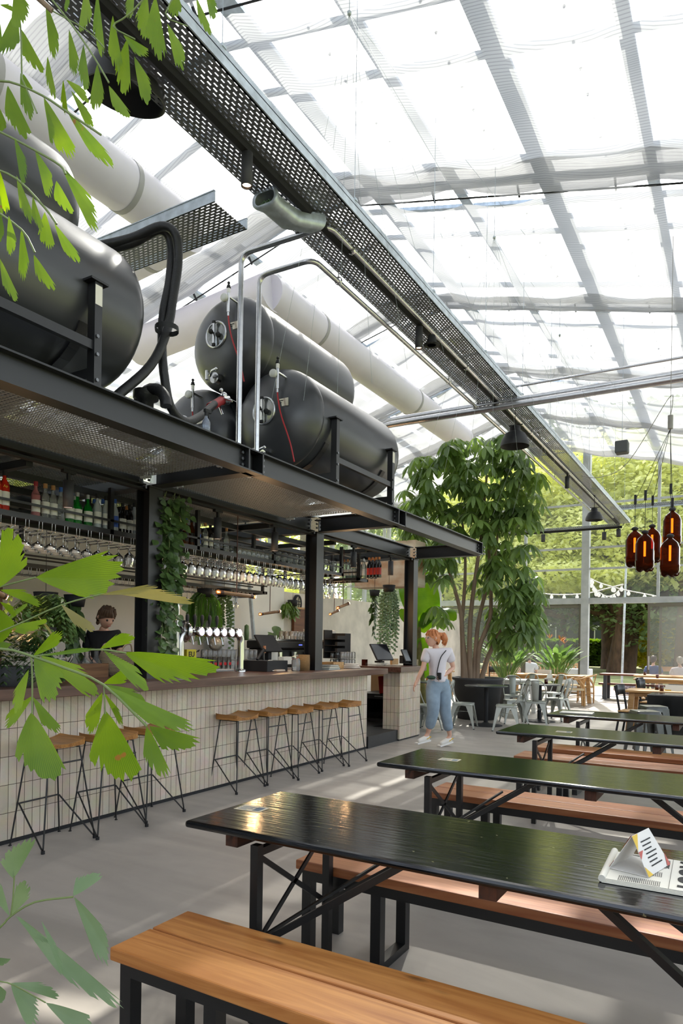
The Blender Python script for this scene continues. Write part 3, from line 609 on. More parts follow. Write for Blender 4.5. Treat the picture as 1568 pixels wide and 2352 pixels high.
def bench(mat):
    t=thing('wooden_bench',None,None); L=2.5
    for k,(a,b_) in enumerate(((-.19,-.004),(.004,.19))):
        m=MB(); m.box(0,L,a,b_,.41,.455); o=m.build('plank',mat,t,bevel=.006)
    m=MB(); m.box(.02,L-.02,-.16,-.11,.355,.405); m.box(.02,L-.02,.11,.16,.355,.405); m.box(.02,.07,-.11,.11,.355,.405); m.box(L-.07,L-.02,-.11,.11,.355,.405); m.build('rail_frame',BLK,t)
    for x in (.045,L-.045,):
        for y in (-.135,.135): m=MB(); m.box(x-.025,x+.025,y-.025,y+.025,0,.355); m.build('leg',BLK,t)
    for x in (.42,L-.42):
        m=MB()
        for y in (-.135,.135): m.box(x-.025,x+.025,y-.025,y+.025,.04,.355)
        m.box(x-.025,x+.025,-.16,.16,0,.04); m.build('leg_frame',BLK,t)
    return t
bt0=beer_table(); tabs=[(-1.96,2.43,'black folding beer table nearest the camera with the newspaper on it'),(-1.95,4.11,'glossy black beer table, second from the camera, beige sticker on its end'),(-1.82,6.08,'dark green-black beer table, third from the camera'),(-1.82,7.84,'dark beer table farthest from the camera with a folded paper on its end')]
for i,(x,y,l) in enumerate(tabs):
    o=bt0 if i==0 else dup(bt0); o.location=(x,y,0); tag(o,l,'table','black beer tables')
b0=bench(PINE); tag(b0,'orange pine bench on a black frame in the bottom foreground','bench','pine benches'); b0.location=(-1.84,1.80,0)
b1=bench(PINER)
for i,(x,y,l) in enumerate([(-1.84,2.92,'reddish pine bench just behind the nearest black table'),(-1.93,4.7,'reddish pine bench behind the second black table, sunlit patch on top'),(-1.86,6.62,'reddish pine bench behind the third black table'),(-1.86,7.3,'reddish pine bench directly in front of the farthest black table')]):
    o=b1 if i==0 else dup(b1); o.location=(x,y,0); tag(o,l,'bench','pine benches')
# things on the tables
TT=.7655
def flat(name,c,w,h,rz_,mat,label,cat,group=None,t_=.0015):
    m=MB(); m.box(-w/2,w/2,-h/2,h/2,0,t_); o=m.build(name,mat); o.location=c; o.rotation_euler=(0,0,rz_); return tag(o,label,cat,group)
STK=M('sticker','#cfc3a8',.5,var=.15,sc=60)
def sticker(p,label,z):
    o=flat('table_sticker',p,.13,.09,.05,STK,label,'sticker',t_=.001); m=MB(); 
    for q in range(3): m.box(-.055+.0,-.01+.02*q,-.03+.02*q,-.022+.02*q,.001,.0014)
    m.box(.02,.055,-.03,.03,.001,.0014); m.build('sticker_print',M('sticker_ink','#5a6a78',.6),o)
for (px,py,l) in ((578,1857,'pale sticker on the left end of the nearest black table'),(1032,1745,'small beige sticker on the second black table'),(1295,1681,'small beige sticker on the third black table')):
    p=U(px,py,Z=TT); sticker((p.x,p.y,TT),l,0)
# newspaper
npz=TT; p=U(1490,2010,Z=npz)
NW=thing('newspaper','folded newspaper with the headline letters MOUT at the right end of the nearest table','newspaper',(p.x+.145,p.y+.02,npz+.001),R(2))
m=MB()
for k in range(4): m.box(-.27,.27,-.17+.004*k,.17-.003*k,.003*k,.003*k+.0022)
m.build('pages',PAPER,NW)
m=MB(); m.tube([(-.27,-.165,.011),(-.27,.165,.011)],.011,12); m.build('fold',PAPER,NW)
def text(s,size,loc,rot,mat,par,name='lettering',ext=.0004,bold=0,al='CENTER'):
    c=bpy.data.curves.new(name,'FONT'); c.body=s; c.size=size; c.extrude=ext; c.align_x=al; c.align_y='CENTER'; c.offset=bold
    c.materials.append(mat); q=bpy.data.objects.new(name+'_curve',c); COL.objects.link(q); bpy.context.view_layer.update()
    me=bpy.data.meshes.new_from_object(q.evaluated_get(bpy.context.evaluated_depsgraph_get())); bpy.data.objects.remove(q); me.name=name
    o=bpy.data.objects.new(name,me); COL.objects.link(o); o.location=loc; o.rotation_euler=rot; o.parent=par; return o
text('MOUT',.105,(-.025,-.0,.0125),(0,0,R(-90)),INK,NW,'headline',bold=.004)
text('HILVERS',.026,(-.10,.09,.0125),(0,0,R(-90)),INK,NW,'headline'); 
m=MB()
for i in range(22):
    for j in range(4): m.box(-.225+.0055*i,-.2225+.0055*i,-.155+.026*j+.045*(j>1),-.133+.026*j+.045*(j>1),.0112,.0122)
m.box(-.23,-.13,.02,.15,.0112,.012)
m.box(-.083,-.0815,-.16,.16,.0112,.0122); m.build('print',M('print_grey','#6d6a64',.8),NW)
pq=U(1466,2005,Z=npz)
mc=thing('menu_card','white tent-shaped menu card with yellow and red corners standing on the newspaper','menu card',(pq.x,pq.y+.03,npz+.0145),R(-14))
m=MB(); a=.062; hh=.112; Lc=.095
m.quad((-a,-Lc,0),(a,-Lc,0),(a,Lc,0),(-a,Lc,0)); m.quad((-a,-Lc,0),(-a,Lc,0),(0,Lc*.75,hh),(0,-Lc*.75,hh)); m.quad((a,-Lc,0),(0,-Lc*.75,hh),(0,Lc*.75,hh),(a,Lc,0)); m.build('card',M('card_white','#dedad4',.6),mc,solid=.0015)
YEL=M('card_yellow','#d8b23c',.6); CRD=M('card_red','#b5564c',.6)
def onface(sg,u,v): return (sg*(a*(1-v)+.0022),-Lc+.2*Lc*v+u*2*(Lc-.2*Lc*v)*1,hh*v+.0006)
for sg,c1,c2 in ((1,YEL,CRD),(-1,CRD,YEL)):
    m=MB(); m.add([onface(sg,0,1),onface(sg,0,.62),onface(sg,.3,1)],[(0,1,2)]); m.add([onface(sg,0,0),onface(sg,.0,.25),onface(sg,.2,0)],[(0,1,2)]); m.build('corner_print',c1,mc)
    m=MB(); m.add([onface(sg,0,.98),onface(sg,0,.6),onface(sg,.16,.7)],[(0,1,2)]) if sg<0 else m.add([onface(sg,0,.60),onface(sg,0,.42),onface(sg,.22,.6)],[(0,1,2)]); m.add([onface(sg,1,0),onface(sg,1,.3),onface(sg,.85,0)],[(0,1,2)]); m.build('corner_print',c2,mc)
m=MB()
for i in range(7): m.quad(onface(1,.28,.8-.1*i),onface(1,.28+.5-.07*(i%3),.8-.1*i),onface(1,.28+.5-.07*(i%3),.77-.1*i),onface(1,.28,.77-.1*i))
m.build('menu_print',INK,mc)
p=U(1318,1637,Z=TT); fp=flat('folded_paper',(p.x+.03,p.y,TT+.003),.34,.24,R(4),PAPER,'folded paper menu lying on the left end of the farthest black table','paper',t_=.004)
# ================= bar stools =================
def stool():
    t=thing('bar_stool',None,None); sx,sy=.155,.2
    # saddle seat, long side across the bar direction
    nx,ny=12,10; m=MB(); top=[];bot=[]
    for i in range(nx+1):
        for j in range(ny+1):
            u=-1+2*i/nx; v=-1+2*j/ny
            k=1-.06*(abs(u)**6+abs(v)**6); x=u*sx*k; y=v*sy*k
            z=.745+.018*abs(v)**2.2*1.2-.012*(1-abs(v)**2)+.008*(1 if u<0 else 0)*u*u
            top.append((x,y,z)); bot.append((x*.985,y*.985,.707+.006*abs(v)))
    m.add(top,[(i*(ny+1)+j,(i+1)*(ny+1)+j,(i+1)*(ny+1)+j+1,i*(ny+1)+j+1) for i in range(nx) for j in range(ny)],True)
    m.add(bot,[(i*(ny+1)+j,i*(ny+1)+j+1,(i+1)*(ny+1)+j+1,(i+1)*(ny+1)+j) for i in range(nx) for j in range(ny)],True)
    ring=[(i,0) for i in range(nx)]+[(nx,j) for j in range(ny)]+[(i,ny) for i in range(nx,0,-1)]+[(0,j) for j in range(ny,0,-1)]
    idx=[i*(ny+1)+j for i,j in ring]; n=len(idx); m.add([top[q] for q in idx]+[bot[q] for q in idx],[(i,n+i,n+(i+1)%n,(i+1)%n) for i in range(n)])
    m.build('seat',SEAT,t)
    # hairpin legs: V of two rods meeting at each front foot, single rods at the rear
    fr=.0062; zt=.705
    for s in (-1,1):
        ft=Vector((.19,s*.23,.012))
        m=MB(); m.tube(fillet([(.12,s*.135,zt),ft,(-.135,s*.175,.30)],.03,5),fr,7); m.build('leg',BLK,t)
        m=MB(); m.cyl((ft.x,ft.y,0),.014,.022,10); m.build('foot_cap',BLKM,t)
        m=MB(); m.tube([(-.115,s*.13,zt),(-.175,s*.215,.0)],fr,7); m.cyl((-.175,s*.215,0),.012,.006,8); m.build('leg',BLK,t)
    m=MB(); m.tube([(-.15,-.175,.30),(-.15,.175,.30)],fr,7); m.build('foot_rail',BLK,t)
    m=MB(); m.tube([(.135,-.155,.60),(.135,.155,.60)],fr,7); m.build('front_stretcher',BLK,t)
    m=MB(); m.box(-.12,.12,-.14,-.125,.698,.705); m.box(-.12,.12,.125,.14,.698,.705); m.build('seat_bracket',BLK,t)
    return t
s0=stool()
SP=[((122,1702),'left-most bar stool, nearest the camera, under the palm leaf'),((250,1688),'second bar stool from the left, its seat beside the big hanging leaflet'),((345,1672),'third bar stool from the left, last of the near group'),((545,1643),'bar stool with the full front view, first of the far group of five'),((615,1634),'second stool of the far group of five along the tiled bar'),((678,1629),'middle stool of the far group of five along the tiled bar'),((737,1620),'fourth stool of the far group, second from the bar end'),((793,1615),'last bar stool, closest to the end of the tiled bar')]
for i,((px,py),l) in enumerate(SP):
    p=U(px,py,Z=.745); o=s0 if i==0 else dup(s0); o.location=(p.x,p.y,0); o.rotation_euler=(0,0,R([3,-4,2,0,-2,3,-3,1][i])); tag(o,'wooden saddle '+l,'bar stool','wooden bar stools along the tiled bar')
# ================= metal chairs =================
def metal_chair():
    t=thing('metal_chair',None,None); m=MB()
    q=rrect(.36,.36,.06,4); loft(m,[[(x*.2,y*.2,.443) for x,y in q],[(x*.85,y*.85,.446) for x,y in q],[(x,y,.45) for x,y in q],[(x,y,.43) for x,y in q]]); m.build('seat',MGREY,t)
    for sx in (-1,1):
        for sy in (-1,1):
            m=MB(); c=Vector((sx*.165,sy*.165,.435)); f=Vector((sx*.225,sy*.235,0)); vs=[]
            for k in range(7):
                u=k/6; p=c.lerp(f,u); w=.085*(1-u)**1.5+.022
                vs.append([p+Vector((-sx*w,0,0)),p,p+Vector((0,-sy*w,0))])
            m.add([q for r_ in vs for q in r_],[(i*3+j,i*3+j+1,i*3+j+4,i*3+j+3) for i in range(6) for j in range(2)]); m.build('leg',MGREY,t,solid=.006)
            m=MB(); m.box(f.x-.013-sx*.006,f.x+.013-sx*.006,f.y-.013-sy*.006,f.y+.013-sy*.006,0,.014); m.build('rubber_foot',BLKM,t)
    m=MB()
    for a,b_ in (((-1,-1),(1,-1)),((1,-1),(1,1)),((1,1),(-1,1)),((-1,1),(-1,-1))):
        A=Vector((a[0]*.17,a[1]*.17,.43)); B=Vector((b_[0]*.17,b_[1]*.17,.43)); vs=[]
        for k in range(11):
            u=k/10; p=A.lerp(B,u); d=.02+.10*abs(2*u-1)**3; vs+= [p,p-Vector((0,0,d))]
        m.add(vs,[(2*i,2*i+1,2*i+3,2*i+2) for i in range(10)])
    m.build('apron',MGREY,t,solid=.004)
    m=MB(); m.bar((-.19,-.19,.30),(.19,.19,.30),.012,.004); m.bar((-.19,.19,.29),(.19,-.19,.29),.012,.004); m.build('cross_strap',MGREY,t)
    m=MB(); m.tube(smooth([(-.175,.12,.44),(-.19,.19,.55),(-.185,.245,.70),(-.13,.275,.82),(0,.285,.85),(.13,.275,.82),(.185,.245,.70),(.19,.19,.55),(.175,.12,.44)],4),.0105,8); m.build('back_hoop',MGREY,t)
    m=MB(); vs=[]
    for k in range(7):
        u=k/6; z=.445+.4*u; y=.17+.115*u**.8; w=.055+.02*u; vs+=[(-w,y,z),(0,y+.008,z),(w,y,z)]
    m.add(vs,[(i*3+j,i*3+j+1,i*3+j+4,i*3+j+3) for i in range(6) for j in range(2)],True); m.build('back_splat',MGREY,t,solid=.004)
    return t
mc0=metal_chair()
# back of the chair points along its local +Y
MC=[((1064,1614),100,'light grey metal chair left of the round table, beside the walking woman'),((1163,1619),-75,'light grey metal chair right of the round table, nearest the black tables'),((1231,1610),190,'light grey metal chair seen from behind at the second round table'),((1278,1603),-105,'light grey metal chair at the right of the second round table'),((1180,1607),-60,'light grey metal chair between the two round tables'),((1178,1596),20,'light grey metal chair at the white table behind the planter tree'),((1110,1586),60,'light grey metal chair behind the tree trunk'),((1205,1588),-20,'light grey metal chair at the far side of the second round table'),((975,1618),80,'light grey metal chair half hidden behind the tiled end pier'),((1005,1612),-80,'light grey metal chair behind the legs of the walking woman'),((1268,1590),-30,'far light grey metal chair in front of the wooden dining table')]
for i,((px,py),a,l) in enumerate(MC):
    p=U(px,py,Z=.45); o=mc0 if i==0 else dup(mc0); o.location=(p.x,p.y,0); o.rotation_euler=(0,0,R(a)); tag(o,l,'chair','light grey metal chairs')
# ================= round tables =================
def round_table(px,py,r,label,top=BLKM):
    p=U(px,py,Z=0); t=thing('round_table',label,'table',(p.x,p.y,0),0,'black round pedestal tables')
    m=MB(); m.lathe([(0,.725),(r-.015,.725),(r,.735),(r,.745),(r-.01,.75),(0,.75)],(0,0,0),40); m.build('tabletop',top,t)
    m=MB(); m.cyl((0,0,.02),.04,.705,20); m.build('pedestal',BLKM,t)
    m=MB(); m.lathe([(0,.06),(.05,.055),(.09,.035),(.3,.012),(.31,.0),(0,0)],(0,0,0),36); m.build('base_disc',BLKM,t)
    return t,p
DGT=M('dark_tabletop','#34393a',.3)
rt1,rp1=round_table(1115,1666,.40,'black round table with a disc base in front of the tree planter',DGT)
rt2,rp2=round_table(1238,1657,.40,'smaller black round table between the metal chairs to the right of the planter',DGT)
round_table(985,1650,.35,'black round table mostly hidden behind the tiled pier and the woman',DGT)
# wooden dining tables
def dining(name,px,py,lx,ly,label,mat=OAK,legs='post',z=.75,rzz=0,cat='table'):
    p=U(px,py,Z=z); t=thing(name,label,cat,(p.x,p.y,0),rzz)
    m=MB(); m.box(-lx/2,lx/2,-ly/2,ly/2,z-.04,z); m.build('tabletop',mat,t,bevel=.006)
    for sx in (-1,1):
        for sy in (-1,1):
            m=MB(); m.bar((sx*(lx/2-.12),sy*(ly/2-.1),z-.04),(sx*(lx/2-.07),sy*(ly/2-.07),0),.09,.09,up=(0,1,0)); m.build('leg',mat,t)
    m=MB(); m.box(-lx/2+.1,lx/2-.1,-ly/2+.08,-ly/2+.11,z-.11,z-.04); m.box(-lx/2+.1,lx/2-.1,ly/2-.11,ly/2-.08,z-.11,z-.04); m.build('apron',mat,t)
    return t,p
d1,dp1=dining('dining_table',1268,1549,1.9,.9,'pale wooden dining table near the garden doors, wishbone chairs beside it')
d2,dp2=dining('white_table',1160,1559,1.3,.7,'white-topped table directly behind the tree planter',WHITE)
d3,dp3=dining('dining_table',1000,1540,.9,.7,'wooden table behind the walking woman by the plaster wall')
d4,dp4=dining('dining_table',1556,1553,2.1,.8,'long light wooden table at the right edge, farthest row')
d5,dp5=dining('dining_table',1562,1560,2.0,.8,'long light wooden table at the right edge, second farthest row')
d6,dp6=dining('high_table',1575,1588,1.9,.8,'light wooden table with amber candle glasses at the right edge, nearest row',OAK)
# wishbone chairs
CORD=M('paper_cord','#cdb68e',.8,bump=.4,bsc=60)
def wishbone():
    t=thing('wishbone_chair',None,None); W_=OAK
    m=MB(); q=rrect(.5,.42,.06,3); loft(m,[[(x*.3,y*.3,.435) for x,y in q],[(x*.9,y*.9,.44) for x,y in q],[(x,y,.45) for x,y in q],[(x,y,.41) for x,y in q]]); m.build('seat',CORD,t)
    for s in (-1,1):
        m=MB(); m.tube([(s*.24,-.2,.45),(s*.25,-.21,0)],[.018,.013],8); m.build('leg',W_,t)
        m=MB(); m.tube(smooth([(s*.17,.2,0),(s*.2,.2,.3),(s*.24,.18,.5),(s*.27,.05,.69)],4),[.013]+[.019]*11+[.013],8); m.build('rear_leg',W_,t)
        m=MB(); m.tube([(s*.24,-.2,.22),(s*.2,.2,.26)],.009,6); m.build('stretcher',W_,t)
    m=MB(); m.tube(smooth([(-.28,-.06,.69),(-.27,.08,.70),(-.17,.22,.74),(0,.27,.76),(.17,.22,.74),(.27,.08,.70),(.28,-.06,.69)],4),.016,8); m.build('top_rail',W_,t)
    m=MB(); m.tube([(0,.19,.44),(0,.22,.58),(-.07,.25,.74)],.014,6); m.tube([(0,.22,.58),(.07,.25,.74)],.014,6); m.build('back_splat',W_,t)
    return t
wc=wishbone()
for i,((px,py),a,l) in enumerate([((1320,1582),-70,'wooden wishbone chair nearest the camera by the pale dining table'),((1345,1576),-80,'wooden wishbone chair right of the nearer one, beside the steel post'),((1300,1572),150,'wooden wishbone chair tucked in at the far side of the pale dining table')]):
    p=U(px,py,Z=.44); o=wc if i==0 else dup(wc); o.location=(p.x,p.y,0); o.rotation_euler=(0,0,R(a)); tag(o,l,'chair','wooden wishbone chairs')
# black chairs
def black_chair(pad):
    t=thing('black_chair',None,None)
    m=MB(); m.box(-.2,.2,-.2,.2,.43,.455); m.build('seat',pad,t,bevel=.01)
    m=MB(); m.box(-.19,.19,-.19,.19,.39,.43); m.build('seat_frame',BLKM,t)
    for s in (-1,1):
        m=MB(); m.bar((s*.17,-.17,.4),(s*.18,-.19,0),.035,.035); m.build('leg',BLKM,t)
        m=MB(); m.tube(smooth([(s*.17,.24,0),(s*.17,.18,.4),(s*.18,.2,.6),(s*.19,.25,.86)],3),.018,8); m.build('rear_leg',BLKM,t)
    m=MB(); vs=[]
    for k in range(9):
        a=R(-50+100*k/8); x=.235*math.sin(a); y=.30-.13*(1-math.cos(a))*1.3-.04; vs+=[(x,y,.7),(x,y+.02,.87)]
    m.add(vs,[(2*i,2*i+2,2*i+3,2*i+1) for i in range(8)],True); m.build('back_rest',BLK,t,solid=.02)
    return t
bc=black_chair(OAK)
for i,((px,py),a,l) in enumerate([((1455,1632),80,'black chair with a wooden seat nearest the camera, left of the metal stool'),((1500,1612),80,'black chair with a long pale seat, middle of the row of three'),((1495,1604),80,'black chair farthest of the row of three, under the amber glasses'),((1135,1564),10,'left one of two black chairs behind the planter tree'),((1158,1562),-10,'right one of two black chairs behind the planter tree')]):
    p=U(px,py,Z=.45); o=bc if i==0 else dup(bc); o.location=(p.x,p.y,0); o.rotation_euler=(0,0,R(a)); tag(o,l,'chair','black chairs')
# metal stools
GUN=M('gunmetal','#5b5b58',.32,.8,var=.2,sc=8)
def mstool():
    t=thing('metal_stool',None,None); m=MB(); h=.66
    q=rrect(.31,.31,.04,4); loft(m,[[(x*.1,y*.1,h-.012) for x,y in q],[(x*.7,y*.7,h-.012) for x,y in q],[(x*.95,y*.95,h) for x,y in q],[(x,y,h-.006) for x,y in q],[(x*1.04,y*1.04,h-.08) for x,y in q]]); m.build('seat',GUN,t)
    for sx in (-1,1):
        for sy in (-1,1):
            m=MB(); c=Vector((sx*.155,sy*.155,h-.03)); f=Vector((sx*.21,sy*.21,0)); vs=[]
            for k in range(5):
                u=k/4; p=c.lerp(f,u); w=.07*(1-u)+.03; vs.append([p+Vector((-sx*w,0,0)),p,p+Vector((0,-sy*w,0))])
            m.add([q for r_ in vs for q in r_],[(i*3+j,i*3+j+1,i*3+j+4,i*3+j+3) for i in range(4) for j in range(2)]); m.build('leg',GUN,t,solid=.005)
    m=MB(); m.box(-.19,.19,-.19,-.185,.25,.27); m.box(-.19,.19,.185,.19,.25,.27); m.build('foot_rail',GUN,t); return t
ms=mstool()
for i,((px,py),l) in enumerate([((1481,1632),'square gunmetal stool nearest the camera beside the black box planter'),((1500,1621),'square gunmetal stool behind the nearer one')]):
    p=U(px,py,Z=.66); o=ms if i==0 else dup(ms); o.location=(p.x,p.y,0); o.rotation_euler=(0,0,R(28)); tag(o,l,'stool','gunmetal stools')
p=U(1570,1668,Z=0); m=MB(); m.box(-.32,.5,-.3,.3,0,.74); m.box(-.3,.48,-.28,.28,.74,.75)
o=m.build('box_planter',M('black_gloss_box','#101112',.2,coat=.4),bevel=.01); o.location=(p.x-.05,U(1545,1700,Z=0).y,0); tag(o,'glossy black box planter at the right edge beside the metal stool','planter')
# amber candle glasses and papers on far tables
m=MB(); m.lathe([(0,0),(.035,0),(.037,.085),(.033,.085),(.032,.006),(0,.006)],(0,0,0),14); cg=m.build('candle_glass',M('amber_solid','#5c2311',.15,tr=.3,coat=.5))
CG=[((1480,1553),dp4,'left end of the farthest right-hand table'),((1509,1560),dp5,'left end of the second farthest right-hand table'),((1508,1588),dp6,'left end of the nearest right-hand table'),((1519,1582),dp6,'next to another glass on the nearest right-hand table'),((1169,1560),dp2,'white table behind the tree'),((1248,1562),rp2,'second round table')]
for i,((px,py),_,l) in enumerate(CG):
    p=U(px,py,Y=_.y+(-.18 if 'next' in l else .1)) if _ is not rp2 else rp2+Vector((.1,.1,0)); o=cg if i==0 else dup(cg); o.location=(p.x,_.y+(-.18 if 'next' in l else .1),.75); tag(o,'amber candle glass on the '+l if 'next' not in l else 'amber candle glass '+l,'candle glass','amber candle glasses')
p=U(1262,1563,Z=.75); nb=thing('napkin_stack','white paper napkins with a small tent card on the second round table','napkins',(p.x,p.y,.75)); m=MB(); m.box(-.1,.1,-.08,.08,0,.05); m.build('napkins',PAPER,nb); m=MB(); m.quad((-.05,-.09,.05),(.05,-.09,.05),(.05,0,.14),(-.05,0,.14)); m.quad((-.05,.09,.05),(.05,.09,.05),(.05,0,.14),(-.05,0,.14)); m.build('tent_card',PAPER,nb,solid=.002)
p=U(1250,1547,Z=.75); nb=thing('napkin_box','white napkin box on the pale wooden dining table','box',(p.x,p.y,.75)); m=MB(); m.box(-.17,.17,-.08,.08,0,.1); m.build('box_body',WHITE,nb)
p=Vector((U(1556,1590,Y=dp6.y).x,dp6.y,.75)); nb=thing('menu_board','folded menu with yellow edge on the nearest right-hand wooden table','menu',(p.x,p.y,.75)); m=MB(); m.quad((-.2,-.06,0),(.2,-.06,0),(.2,0,.1),(-.2,0,.1)); m.quad((-.2,.06,0),(.2,.06,0),(.2,0,.1),(-.2,0,.1)); m.build('card',PAPER,nb,solid=.003); m=MB(); m.box(-.2,-.1,-.068,-.063,0,.02); m.build('yellow_edge',YEL,nb)
# ================= tiled bar counter =================
TILE=bpy.data.materials.new('glazed_tile'); TILE.use_nodes=True; t=TILE.node_tree; b=t.nodes['Principled BSDF']
tc=t.nodes.new('ShaderNodeTexCoord'); br=t.nodes.new('ShaderNodeTexBrick'); br.offset=0; t.links.new(tc.outputs['UV'],br.inputs['Vector']); br.inputs['Scale'].default_value=1; br.inputs['Brick Width'].default_value=.066; br.inputs['Row Height'].default_value=.205; br.inputs['Mortar Size'].default_value=.0022; br.inputs['Bias'].default_value=0; br.inputs['Color1'].default_value=C('#dccdb8'); br.inputs['Color2'].default_value=C('#c8b8a2'); br.inputs['Mortar'].default_value=C('#55493f')
n=t.nodes.new('ShaderNodeTexNoise'); n.inputs['Scale'].default_value=9; n.inputs['Detail'].default_value=5; t.links.new(tc.outputs['UV'],n.inputs['Vector']); mx=t.nodes.new('ShaderNodeMixRGB'); mx.blend_type='MULTIPLY'; mx.inputs[0].default_value=.3
t.links.new(br.outputs['Color'],mx.inputs[1]); t.links.new(n.outputs['Color'],mx.inputs[2]); t.links.new(mx.outputs[0],b.inputs['Base Color']); b.inputs['Roughness'].default_value=.24
n5=t.nodes.new('ShaderNodeTexNoise'); n5.inputs['Scale'].default_value=28; n5.inputs['Detail'].default_value=2; t.links.new(tc.outputs['UV'],n5.inputs['Vector'])
ad=t.nodes.new('ShaderNodeMath'); ad.operation='SUBTRACT'; t.links.new(n5.outputs[0],ad.inputs[0]); t.links.new(br.outputs['Fac'],ad.inputs[1])
bp=t.nodes.new('ShaderNodeBump'); bp.inputs['Strength'].default_value=.35; bp.inputs['Distance'].default_value=.01; t.links.new(ad.outputs[0],bp.inputs['Height']); t.links.new(bp.outputs[0],b.inputs['Normal'])
def tiled(name,quads,par):
    me=bpy.data.meshes.new(name); V=[];Fc=[];UVs=[]
    for (a,b_,z0,z1) in quads:
        a=Vector(a);b_=Vector(b_);L=(b_-a).length; k=len(V)
        V+=[(a.x,a.y,z0),(b_.x,b_.y,z0),(b_.x,b_.y,z1),(a.x,a.y,z1)]; Fc.append((k,k+1,k+2,k+3)); UVs+=[(0,z0-.02),(L,z0-.02),(L,z1-.02),(0,z1-.02)]
    me.from_pydata(V,[],Fc); uv=me.uv_layers.new()
    for i,q in enumerate(UVs): uv.data[i].uv=q
    me.materials.append(TILE); o=bpy.data.objects.new(name,me); COL.objects.link(o); o.parent=par; return o
BX=-4.6; BE=8.58; CT=1.145; CB=1.065
bc_=thing('bar_counter','long bar counter faced in glossy greige vertical tiles with bar stools in front','bar counter')
tiled('tiled_front',[((BX,-3,0),(BX,BE,0),.03,CB),((BX,BE,0),(BX-.5,BE,0),.03,CB)],bc_)
m=MB(); m.box(BX-.5,BX-.01,-3,BE-.01,.0,CB); m.build('carcass',BLKM,bc_)
m=MB(); m.box(BX-.005,BX+.002,-3,BE,0,.028); m.build('plinth',BLKM,bc_)
wt=tag(MB().box(-5.28,-4.38,-3,8.8,CB,CT).build('worktop',WALN,bevel=.004),'dark reddish wooden worktop running along the tiled counter','worktop')
pi=thing('bar_pier','short tiled pier at the far end of the bar with a wooden cap','bar counter')
tiled('tiled_front',[((-4.84,9.56,0),(-4.55,9.56,0),.02,CB),((-4.55,9.56,0),(-4.55,10.33,0),.02,CB),((-4.55,10.33,0),(-4.84,10.33,0),.02,CB)],pi)
m=MB(); m.box(-4.84,-4.56,9.57,10.32,0,CB); m.build('carcass',BLKM,pi)
m=MB(); m.box(-5.6,-4.47,9.42,10.4,CB,CT); m.build('wooden_cap',WALN,pi,bevel=.004)
stp=MB(); stp.box(-5.7,-4.58,8.6,9.7,0,.17); stp.box(-8.2,-5.12,-3,10.5,0,.16); o=stp.build('raised_floor',M('dark_step','#2b2b2c',.5,var=.3,sc=8)); tag(o,'dark raised floor and step behind the bar, open between counter and pier','step')
# cupboards in the gap
g=thing('back_bar_fridge','black back-bar fridge with a round glass window under the counter gap','fridge',(-5.32,10.75,.17))
m=MB(); m.box(-.45,.3,-.35,.35,0,.47); m.build('fridge_body',BLK,g); m=MB(); m.box(-.3,.22,-.36,-.35,.05,.38); m.build('fridge_door',M('dark_glass','#050506',.08),g); m=MB(); m.box(-.1,.06,-.37,-.35,.42,.435); m.build('handle',STEEL,g)
o=tag(MB().box(-.06,.2,-.16,.16,0,.3).build('red_box',M('red_plastic','#b01c14',.4),bevel=.01),'red plastic case standing on the black fridge in the counter gap','box'); o.location=(-5.30,10.6,.645); o.rotation_euler=(0,R(-6),0)
o=tag(MB().box(-5.9,-5.0,11.15,11.2,.16,1.05).build('cardboard_box',M('cardboard','#9a7f5e',.8)),'brown board behind the red case in the counter gap','board')
def wbox(name,px,py,z,lx,ly,h,mat,label,cat,rz_=0,bev=.004,dy=0):
    p=U(px,py,Z=z); m=MB(); m.box(-lx/2,lx/2,-ly/2,ly/2,0,h); o=m.build(name,mat,bevel=bev); o.location=(p.x,p.y+dy,z); o.rotation_euler=(0,0,rz_); return tag(o,label,cat)
# ---------------- bottles and glasses ----------------
def bottle(body,cap,label,h=.30,r=.036,sh=.62,neck=.013,square=False,capn='cap',liquid=None):
    t=thing('bottle',None,None)
    m=MB(); m.lathe([(0,0),(r*.95,0),(r,.008),(r,h*sh),(r*.8,h*(sh+.08)),(neck*1.1,h*(sh+.18)),(neck,h*.96),(neck*1.1,h*.97)],(0,0,0),14); m.build('bottle_glass',body,t)
    if liquid: m=MB(); m.lathe([(0,.004),(r*.9,.004),(r*.9,h*sh*.8),(0,h*sh*.8)],(0,0,0),12); m.build('liquid',liquid,t)
    m=MB(); m.cyl((0,0,h*.88),neck*1.35,h*.13,10); m.build('cap',cap,t)
    if label: m=MB(); m.lathe([(r+.0012,h*.14),(r+.0012,h*.48)],(0,0,0),12,a0=-1.2,a1=1.2); m.build('bottle_label',label,t)
    return t
GC=glass('bottle_clear',(.88,.92,.92),.28,.04,.12); GG=glass('bottle_green',(.12,.75,.2),.25,.04,.25,(.02,.45,.06)); GA=glass('bottle_amber',(.6,.25,.06),.25,.04,.25,(.25,.09,.02)); GR=glass('bottle_red',(.9,.12,.06),.2,.04,.45,(.8,.06,.03)); GP=glass('bottle_pink',(.92,.5,.5),.2,.04,.35,(.8,.35,.36)); GB=glass('bottle_frost',(.8,.86,.9),.3,.3,.35,(.8,.86,.9)); GD=M('bottle_dark','#15100f',.12,spec=.8)
LW=M('label_white','#d6d3cb',.6); LB=M('label_black','#222',.6); LBl=M('label_blue','#2a4fa6',.5); LR=M('label_red','#a2302a',.6); CBk=BLKM; CBl=M('cap_blue','#2e5aa8',.4); CRd=M('cap_red','#8e2832',.4); CSi=M('cap_silver','#b8b8b8',.3,.8); CCo=M('cork','#a57a4e',.7)
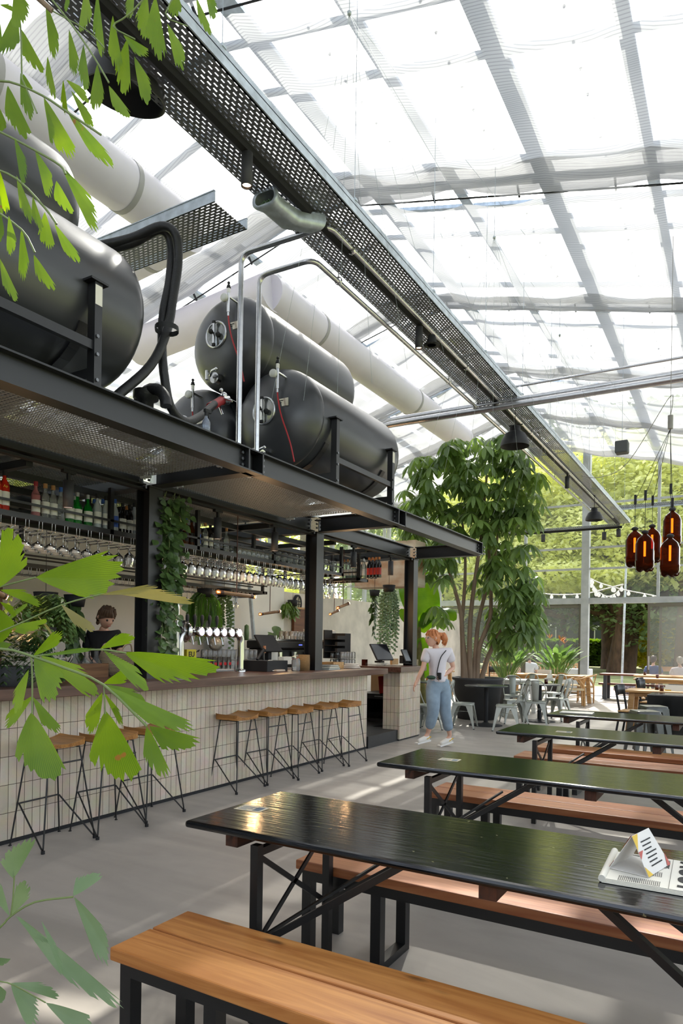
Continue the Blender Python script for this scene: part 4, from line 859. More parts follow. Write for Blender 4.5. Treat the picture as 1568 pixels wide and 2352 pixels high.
PB={'red':bottle(GR,CBk,LW,.33,.04),'pink':bottle(GP,CRd,LW,.3,.038),'clear':bottle(GC,CCo,LW,.3,.037),'clearb':bottle(GC,CBl,None,.3,.036),'green':bottle(GG,CSi,LW,.29,.042,.55),'frost':bottle(GB,CBk,LW,.32,.037),'frostb':bottle(GB,CBl,LBl,.31,.035),'amber':bottle(GA,CBk,LB,.31,.036),'amberb':bottle(GA,CBl,LB,.3,.035),'dark':bottle(GD,CBk,LW,.29,.036),'bluel':bottle(GC,CBl,LBl,.32,.033),'cork':bottle(GC,CCo,None,.3,.042,.55),'rum':bottle(GC,CSi,LW,.3,.036,liquid=M('greenish','#8fb79a',.3)),'port':bottle(GD,M('cap_orange','#b5713a',.4),LR,.31,.036)}
used=set()
NM={'red':'orange-red aperitif','pink':'pink gin','clear':'clear gin','clearb':'blue-capped clear','green':'green glass gin','frost':'frosted vodka','frostb':'frosted blue-label','amber':'amber whisky','amberb':'blue-capped amber','dark':'dark liqueur','bluel':'blue-label clear','cork':'corked clear round','rum':'white-label rum','port':'dark red-label'}
def put(kind,loc,label,group,s=1.0,rzz=0):
    src=PB[kind]
    if kind in used: o=dup(src)
    else: used.add(kind); o=src
    o.location=loc; o.rotation_euler=(0,0,rzz); o.scale=(s,s,s); return tag(o,label,'bottle',group)
# ---------------- hanging shelf racks ----------------
AX=-5.1; AZ=2.53; YR=U(788,1330,X=AX).y
def rack(label,x0,x1,y0,y1,z,ups,along='Y',dep=.34):
    t=thing('shelf_rack',label,'shelf',((x0+x1)/2,(y0+y1)/2,z)); ox,oy=(x0+x1)/2,(y0+y1)/2
    def B(name,bs,mat=BLK):
        m=MB()
        for b_ in bs: m.box(b_[0]-ox,b_[1]-ox,b_[2]-oy,b_[3]-oy,b_[4]-z,b_[5]-z)
        return m.build(name,mat,t)
    B('shelf_frame',[(x0,x0+.03,y0,y1,z-.045,z),(x1-.03,x1,y0,y1,z-.045,z),(x0,x1,y0,y0+.03,z-.045,z),(x0,x1,y1-.03,y1,z-.045,z)])
    B('shelf_board',[(x0+.03,x1-.03,y0+.03,y1-.03,z-.012,z-.002)],BLKM)
    if along=='Y': B('guard_rail',[(x1-.012,x1,y0,y1,z+.075,z+.095),(x0,x0+.012,y0,y1,z+.075,z+.095)])
    else: B('guard_rail',[(x0,x1,y0,y0+.012,z+.075,z+.095)])
    for (ux,uy) in ups: B('upright',[(ux-.02,ux+.02,uy-.02,uy+.02,z-.04,CZ-.0)])
    return t
ra=rack('long black hanging shelf rack for bottles and glasses above the bar, parallel to the counter',AX-.36,AX,-1.5,YR,AZ,[(AX-.02,y) for y in (2.45,4.42,5.6,7.0,YR-.03)]+[(AX-.34,y) for y in (2.45,4.42,5.6,7.0,YR-.03)])
rb=rack('short black shelf rack crossing the far end of the bar with lined-up bottles',-7.0,AX-.0,YR+.45,YR+.78,AZ-.02,[(AX-.02,YR+.5),(-5.6,YR+.5),(-6.5,YR+.5)],'X')
rc=rack('black hanging rack farther back with stemware, behind the hanging ferns',-7.0,-6.7,1.5,9.0,2.32,[(-6.72,y) for y in (2.2,4.6,7.0,8.9)])
# wire hanger rails and upside-down stemware
WG=[]
def goblet(kind):
    m=MB()
    if kind=='coupe': prof=[(.034,0),(.033,-.003),(.004,-.012),(.0035,-.085),(.012,-.095),(.045,-.118),(.050,-.150),(.048,-.152)]
    elif kind=='balloon': prof=[(.034,0),(.033,-.003),(.004,-.012),(.0035,-.055),(.014,-.066),(.044,-.095),(.050,-.13),(.040,-.185)]
    else: prof=[(.030,0),(.029,-.003),(.004,-.012),(.0035,-.085),(.010,-.095),(.028,-.12),(.030,-.15),(.024,-.19)]
    m.lathe(prof,(0,0,0),14); return m
SG=glass('stemware',(.9,.92,.92),.45,.08,.3,(.85,.87,.88))
def hang(kind,poses,label,group):
    o=None
    for p in poses:
        if o is None: o=goblet(kind).build('wine_glass',SG); q=o
        else: q=o.copy(); COL.objects.link(q)
        q.location=p; q.rotation_euler=(0,0,random.uniform(0,6)); tag(q,label,'glass',group)
def rails(par,x0,x1,ys,z,ax='Y'):
    m=MB(); loc=par.location
    for y in ys:
        for d in (-.016,.016):
            if ax=='Y': m.tube([(x1-loc.x,y+d-loc.y,z-loc.z),(x1-loc.x,y+d-loc.y,z-.075-loc.z),(x0-loc.x,y+d-loc.y,z-.075-loc.z)],.0028,4)
            else: m.tube([(y+d-loc.x,x0-loc.y,z-loc.z),(y+d-loc.x,x0-loc.y,z-.075-loc.z),(y+d-loc.x,x1-loc.y,z-.075-loc.z)],.0028,4)
    m.build('glass_rail',STEEL,par)
ys=[1.3+.125*i for i in range(int((YR-1.4)/.125))]
rails(ra,AX-.34,AX-.01,ys,AZ-.045)
hz=AZ-.045-.072
for k,rw in enumerate(('front','middle','rear')): hang('coupe',[(AX-.05-.13*k,y,hz) for y in ys if y<4.45],'clear coupe glass hanging in the %s row left of the first column'%rw,'%s row of stemware left of the first column'%rw)
for k,rw in enumerate(('front','rear')):
    for a_,b_,sc2_ in ((4.6,7.3,'between the ivy column and the second column'),(7.3,12,'beyond the second column')): hang('balloon',[(AX-.05-.15*k,y,hz) for y in ys if a_<=y<b_],'clear balloon glass hanging in the %s row %s'%(rw,sc2_),'%s row of stemware %s'%(rw,sc2_))
ys2=[1.7+.1*i for i in range(70)]; rails(rc,-6.99,-6.71,ys2[::1],2.275)
hang('flute',[(-6.76,y,2.205) for y in ys2 if y<4.4 or 6.3<y<8.4],'slim wine glass hanging upside down from the rack at the back','stemware hanging from the back rack')
xs3=[-5.25-.1*i for i in range(13)]; rails(rb,YR+.46,YR+.75,xs3,AZ-.065,'X'); hang('flute',[(x,YR+.5,AZ-.137) for x in xs3[2:6]],'wine glass hanging from the short cross rack','stemware hanging from the cross rack')
# bottles on rack A (pixel columns give the order along the shelf)
def shelfY(px,X=AX-.08): return U(px,1250,X=X).y
SH=[(-8,'red'),(10,'red'),(82,'pink'),(104,'clear'),(122,'clear'),(140,'clearb'),(160,'green'),(178,'green'),(202,'green'),(224,'frost'),(244,'frost'),(264,'frostb'),(282,'dark'),(298,'dark'),(309,'frost')]
for i,(px,k) in enumerate(SH):
    y=shelfY(px); put(k,(AX-.09,y,AZ),'%s bottle on the shelf left of the first column, %s from left'%(NM[k],['first','second','third','fourth','fifth','sixth','seventh','eighth','ninth','tenth','eleventh','twelfth','thirteenth','fourteenth','last'][i]),'bottles on the long rack',1.0,R(-20))
for i,(px,k) in enumerate([(150,'clear'),(170,'green'),(215,'clearb'),(235,'bluel'),(255,'clear'),(290,'port')]):
    put(k,(AX-.24,shelfY(px,AX-.24),AZ),'%s bottle in the back row of the long shelf, %s there'%(NM[k],['first','second','third','fourth','fifth','last'][i]),'bottles on the long rack',1.0)
for i,(px,k) in enumerate([(428,'amberb'),(441,'amber'),(456,'bluel'),(472,'clear'),(484,'dark'),(499,'cork'),(521,'cork')]):
    put(k,(AX-.09,shelfY(px),AZ),'%s bottle on the shelf right of the ivy column, %s of seven'%(NM[k],['first','second','third','fourth','fifth','sixth','seventh'][i]),'bottles on the long rack',.95)
# brand lettering seen on the nearest bottles
def btext(s,px,z,size,mat,X=AX-.045): 
    y=shelfY(px); text(s,size,(0.039,0,.17 if z is None else z),(R(90),0,R(70)),mat,bpy.data.objects[s_parent],'lettering') 
for o in [o for o in bpy.data.objects if o.name.startswith('bottle') and o.get('group')=='bottles on the long rack']:
    l=o['label']
    if l.startswith('pink'): text('GORDON',.014,(.0385,0,.19),(R(90),0,R(90)),INK,o,'lettering')
    if l.startswith('clear gin') and 'left of' in l: text('DAMRAK',.018,(.0395,0,.10),(R(90),0,R(90)),INK,o,'lettering')
    if l.startswith('orange-red'): text('Ap',.03,(.0415,0,.2),(R(90),0,R(90)),YEL,o,'lettering')
# jars and tumblers upside down on the shelf
m=MB(); m.lathe([(.034,0),(.036,.01),(.036,.10),(.03,.112),(0,.114)],(0,0,0),14); tum=m.build('tumbler',glass('tumbler_glass',(.88,.9,.9),.4,.06,.14))
m=MB(); m.lathe([(.035,0),(.033,.02),(.046,.035),(.046,.12),(.035,.135),(0,.135)],(0,0,0),14); jar=m.build('glass_jar',JARG)
fst={}
def put1(src,loc,label,cat,group,s=1):
    if src.name in fst: o=dup(src)
    else: fst[src.name]=1; o=src
    o.location=loc; o.scale=(s,)*3; return tag(o,label,cat,group)
yy=shelfY(545); y2=shelfY(612)
k=0
while yy+.09*k<y2:
    for dx in (.06,.16,.26): put1(tum,(AX-dx,yy+.09*k,AZ),'upturned tumbler on the long shelf between the bottles and the big jars','tumbler','tumblers on the long shelf')
    k+=1
for px in (620,636,650,664,677,690): 
    for dx in (.07,.2): put1(jar,(AX-dx,shelfY(px),AZ),'upturned glass jar on the long shelf just left of the second column','jar','jars left of the second column')
for px in (748,768): put1(jar,(AX-.1,shelfY(px),AZ),'large upturned glass jar at the far end of the long shelf','jar','jars right of the second column',1.25)
for i,px in enumerate([790,798,806,815,825,834,847,855,863,870]):
    k='clear' if px<800 else ('rum' if px<840 else 'port'); p=U(px,1345,Y=YR+.56)
    put(k,(p.x,YR+.56,AZ-.02),'%s bottle on the cross rack at the far end, %s from the left'%(NM[k],['first','second','third','fourth','fifth','sixth','seventh','eighth','ninth','last'][i]),'bottles on the cross rack',1.0,R(-70))
for i,px in enumerate([800,812,824,836,850,860]):
    k='rum' if px<840 else 'port'; p=U(px,1345,Y=YR+.68); put(k,(p.x,YR+.68,AZ-.02),'%s bottle in the rear row of the cross rack, %s of six'%(NM[k],['first','second','third','fourth','fifth','sixth'][i]),'bottles on the cross rack')
for k in PB:
    if k not in used: 
        for c in list(PB[k].children): bpy.data.objects.remove(c)
        bpy.data.objects.remove(PB[k])
# ---------------- things on the bar top ----------------
def onbar(px,py,z=CT): p=U(px,py,Z=z); return p
# striped basket
p=onbar(275,1553); bk=thing('woven_basket','round woven basket striped black and straw with looped handles on the bar top','basket',(p.x-.05,p.y,CT))
BSK=M('basket_weave','#b7a27f',.85,bump=.5,bsc=80); t=BSK.node_tree; b=t.nodes['Principled BSDF']; tc=t.nodes.new('ShaderNodeTexCoord'); wv=t.nodes.new('ShaderNodeTexWave'); wv.bands_direction='Z'; wv.inputs['Scale'].default_value=24; wv.inputs['Distortion'].default_value=.4; t.links.new(tc.outputs['Object'],wv.inputs['Vector']); rp=t.nodes.new('ShaderNodeValToRGB'); rp.color_ramp.elements[0].color=C('#26211e'); rp.color_ramp.elements[0].position=.45; rp.color_ramp.elements[1].color=C('#b5a184'); rp.color_ramp.elements[1].position=.55; t.links.new(wv.outputs[0],rp.inputs[0]); t.links.new(rp.outputs[0],b.inputs['Base Color'])
m=MB(); m.lathe([(0,0),(.14,0),(.165,.06),(.17,.13),(.16,.2),(.145,.24),(.14,.235),(.13,.02),(0,.02)],(0,0,0),28); m.build('basket_body',BSK,bk)
m=MB()
for s in (-1,1): m.tube(smooth([(s*.13,-.07,.23),(s*.15,-.03,.30),(s*.16,.03,.31),(s*.14,.07,.23)],4),.008,6)
m.build('handle',M('straw','#b5a184',.8),bk)
p=onbar(190,1556); cr=thing('wooden_crate','small wooden crate with glass bottles and carafes on the bar top behind the leaves','crate',(p.x-.05,p.y,CT))
m=MB(); 
for a in ((-.14,.14,-.22,-.205,0,.13),(-.14,.14,.205,.22,0,.13),(-.14,-.125,-.205,.205,0,.13),(.125,.14,-.205,.205,0,.13),(-.125,.125,-.205,.205,0,.015)): m.box(*a)
m.build('crate_body',wood('crate_wood','#7d5a3c','#5a3c26',1,1.5,.6,.3,.1),cr)
m=MB(); m.lathe([(0,0),(.045,0),(.05,.02),(.05,.1),(.02,.15),(.018,.2)],(0,0,0),14); car=m.build('carafe',CLEAR)
for i,(dx,dy) in enumerate(((-.06,-.14),(.04,-.1),(-.05,0),(.05,.04),(-.04,.12),(.05,.15))): put1(car,(cr.location.x+dx,cr.location.y+dy,CT+.016),'small clear carafe standing in the wooden crate','carafe','carafes in the wooden crate',1.15)
for i,(px,py) in enumerate([(148,1530),(168,1528),(225,1525),(250,1520)]): p=onbar(px,py+18); put1(tum,(p.x-.3,p.y+.1,CT),'upturned tumbler behind the wooden crate','tumbler','tumblers behind the crate',1.2)
p=onbar(433,1538); bk=thing('black_basket','small black woven belly basket beside the ivy column','basket',(p.x-.05,p.y,CT)); m=MB(); m.lathe([(0,0),(.1,0),(.135,.05),(.13,.1),(.105,.15),(.115,.19),(.11,.19),(.095,.14),(.1,.02),(0,.02)],(0,0,0),24); m.build('basket_body',M('black_weave','#212022',.8,bump=.8,bsc=60),bk); m=MB(); m.tube(smooth([(.02,.1,.18),(.05,.18,.24),(.02,.2,.22)],4),.007,6); m.build('handle',BLKM,bk)
p=U(432,1502,X=-5.3); eu=thing('eu_box','yellow crate end printed EU in front of green boxes behind the beer tower','box',tuple(p)); m=MB(); m.box(-.05,.05,-.075,.075,-.06,.05); m.build('box_body',M('eu_yellow','#c9b92a',.6),eu); text('EU',.08,(.0515,0,-.005),(R(90),0,R(90)),INK,eu,'lettering',bold=.002)
o=wbox('green_box',470,1508,1.15,.3,.35,.12,M('green_card','#3e5a38',.7),'green cardboard box under the beer taps','box'); o.location.x-=.3
o=wbox('olive_box',452,1497,1.15,.3,.2,.2,M('olive_card','#6f7f4a',.7),'olive green carton behind the yellow printed one','box'); o.location.x-=.3
p=U(495,1480,X=-5.35); m=MB(); m.ball((0,0,0),.1,12,.8,.9,.8); m.ball((0,.02,.09),.04,8); o=m.build('plastic_bag',glass('bag_plastic',(.8,.78,.74),.35,.1,.35,(.7,.62,.5))); o.location=p; tag(o,'clear plastic bag of bread behind the beer taps','bag')
# tray of logo glasses
p=onbar(495,1542); m=MB(); m.box(-.12,.12,-.5,.5,0,.012); o=m.build('drip_tray',M('white_cloth','#c9c9c9',.6,bump=.4,bsc=20)); o.location=(p.x-.25,p.y,CT); tag(o,'pale drying mat under the rows of beer glasses','mat')
m=MB(); m.lathe([(.026,0),(.028,.01),(.034,.15),(.032,.15),(.027,.012),(0,.01)],(0,0,0),12); bg_=m.build('beer_glass',CLEAR); m=MB(); m.lathe([(.0315,.05),(.0325,.085)],(0,0,0),10,a0=-.8,a1=.8); m.build('red_print',M('red_print','#b3262c',.5),bg_)
for i in range(11):
    for j in range(3): put1(bg_,(p.x-.17-.08*j,p.y-.46+.09*i,CT+.012),'straight beer glass with a red print drying on the mat','beer glass','beer glasses on the drying mat')
# beer tower
bt=thing('beer_tower','chrome beer tower with six round lit medallions and black tap handles','beer tower')
A=U(413,1500,X=-5.12); Bq=U(553,1505,X=-5.12); ty=U(480,1452,X=-5.12)
zc=ty.z
m=MB(); m.tube(fillet([(A.x,A.y,CT),(A.x,A.y,zc+.0),(A.x,Bq.y,zc),(A.x,Bq.y,CT)],.12,8),.045,16); m.build('tap_rail',CHROME,bt)
m=MB(); m.tube([(A.x,A.y-.05,CT),(A.x,A.y-.05,zc+.55)],.028,12); m.lathe([(0,-.03),(.12,-.03),(.12,0),(.1,.03),(.05,.04)],(A.x,A.y+.06,zc),20,'Y'); m.build('side_pipe',CHROME,bt)
m=MB(); m.lathe([(.075,0),(.075,.02),(.05,.03)],(A.x,A.y,CT),18); m.lathe([(.075,0),(.075,.02),(.05,.03)],(A.x,Bq.y,CT),18); m.build('base_flange',CHROME,bt)
MD=M('medallion_lit','#d9d4e6',.2,emi=.35,ecol='#d9d4e8')
for px in (457,475,492,509,527,544):
    q=U(px,1452,X=-5.05); md=MB(); md.lathe([(0,.04),(.048,.04),(.055,.03),(.055,-.02),(.03,-.04)],(q.x,q.y,zc),24,'X'); d_=md.build('medallion_ring',CHROME,bt); md=MB(); md.lathe([(0,.043),(.044,.043)],(q.x,q.y,zc),20,'X'); md.build('medallion_face',MD,d_)
for px in (430,447,464,481,498):
    q=U(px,1440,X=-5.12); m=MB(); m.tube([(q.x-.02,q.y,zc+.03),(q.x,q.y,zc+.09)],.01,6); m.lathe([(.012,.08),(.02,.13),(.02,.17),(.008,.19),(0,.19)],(q.x,q.y,zc),10); m.build('tap_handle',BLKM,bt); m=MB(); m.tube([(q.x+.06,q.y,zc-.03),(q.x+.09,q.y,zc-.14)],.008,6); m.build('spout',CHROME,bt)
# till area left of the second column
def screen(name,px,py,w,h,tilt,rz_,label,X=None,sm='#1b1c1f',z=None,cat='screen'):
    p=U(px,py,X=X) if X else U(px,py,Z=z); t=thing(name,label,cat,tuple(p),rz_)
    mt=Matrix.Rotation(tilt,4,'Y')
    m=MB(); m.box(-.012,.012,-w/2,w/2,-h/2,h/2,mt); m.build('screen_case',BLKM,t,bevel=.004)
    m=MB(); m.box(.0125,.0135,-w/2+.012,w/2-.012,-h/2+.012,h/2-.012,mt); m.build('screen_glass',M('screen_glass',sm,.08),t)
    return t,p
t_,p=screen('till_screen',616,1478,.36,.26,R(38),R(175),'black till screen seen from behind, leaning left of the second column',X=-5.15)
m=MB(); m.box(-.03,.03,-.03,.03,-.33,-.02); m.build('stand',BLKM,t_)
o=wbox('cash_drawer',610,1541,CT,.36,.42,.13,BLKM,'black cash drawer on the bar top beside the card terminal','cash drawer'); 
ch=thing('card_terminal','cream card terminal with a looped cable lying on the bar top','card terminal',tuple(onbar(612,1541))); ch.location.x+=.18; m=MB(); m.box(-.04,.04,-.09,.09,0,.022); m.build('terminal_body',M('cream_plastic','#b9a896',.5),ch,bevel=.008); m=MB(); m.tube(smooth([(0,-.09,.01),(-.05,-.2,.03),(-.08,-.12,.12),(-.1,.0,.13),(-.12,.2,.08),(-.15,.3,.02)],5),.004,5); m.build('cable',PAPER,ch)
sc=thing('barcode_scanner','black barcode scanner standing among papers by the till','scanner',tuple(U(600,1500,X=-5.1))); m=MB(); m.tube(smooth([(0,-.08,-.08),(0,0,0),(0,.05,.04)],4),[.02]*8+[.03],8); m.tube([(0,.02,0),(0,.05,-.12)],.012,6); m.build('scanner_body',BLKM,sc); m=MB(); m.box(-.01,.01,.05,.08,.0,.09); m.build('scanner_tip',M('tan','#9c6a4c',.6),sc)
p=onbar(679,1541); j=thing('clip_jar','clear clip-top jar with a red seal beside the rope basket','jar',(p.x,p.y,CT)); m=MB(); m.lathe([(0,0),(.05,0),(.055,.01),(.055,.13),(.045,.145),(.045,.155)],(0,0,0),20); m.build('jar_glass',JARG,j); m=MB(); m.lathe([(.05,0),(.05,.008),(0,.01)],(-.01,0,.17),18,M=Matrix.Rotation(R(25),3,'X')); m.tube([(0,.05,.14),(0,.065,.1),(0,.055,.16)],.003,5); m.build('jar_lid',CLEAR,j); m=MB(); m.lathe([(.051,-.004),(.051,.002)],(-.01,0,.17),18,M=Matrix.Rotation(R(25),3,'X')); m.build('rubber_seal',RED,j)
p=onbar(703,1540); m=MB(); m.lathe([(0,0),(.085,0),(.088,.1),(.085,.2),(.075,.2),(.075,.02),(0,.02)],(0,0,0),24); o=m.build('rope_basket',M('rope','#8e6e46',.85,var=.2,sc=30,bump=.8,bsc=50,stretch=(1,1,6))); o.location=(p.x-.03,p.y-.03,CT); tag(o,'tan coiled rope basket leaning against the second column','basket')
for i,(px,py,w,h,l) in enumerate([(622,1500,.2,.26,'white receipt papers stacked behind the scanner'),(655,1505,.28,.1,'crumpled white paper pile beside the till screen')]):
    q=U(px,py,X=-5.3); m=MB(); m.box(-.04,.04,-w/2,w/2,-.12,h-.12); o=m.build('paper_stack',PAPER); o.location=q; o.rotation_euler=(0,0,.2*i); tag(o,l,'papers')
# espresso machine and shelf of mugs and glasses behind
p=U(600,1462,X=-6.3); em=thing('espresso_machine','long black and chrome espresso machine with cups on top behind the tills','espresso machine',(p.x,p.y+.7,1.1))
m=MB(); m.box(-.25,.25,-.75,.75,.30,.42); m.box(-.25,.15,-.7,.7,0,.30); m.build('machine_body',BLK,em,bevel=.02); m=MB(); m.box(-.27,.25,-.74,.74,.42,.445); 
for q in (-.5,-.1,.3): m.cyl((.2,q,.15),.045,.1,14); m.tube([(.2,q,.15),(.34,q,.13)],.014,6)
for q in range(8): m.cyl((.2,-.6+.17*q,.45),.018,.05,8)
m.build('chrome_fittings',CHROME,em); m=MB()
for q in range(5): m.box(.251,.253,-.05+.02*q,-.04+.02*q,.35,.37); m.box(.251,.253,.4+.03*q,.415+.03*q,.35,.37)
m.build('buttons',M('button_blue','#5a6ac0',.4,emi=.8,ecol='#7080ff'),em)
for r_ in range(9):
    for c_ in range(3): put1(tum,(em.location.x+.15-.1*c_,em.location.y-.1+.085*r_,1.1+.447),'clear coffee glass stacked on top of the espresso machine','tumbler','glasses on the espresso machine',1.15)
m=MB(); m.lathe([(.03,0),(.036,.01),(.04,.085),(.036,.085),(.032,.012),(0,.01)],(0,0,0),14); m.tube(smooth([(0,.038,.07),(0,.065,.06),(0,.06,.025),(0,.034,.02)],3),.005,5); mug=m.build('mug',M('mug_white','#c9c2b4',.4))
for i in range(7): put1(mug,(em.location.x+.14-.12*(i%2),em.location.y+.60-.0+.0+.09*(i%4)-.2,1.55+.09*(i//4)),'cream mug stacked at the right of the espresso machine top','mug','mugs on the espresso machine')
bcn=thing('back_counter','dark back counter carrying the espresso machine and glass racks','counter',(-6.6,6.3,0)); m=MB(); m.box(-.4,.35,-3.6,2.6,.16,1.06); m.build('cabinet',BLKM,bcn); m=MB(); m.box(-.42,.37,-3.62,2.62,1.06,1.1); m.build('steel_top',STEEL,bcn)
for i in range(12): put1(tum,(-6.25,7.0+.1*i,1.1),'clear glass on the back counter below the espresso machine','tumbler','glasses on the back counter',1.25)
for i in range(12): put1(tum,(-6.25,7.0+.1*i,1.245),'clear glass stacked as a second layer on the back counter','tumbler','upper glasses on the back counter',1.25)
# right of the second column
q=onbar(762,1538); bks=[]
for i,(w,mt,l) in enumerate(((.2,M('book_teal','#4f6a6a',.6),'teal closed book at the bottom of the pile on the bar top'),(.19,M('book_cream','#b6ac94',.6),'cream booklet in the middle of the pile on the bar top'),(.18,M('book_black','#26262a',.5),'black notebook with a red ribbon on top of the pile on the bar top'))):
    bb=thing('book',l,'book',(q.x-.05,q.y,CT+.022*i),R(-4+5*i)); m=MB(); m.box(-w/2,w/2,-.13,.13,0,.004); m.box(-w/2,w/2,-.13,.13,.017,.021); m.box(-w/2,-w/2+.004,-.13,.13,.004,.017); m.build('cover',mt,bb); m=MB(); m.box(-w/2+.004,w/2-.004,-.126,.126,.004,.017); m.build('pages',PAPER,bb)
q=onbar(776,1536); cr=thing('wooden_box','open pale wooden box beside the folded towel on the bar top','box',(q.x-.12,q.y+.05,CT)); m=MB()
for a in ((-.1,.1,-.14,-.13,0,.09),(-.1,.1,.13,.14,0,.09),(-.1,-.09,-.13,.13,0,.09),(.09,.1,-.13,.13,0,.09)): m.box(*a)
m.build('box_body',OAK,cr)
q=onbar(818,1535); m=MB(); 
for i in range(3): loft(m,[[(x*(.9 if k in (0,3) else 1)+.0,y*(.9 if k in (0,3) else 1),z) for x,y in rrect(.2-.02*i,.3-.03*i,.05,4)] for k,z in enumerate((.022*i,.022*i+.006,.022*i+.016,.022*i+.022))])
m.box(-.08,.08,-.12,.12,.06,.066); o=m.build('folded_towel',M('towel_cream','#cfc3b6',.9,bump=.3,bsc=12),sub=1); o.location=(q.x-.08,q.y,CT); o.rotation_euler=(0,0,.15); tag(o,'folded cream towel lying on the bar top near its end','towel')
sl_=thing('wash_up_tray','white tray behind the towel at the end of the bar','tray',tuple(U(860,1530,X=-5.5))); m=MB(); m.box(-.3,.3,-.35,.35,-.03,.02); m.build('tray_body',WHITE,sl_,bevel=.008)
for r_ in range(5):
    for c_ in range(3):
        for h_ in range(2):
            q=U(785,1523,X=-5.45); put1(tum,(q.x-.09*c_,q.y+.09*r_,1.13+.118*h_),'clear tumbler in the two-layer stack right of the second column','tumbler','tumbler stack right of the second column',1.0)
m=MB(); m.box(-5.75,-5.35,7.5,9.3,.16,1.125); o=tag(m.build('work_counter',STEEL),'steel work counter behind the bar top end carrying the tumbler stack','counter')
og=thing('cup_organiser','black tiered cup and lid organiser behind the second column','organiser',tuple(U(768,1512,X=-5.6))); m=MB()
for k in range(4): m.box(-.12,.12,-.12,.12,.0+.1*k,.01+.1*k); m.box(.08,.12,-.12,.12,.01+.1*k,.06+.1*k)
m.box(-.14,-.12,-.12,.12,0,.45); m.box(-.12,.12,.12,.3,0,.4); m.build('tiers',BLKM,og)
o=wbox('grinder',757,1455,1.5,.14,.22,.24,M('grinder_white','#b9b9b4',.4),'white and black machine head above the cup organiser','machine',bev=.03); o.location=U(757,1480,X=-6.0)
sc2,p=screen('till_screen',876,1498,.42,.3,R(-32),R(-12),'large tilted black touch screen on the tiled pier end',X=-5.0)
m=MB(); m.box(-.1,.02,-.05,.05,-.17,-.14); m.bar((-.03,0,-.15),(-.02,0,0),.05,.06); m.build('stand',BLKM,sc2)
sc3,p=screen('tablet',932,1506,.12,.24,R(-35),R(-30),'small tilted tablet on a black stand at the far end of the bar',X=-4.8,sm='#6b7074')
m=MB(); m.box(-.1,-.0,-.06,.06,-.12,.0); m.box(-.1,.08,-.06,.06,-.13,-.12); m.build('stand',BLKM,sc3)
for i,(px,py,X,l) in enumerate([(837,1527,-5.2,'amber glass box left of the large touch screen'),(954,1533,-4.75,'amber glass box at the far corner of the pier')]):
    q=U(px,py,X=X); m=MB(); m.box(-.035,.035,-.035,.035,0,.1); o=m.build('amber_box',M('amber_dark','#3a160d',.15)); o.location=(q.x,q.y,CT); tag(o,l,'amber glass')
cb_=thing('cable_bundle','tangled white cables on the bar end under the touch screen','cables',tuple(onbar(900,1529))); m=MB(); pts=[]
rr=random.Random(3)
for i in range(16): pts.append((rr.uniform(-.08,.08),rr.uniform(-.2,.2),.006+rr.random()*.03))
m.tube(smooth(pts,4),.0035,4); m.build('cable',PAPER,cb_); cb_.location.z=CT; cb_.location.x-=.15
o=tag(MB().box(-.02,.02,-.12,.12,0,.1).build('wooden_tray',OAK),'pale wooden box behind the tablet on the pier','box'); q=U(905,1524,X=-5.15); o.location=(q.x,q.y,CT)
sp=thing('loudspeaker','round black speaker behind the tablet at the last column','speaker',tuple(U(940,1488,X=-5.05))); m=MB(); m.lathe([(0,.05),(.08,.05),(.11,.07),(.13,.06),(.14,0),(0,-.05)],(0,0,0),24,'X'); m.build('speaker_shell',BLKM,sp); m=MB(); m.bar((0,0,-.1),(0,0,CT-sp.location.z),.12,.1); m.box(-.06,.06,-.06,.06,CT-sp.location.z,CT-sp.location.z+.01); m.build('stand',BLKM,sp)
# ================= plants =================
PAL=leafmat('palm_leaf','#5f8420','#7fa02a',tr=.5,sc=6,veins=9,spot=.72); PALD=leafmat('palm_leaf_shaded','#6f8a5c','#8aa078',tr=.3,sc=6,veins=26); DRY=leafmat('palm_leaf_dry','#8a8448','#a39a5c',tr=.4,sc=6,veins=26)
SCH=leafmat('umbrella_leaf','#566c44','#7a9652',tr=.42,sc=2.2,rough=.36); IVY=leafmat('ivy_leaf','#35482a','#5a7440',tr=.2,sc=9); FERN=leafmat('fern_leaf','#4c7a34','#6f9c4a',tr=.4,sc=6); CACT=leafmat('cactus_leaf','#4e6a48','#6a8458',tr=.15,sc=6)
BAN=leafmat('banana_leaf','#4e7a2a','#6f9a38',tr=.45,sc=2,veins=12); STR=leafmat('strelitzia_leaf','#54743e','#78965a',tr=.35,sc=3,rough=.35); STEM=M('green_stem','#6b7a48',.6); BARK=M('smooth_bark','#8a7663',.8,var=.25,sc=9,bump=.5,bsc=30,stretch=(1,1,.3)); GSTEM=M('grey_stem','#8b8f78',.6)
def lf(m,base,d,nrm,L,W,n=5,droop=.2,fold=.15,shape=None):
    "one leaf: base point, direction, normal"
    d=Vector(d).normalized(); nrm=Vector(nrm); s=d.cross(nrm)
    if s.length<1e-4: s=d.orthogonal()
    s.normalize(); nrm=s.cross(d).normalized(); vs=[]; 
    for i in range(n+1):
        u=i/n; w=W*.5*(shape(u) if shape else math.sin(math.pi*min(1,u*.94+.03))**.8)
        c=Vector(base)+d*(L*u)-Vector((0,0,1))*(droop*L*u*u); vs+=[c-s*w+nrm*(fold*w),c,c+s*w+nrm*(fold*w)]
    m.add(vs,[(i*3+j,i*3+j+1,i*3+j+4,i*3+j+3) for i in range(n) for j in range(2)],True)
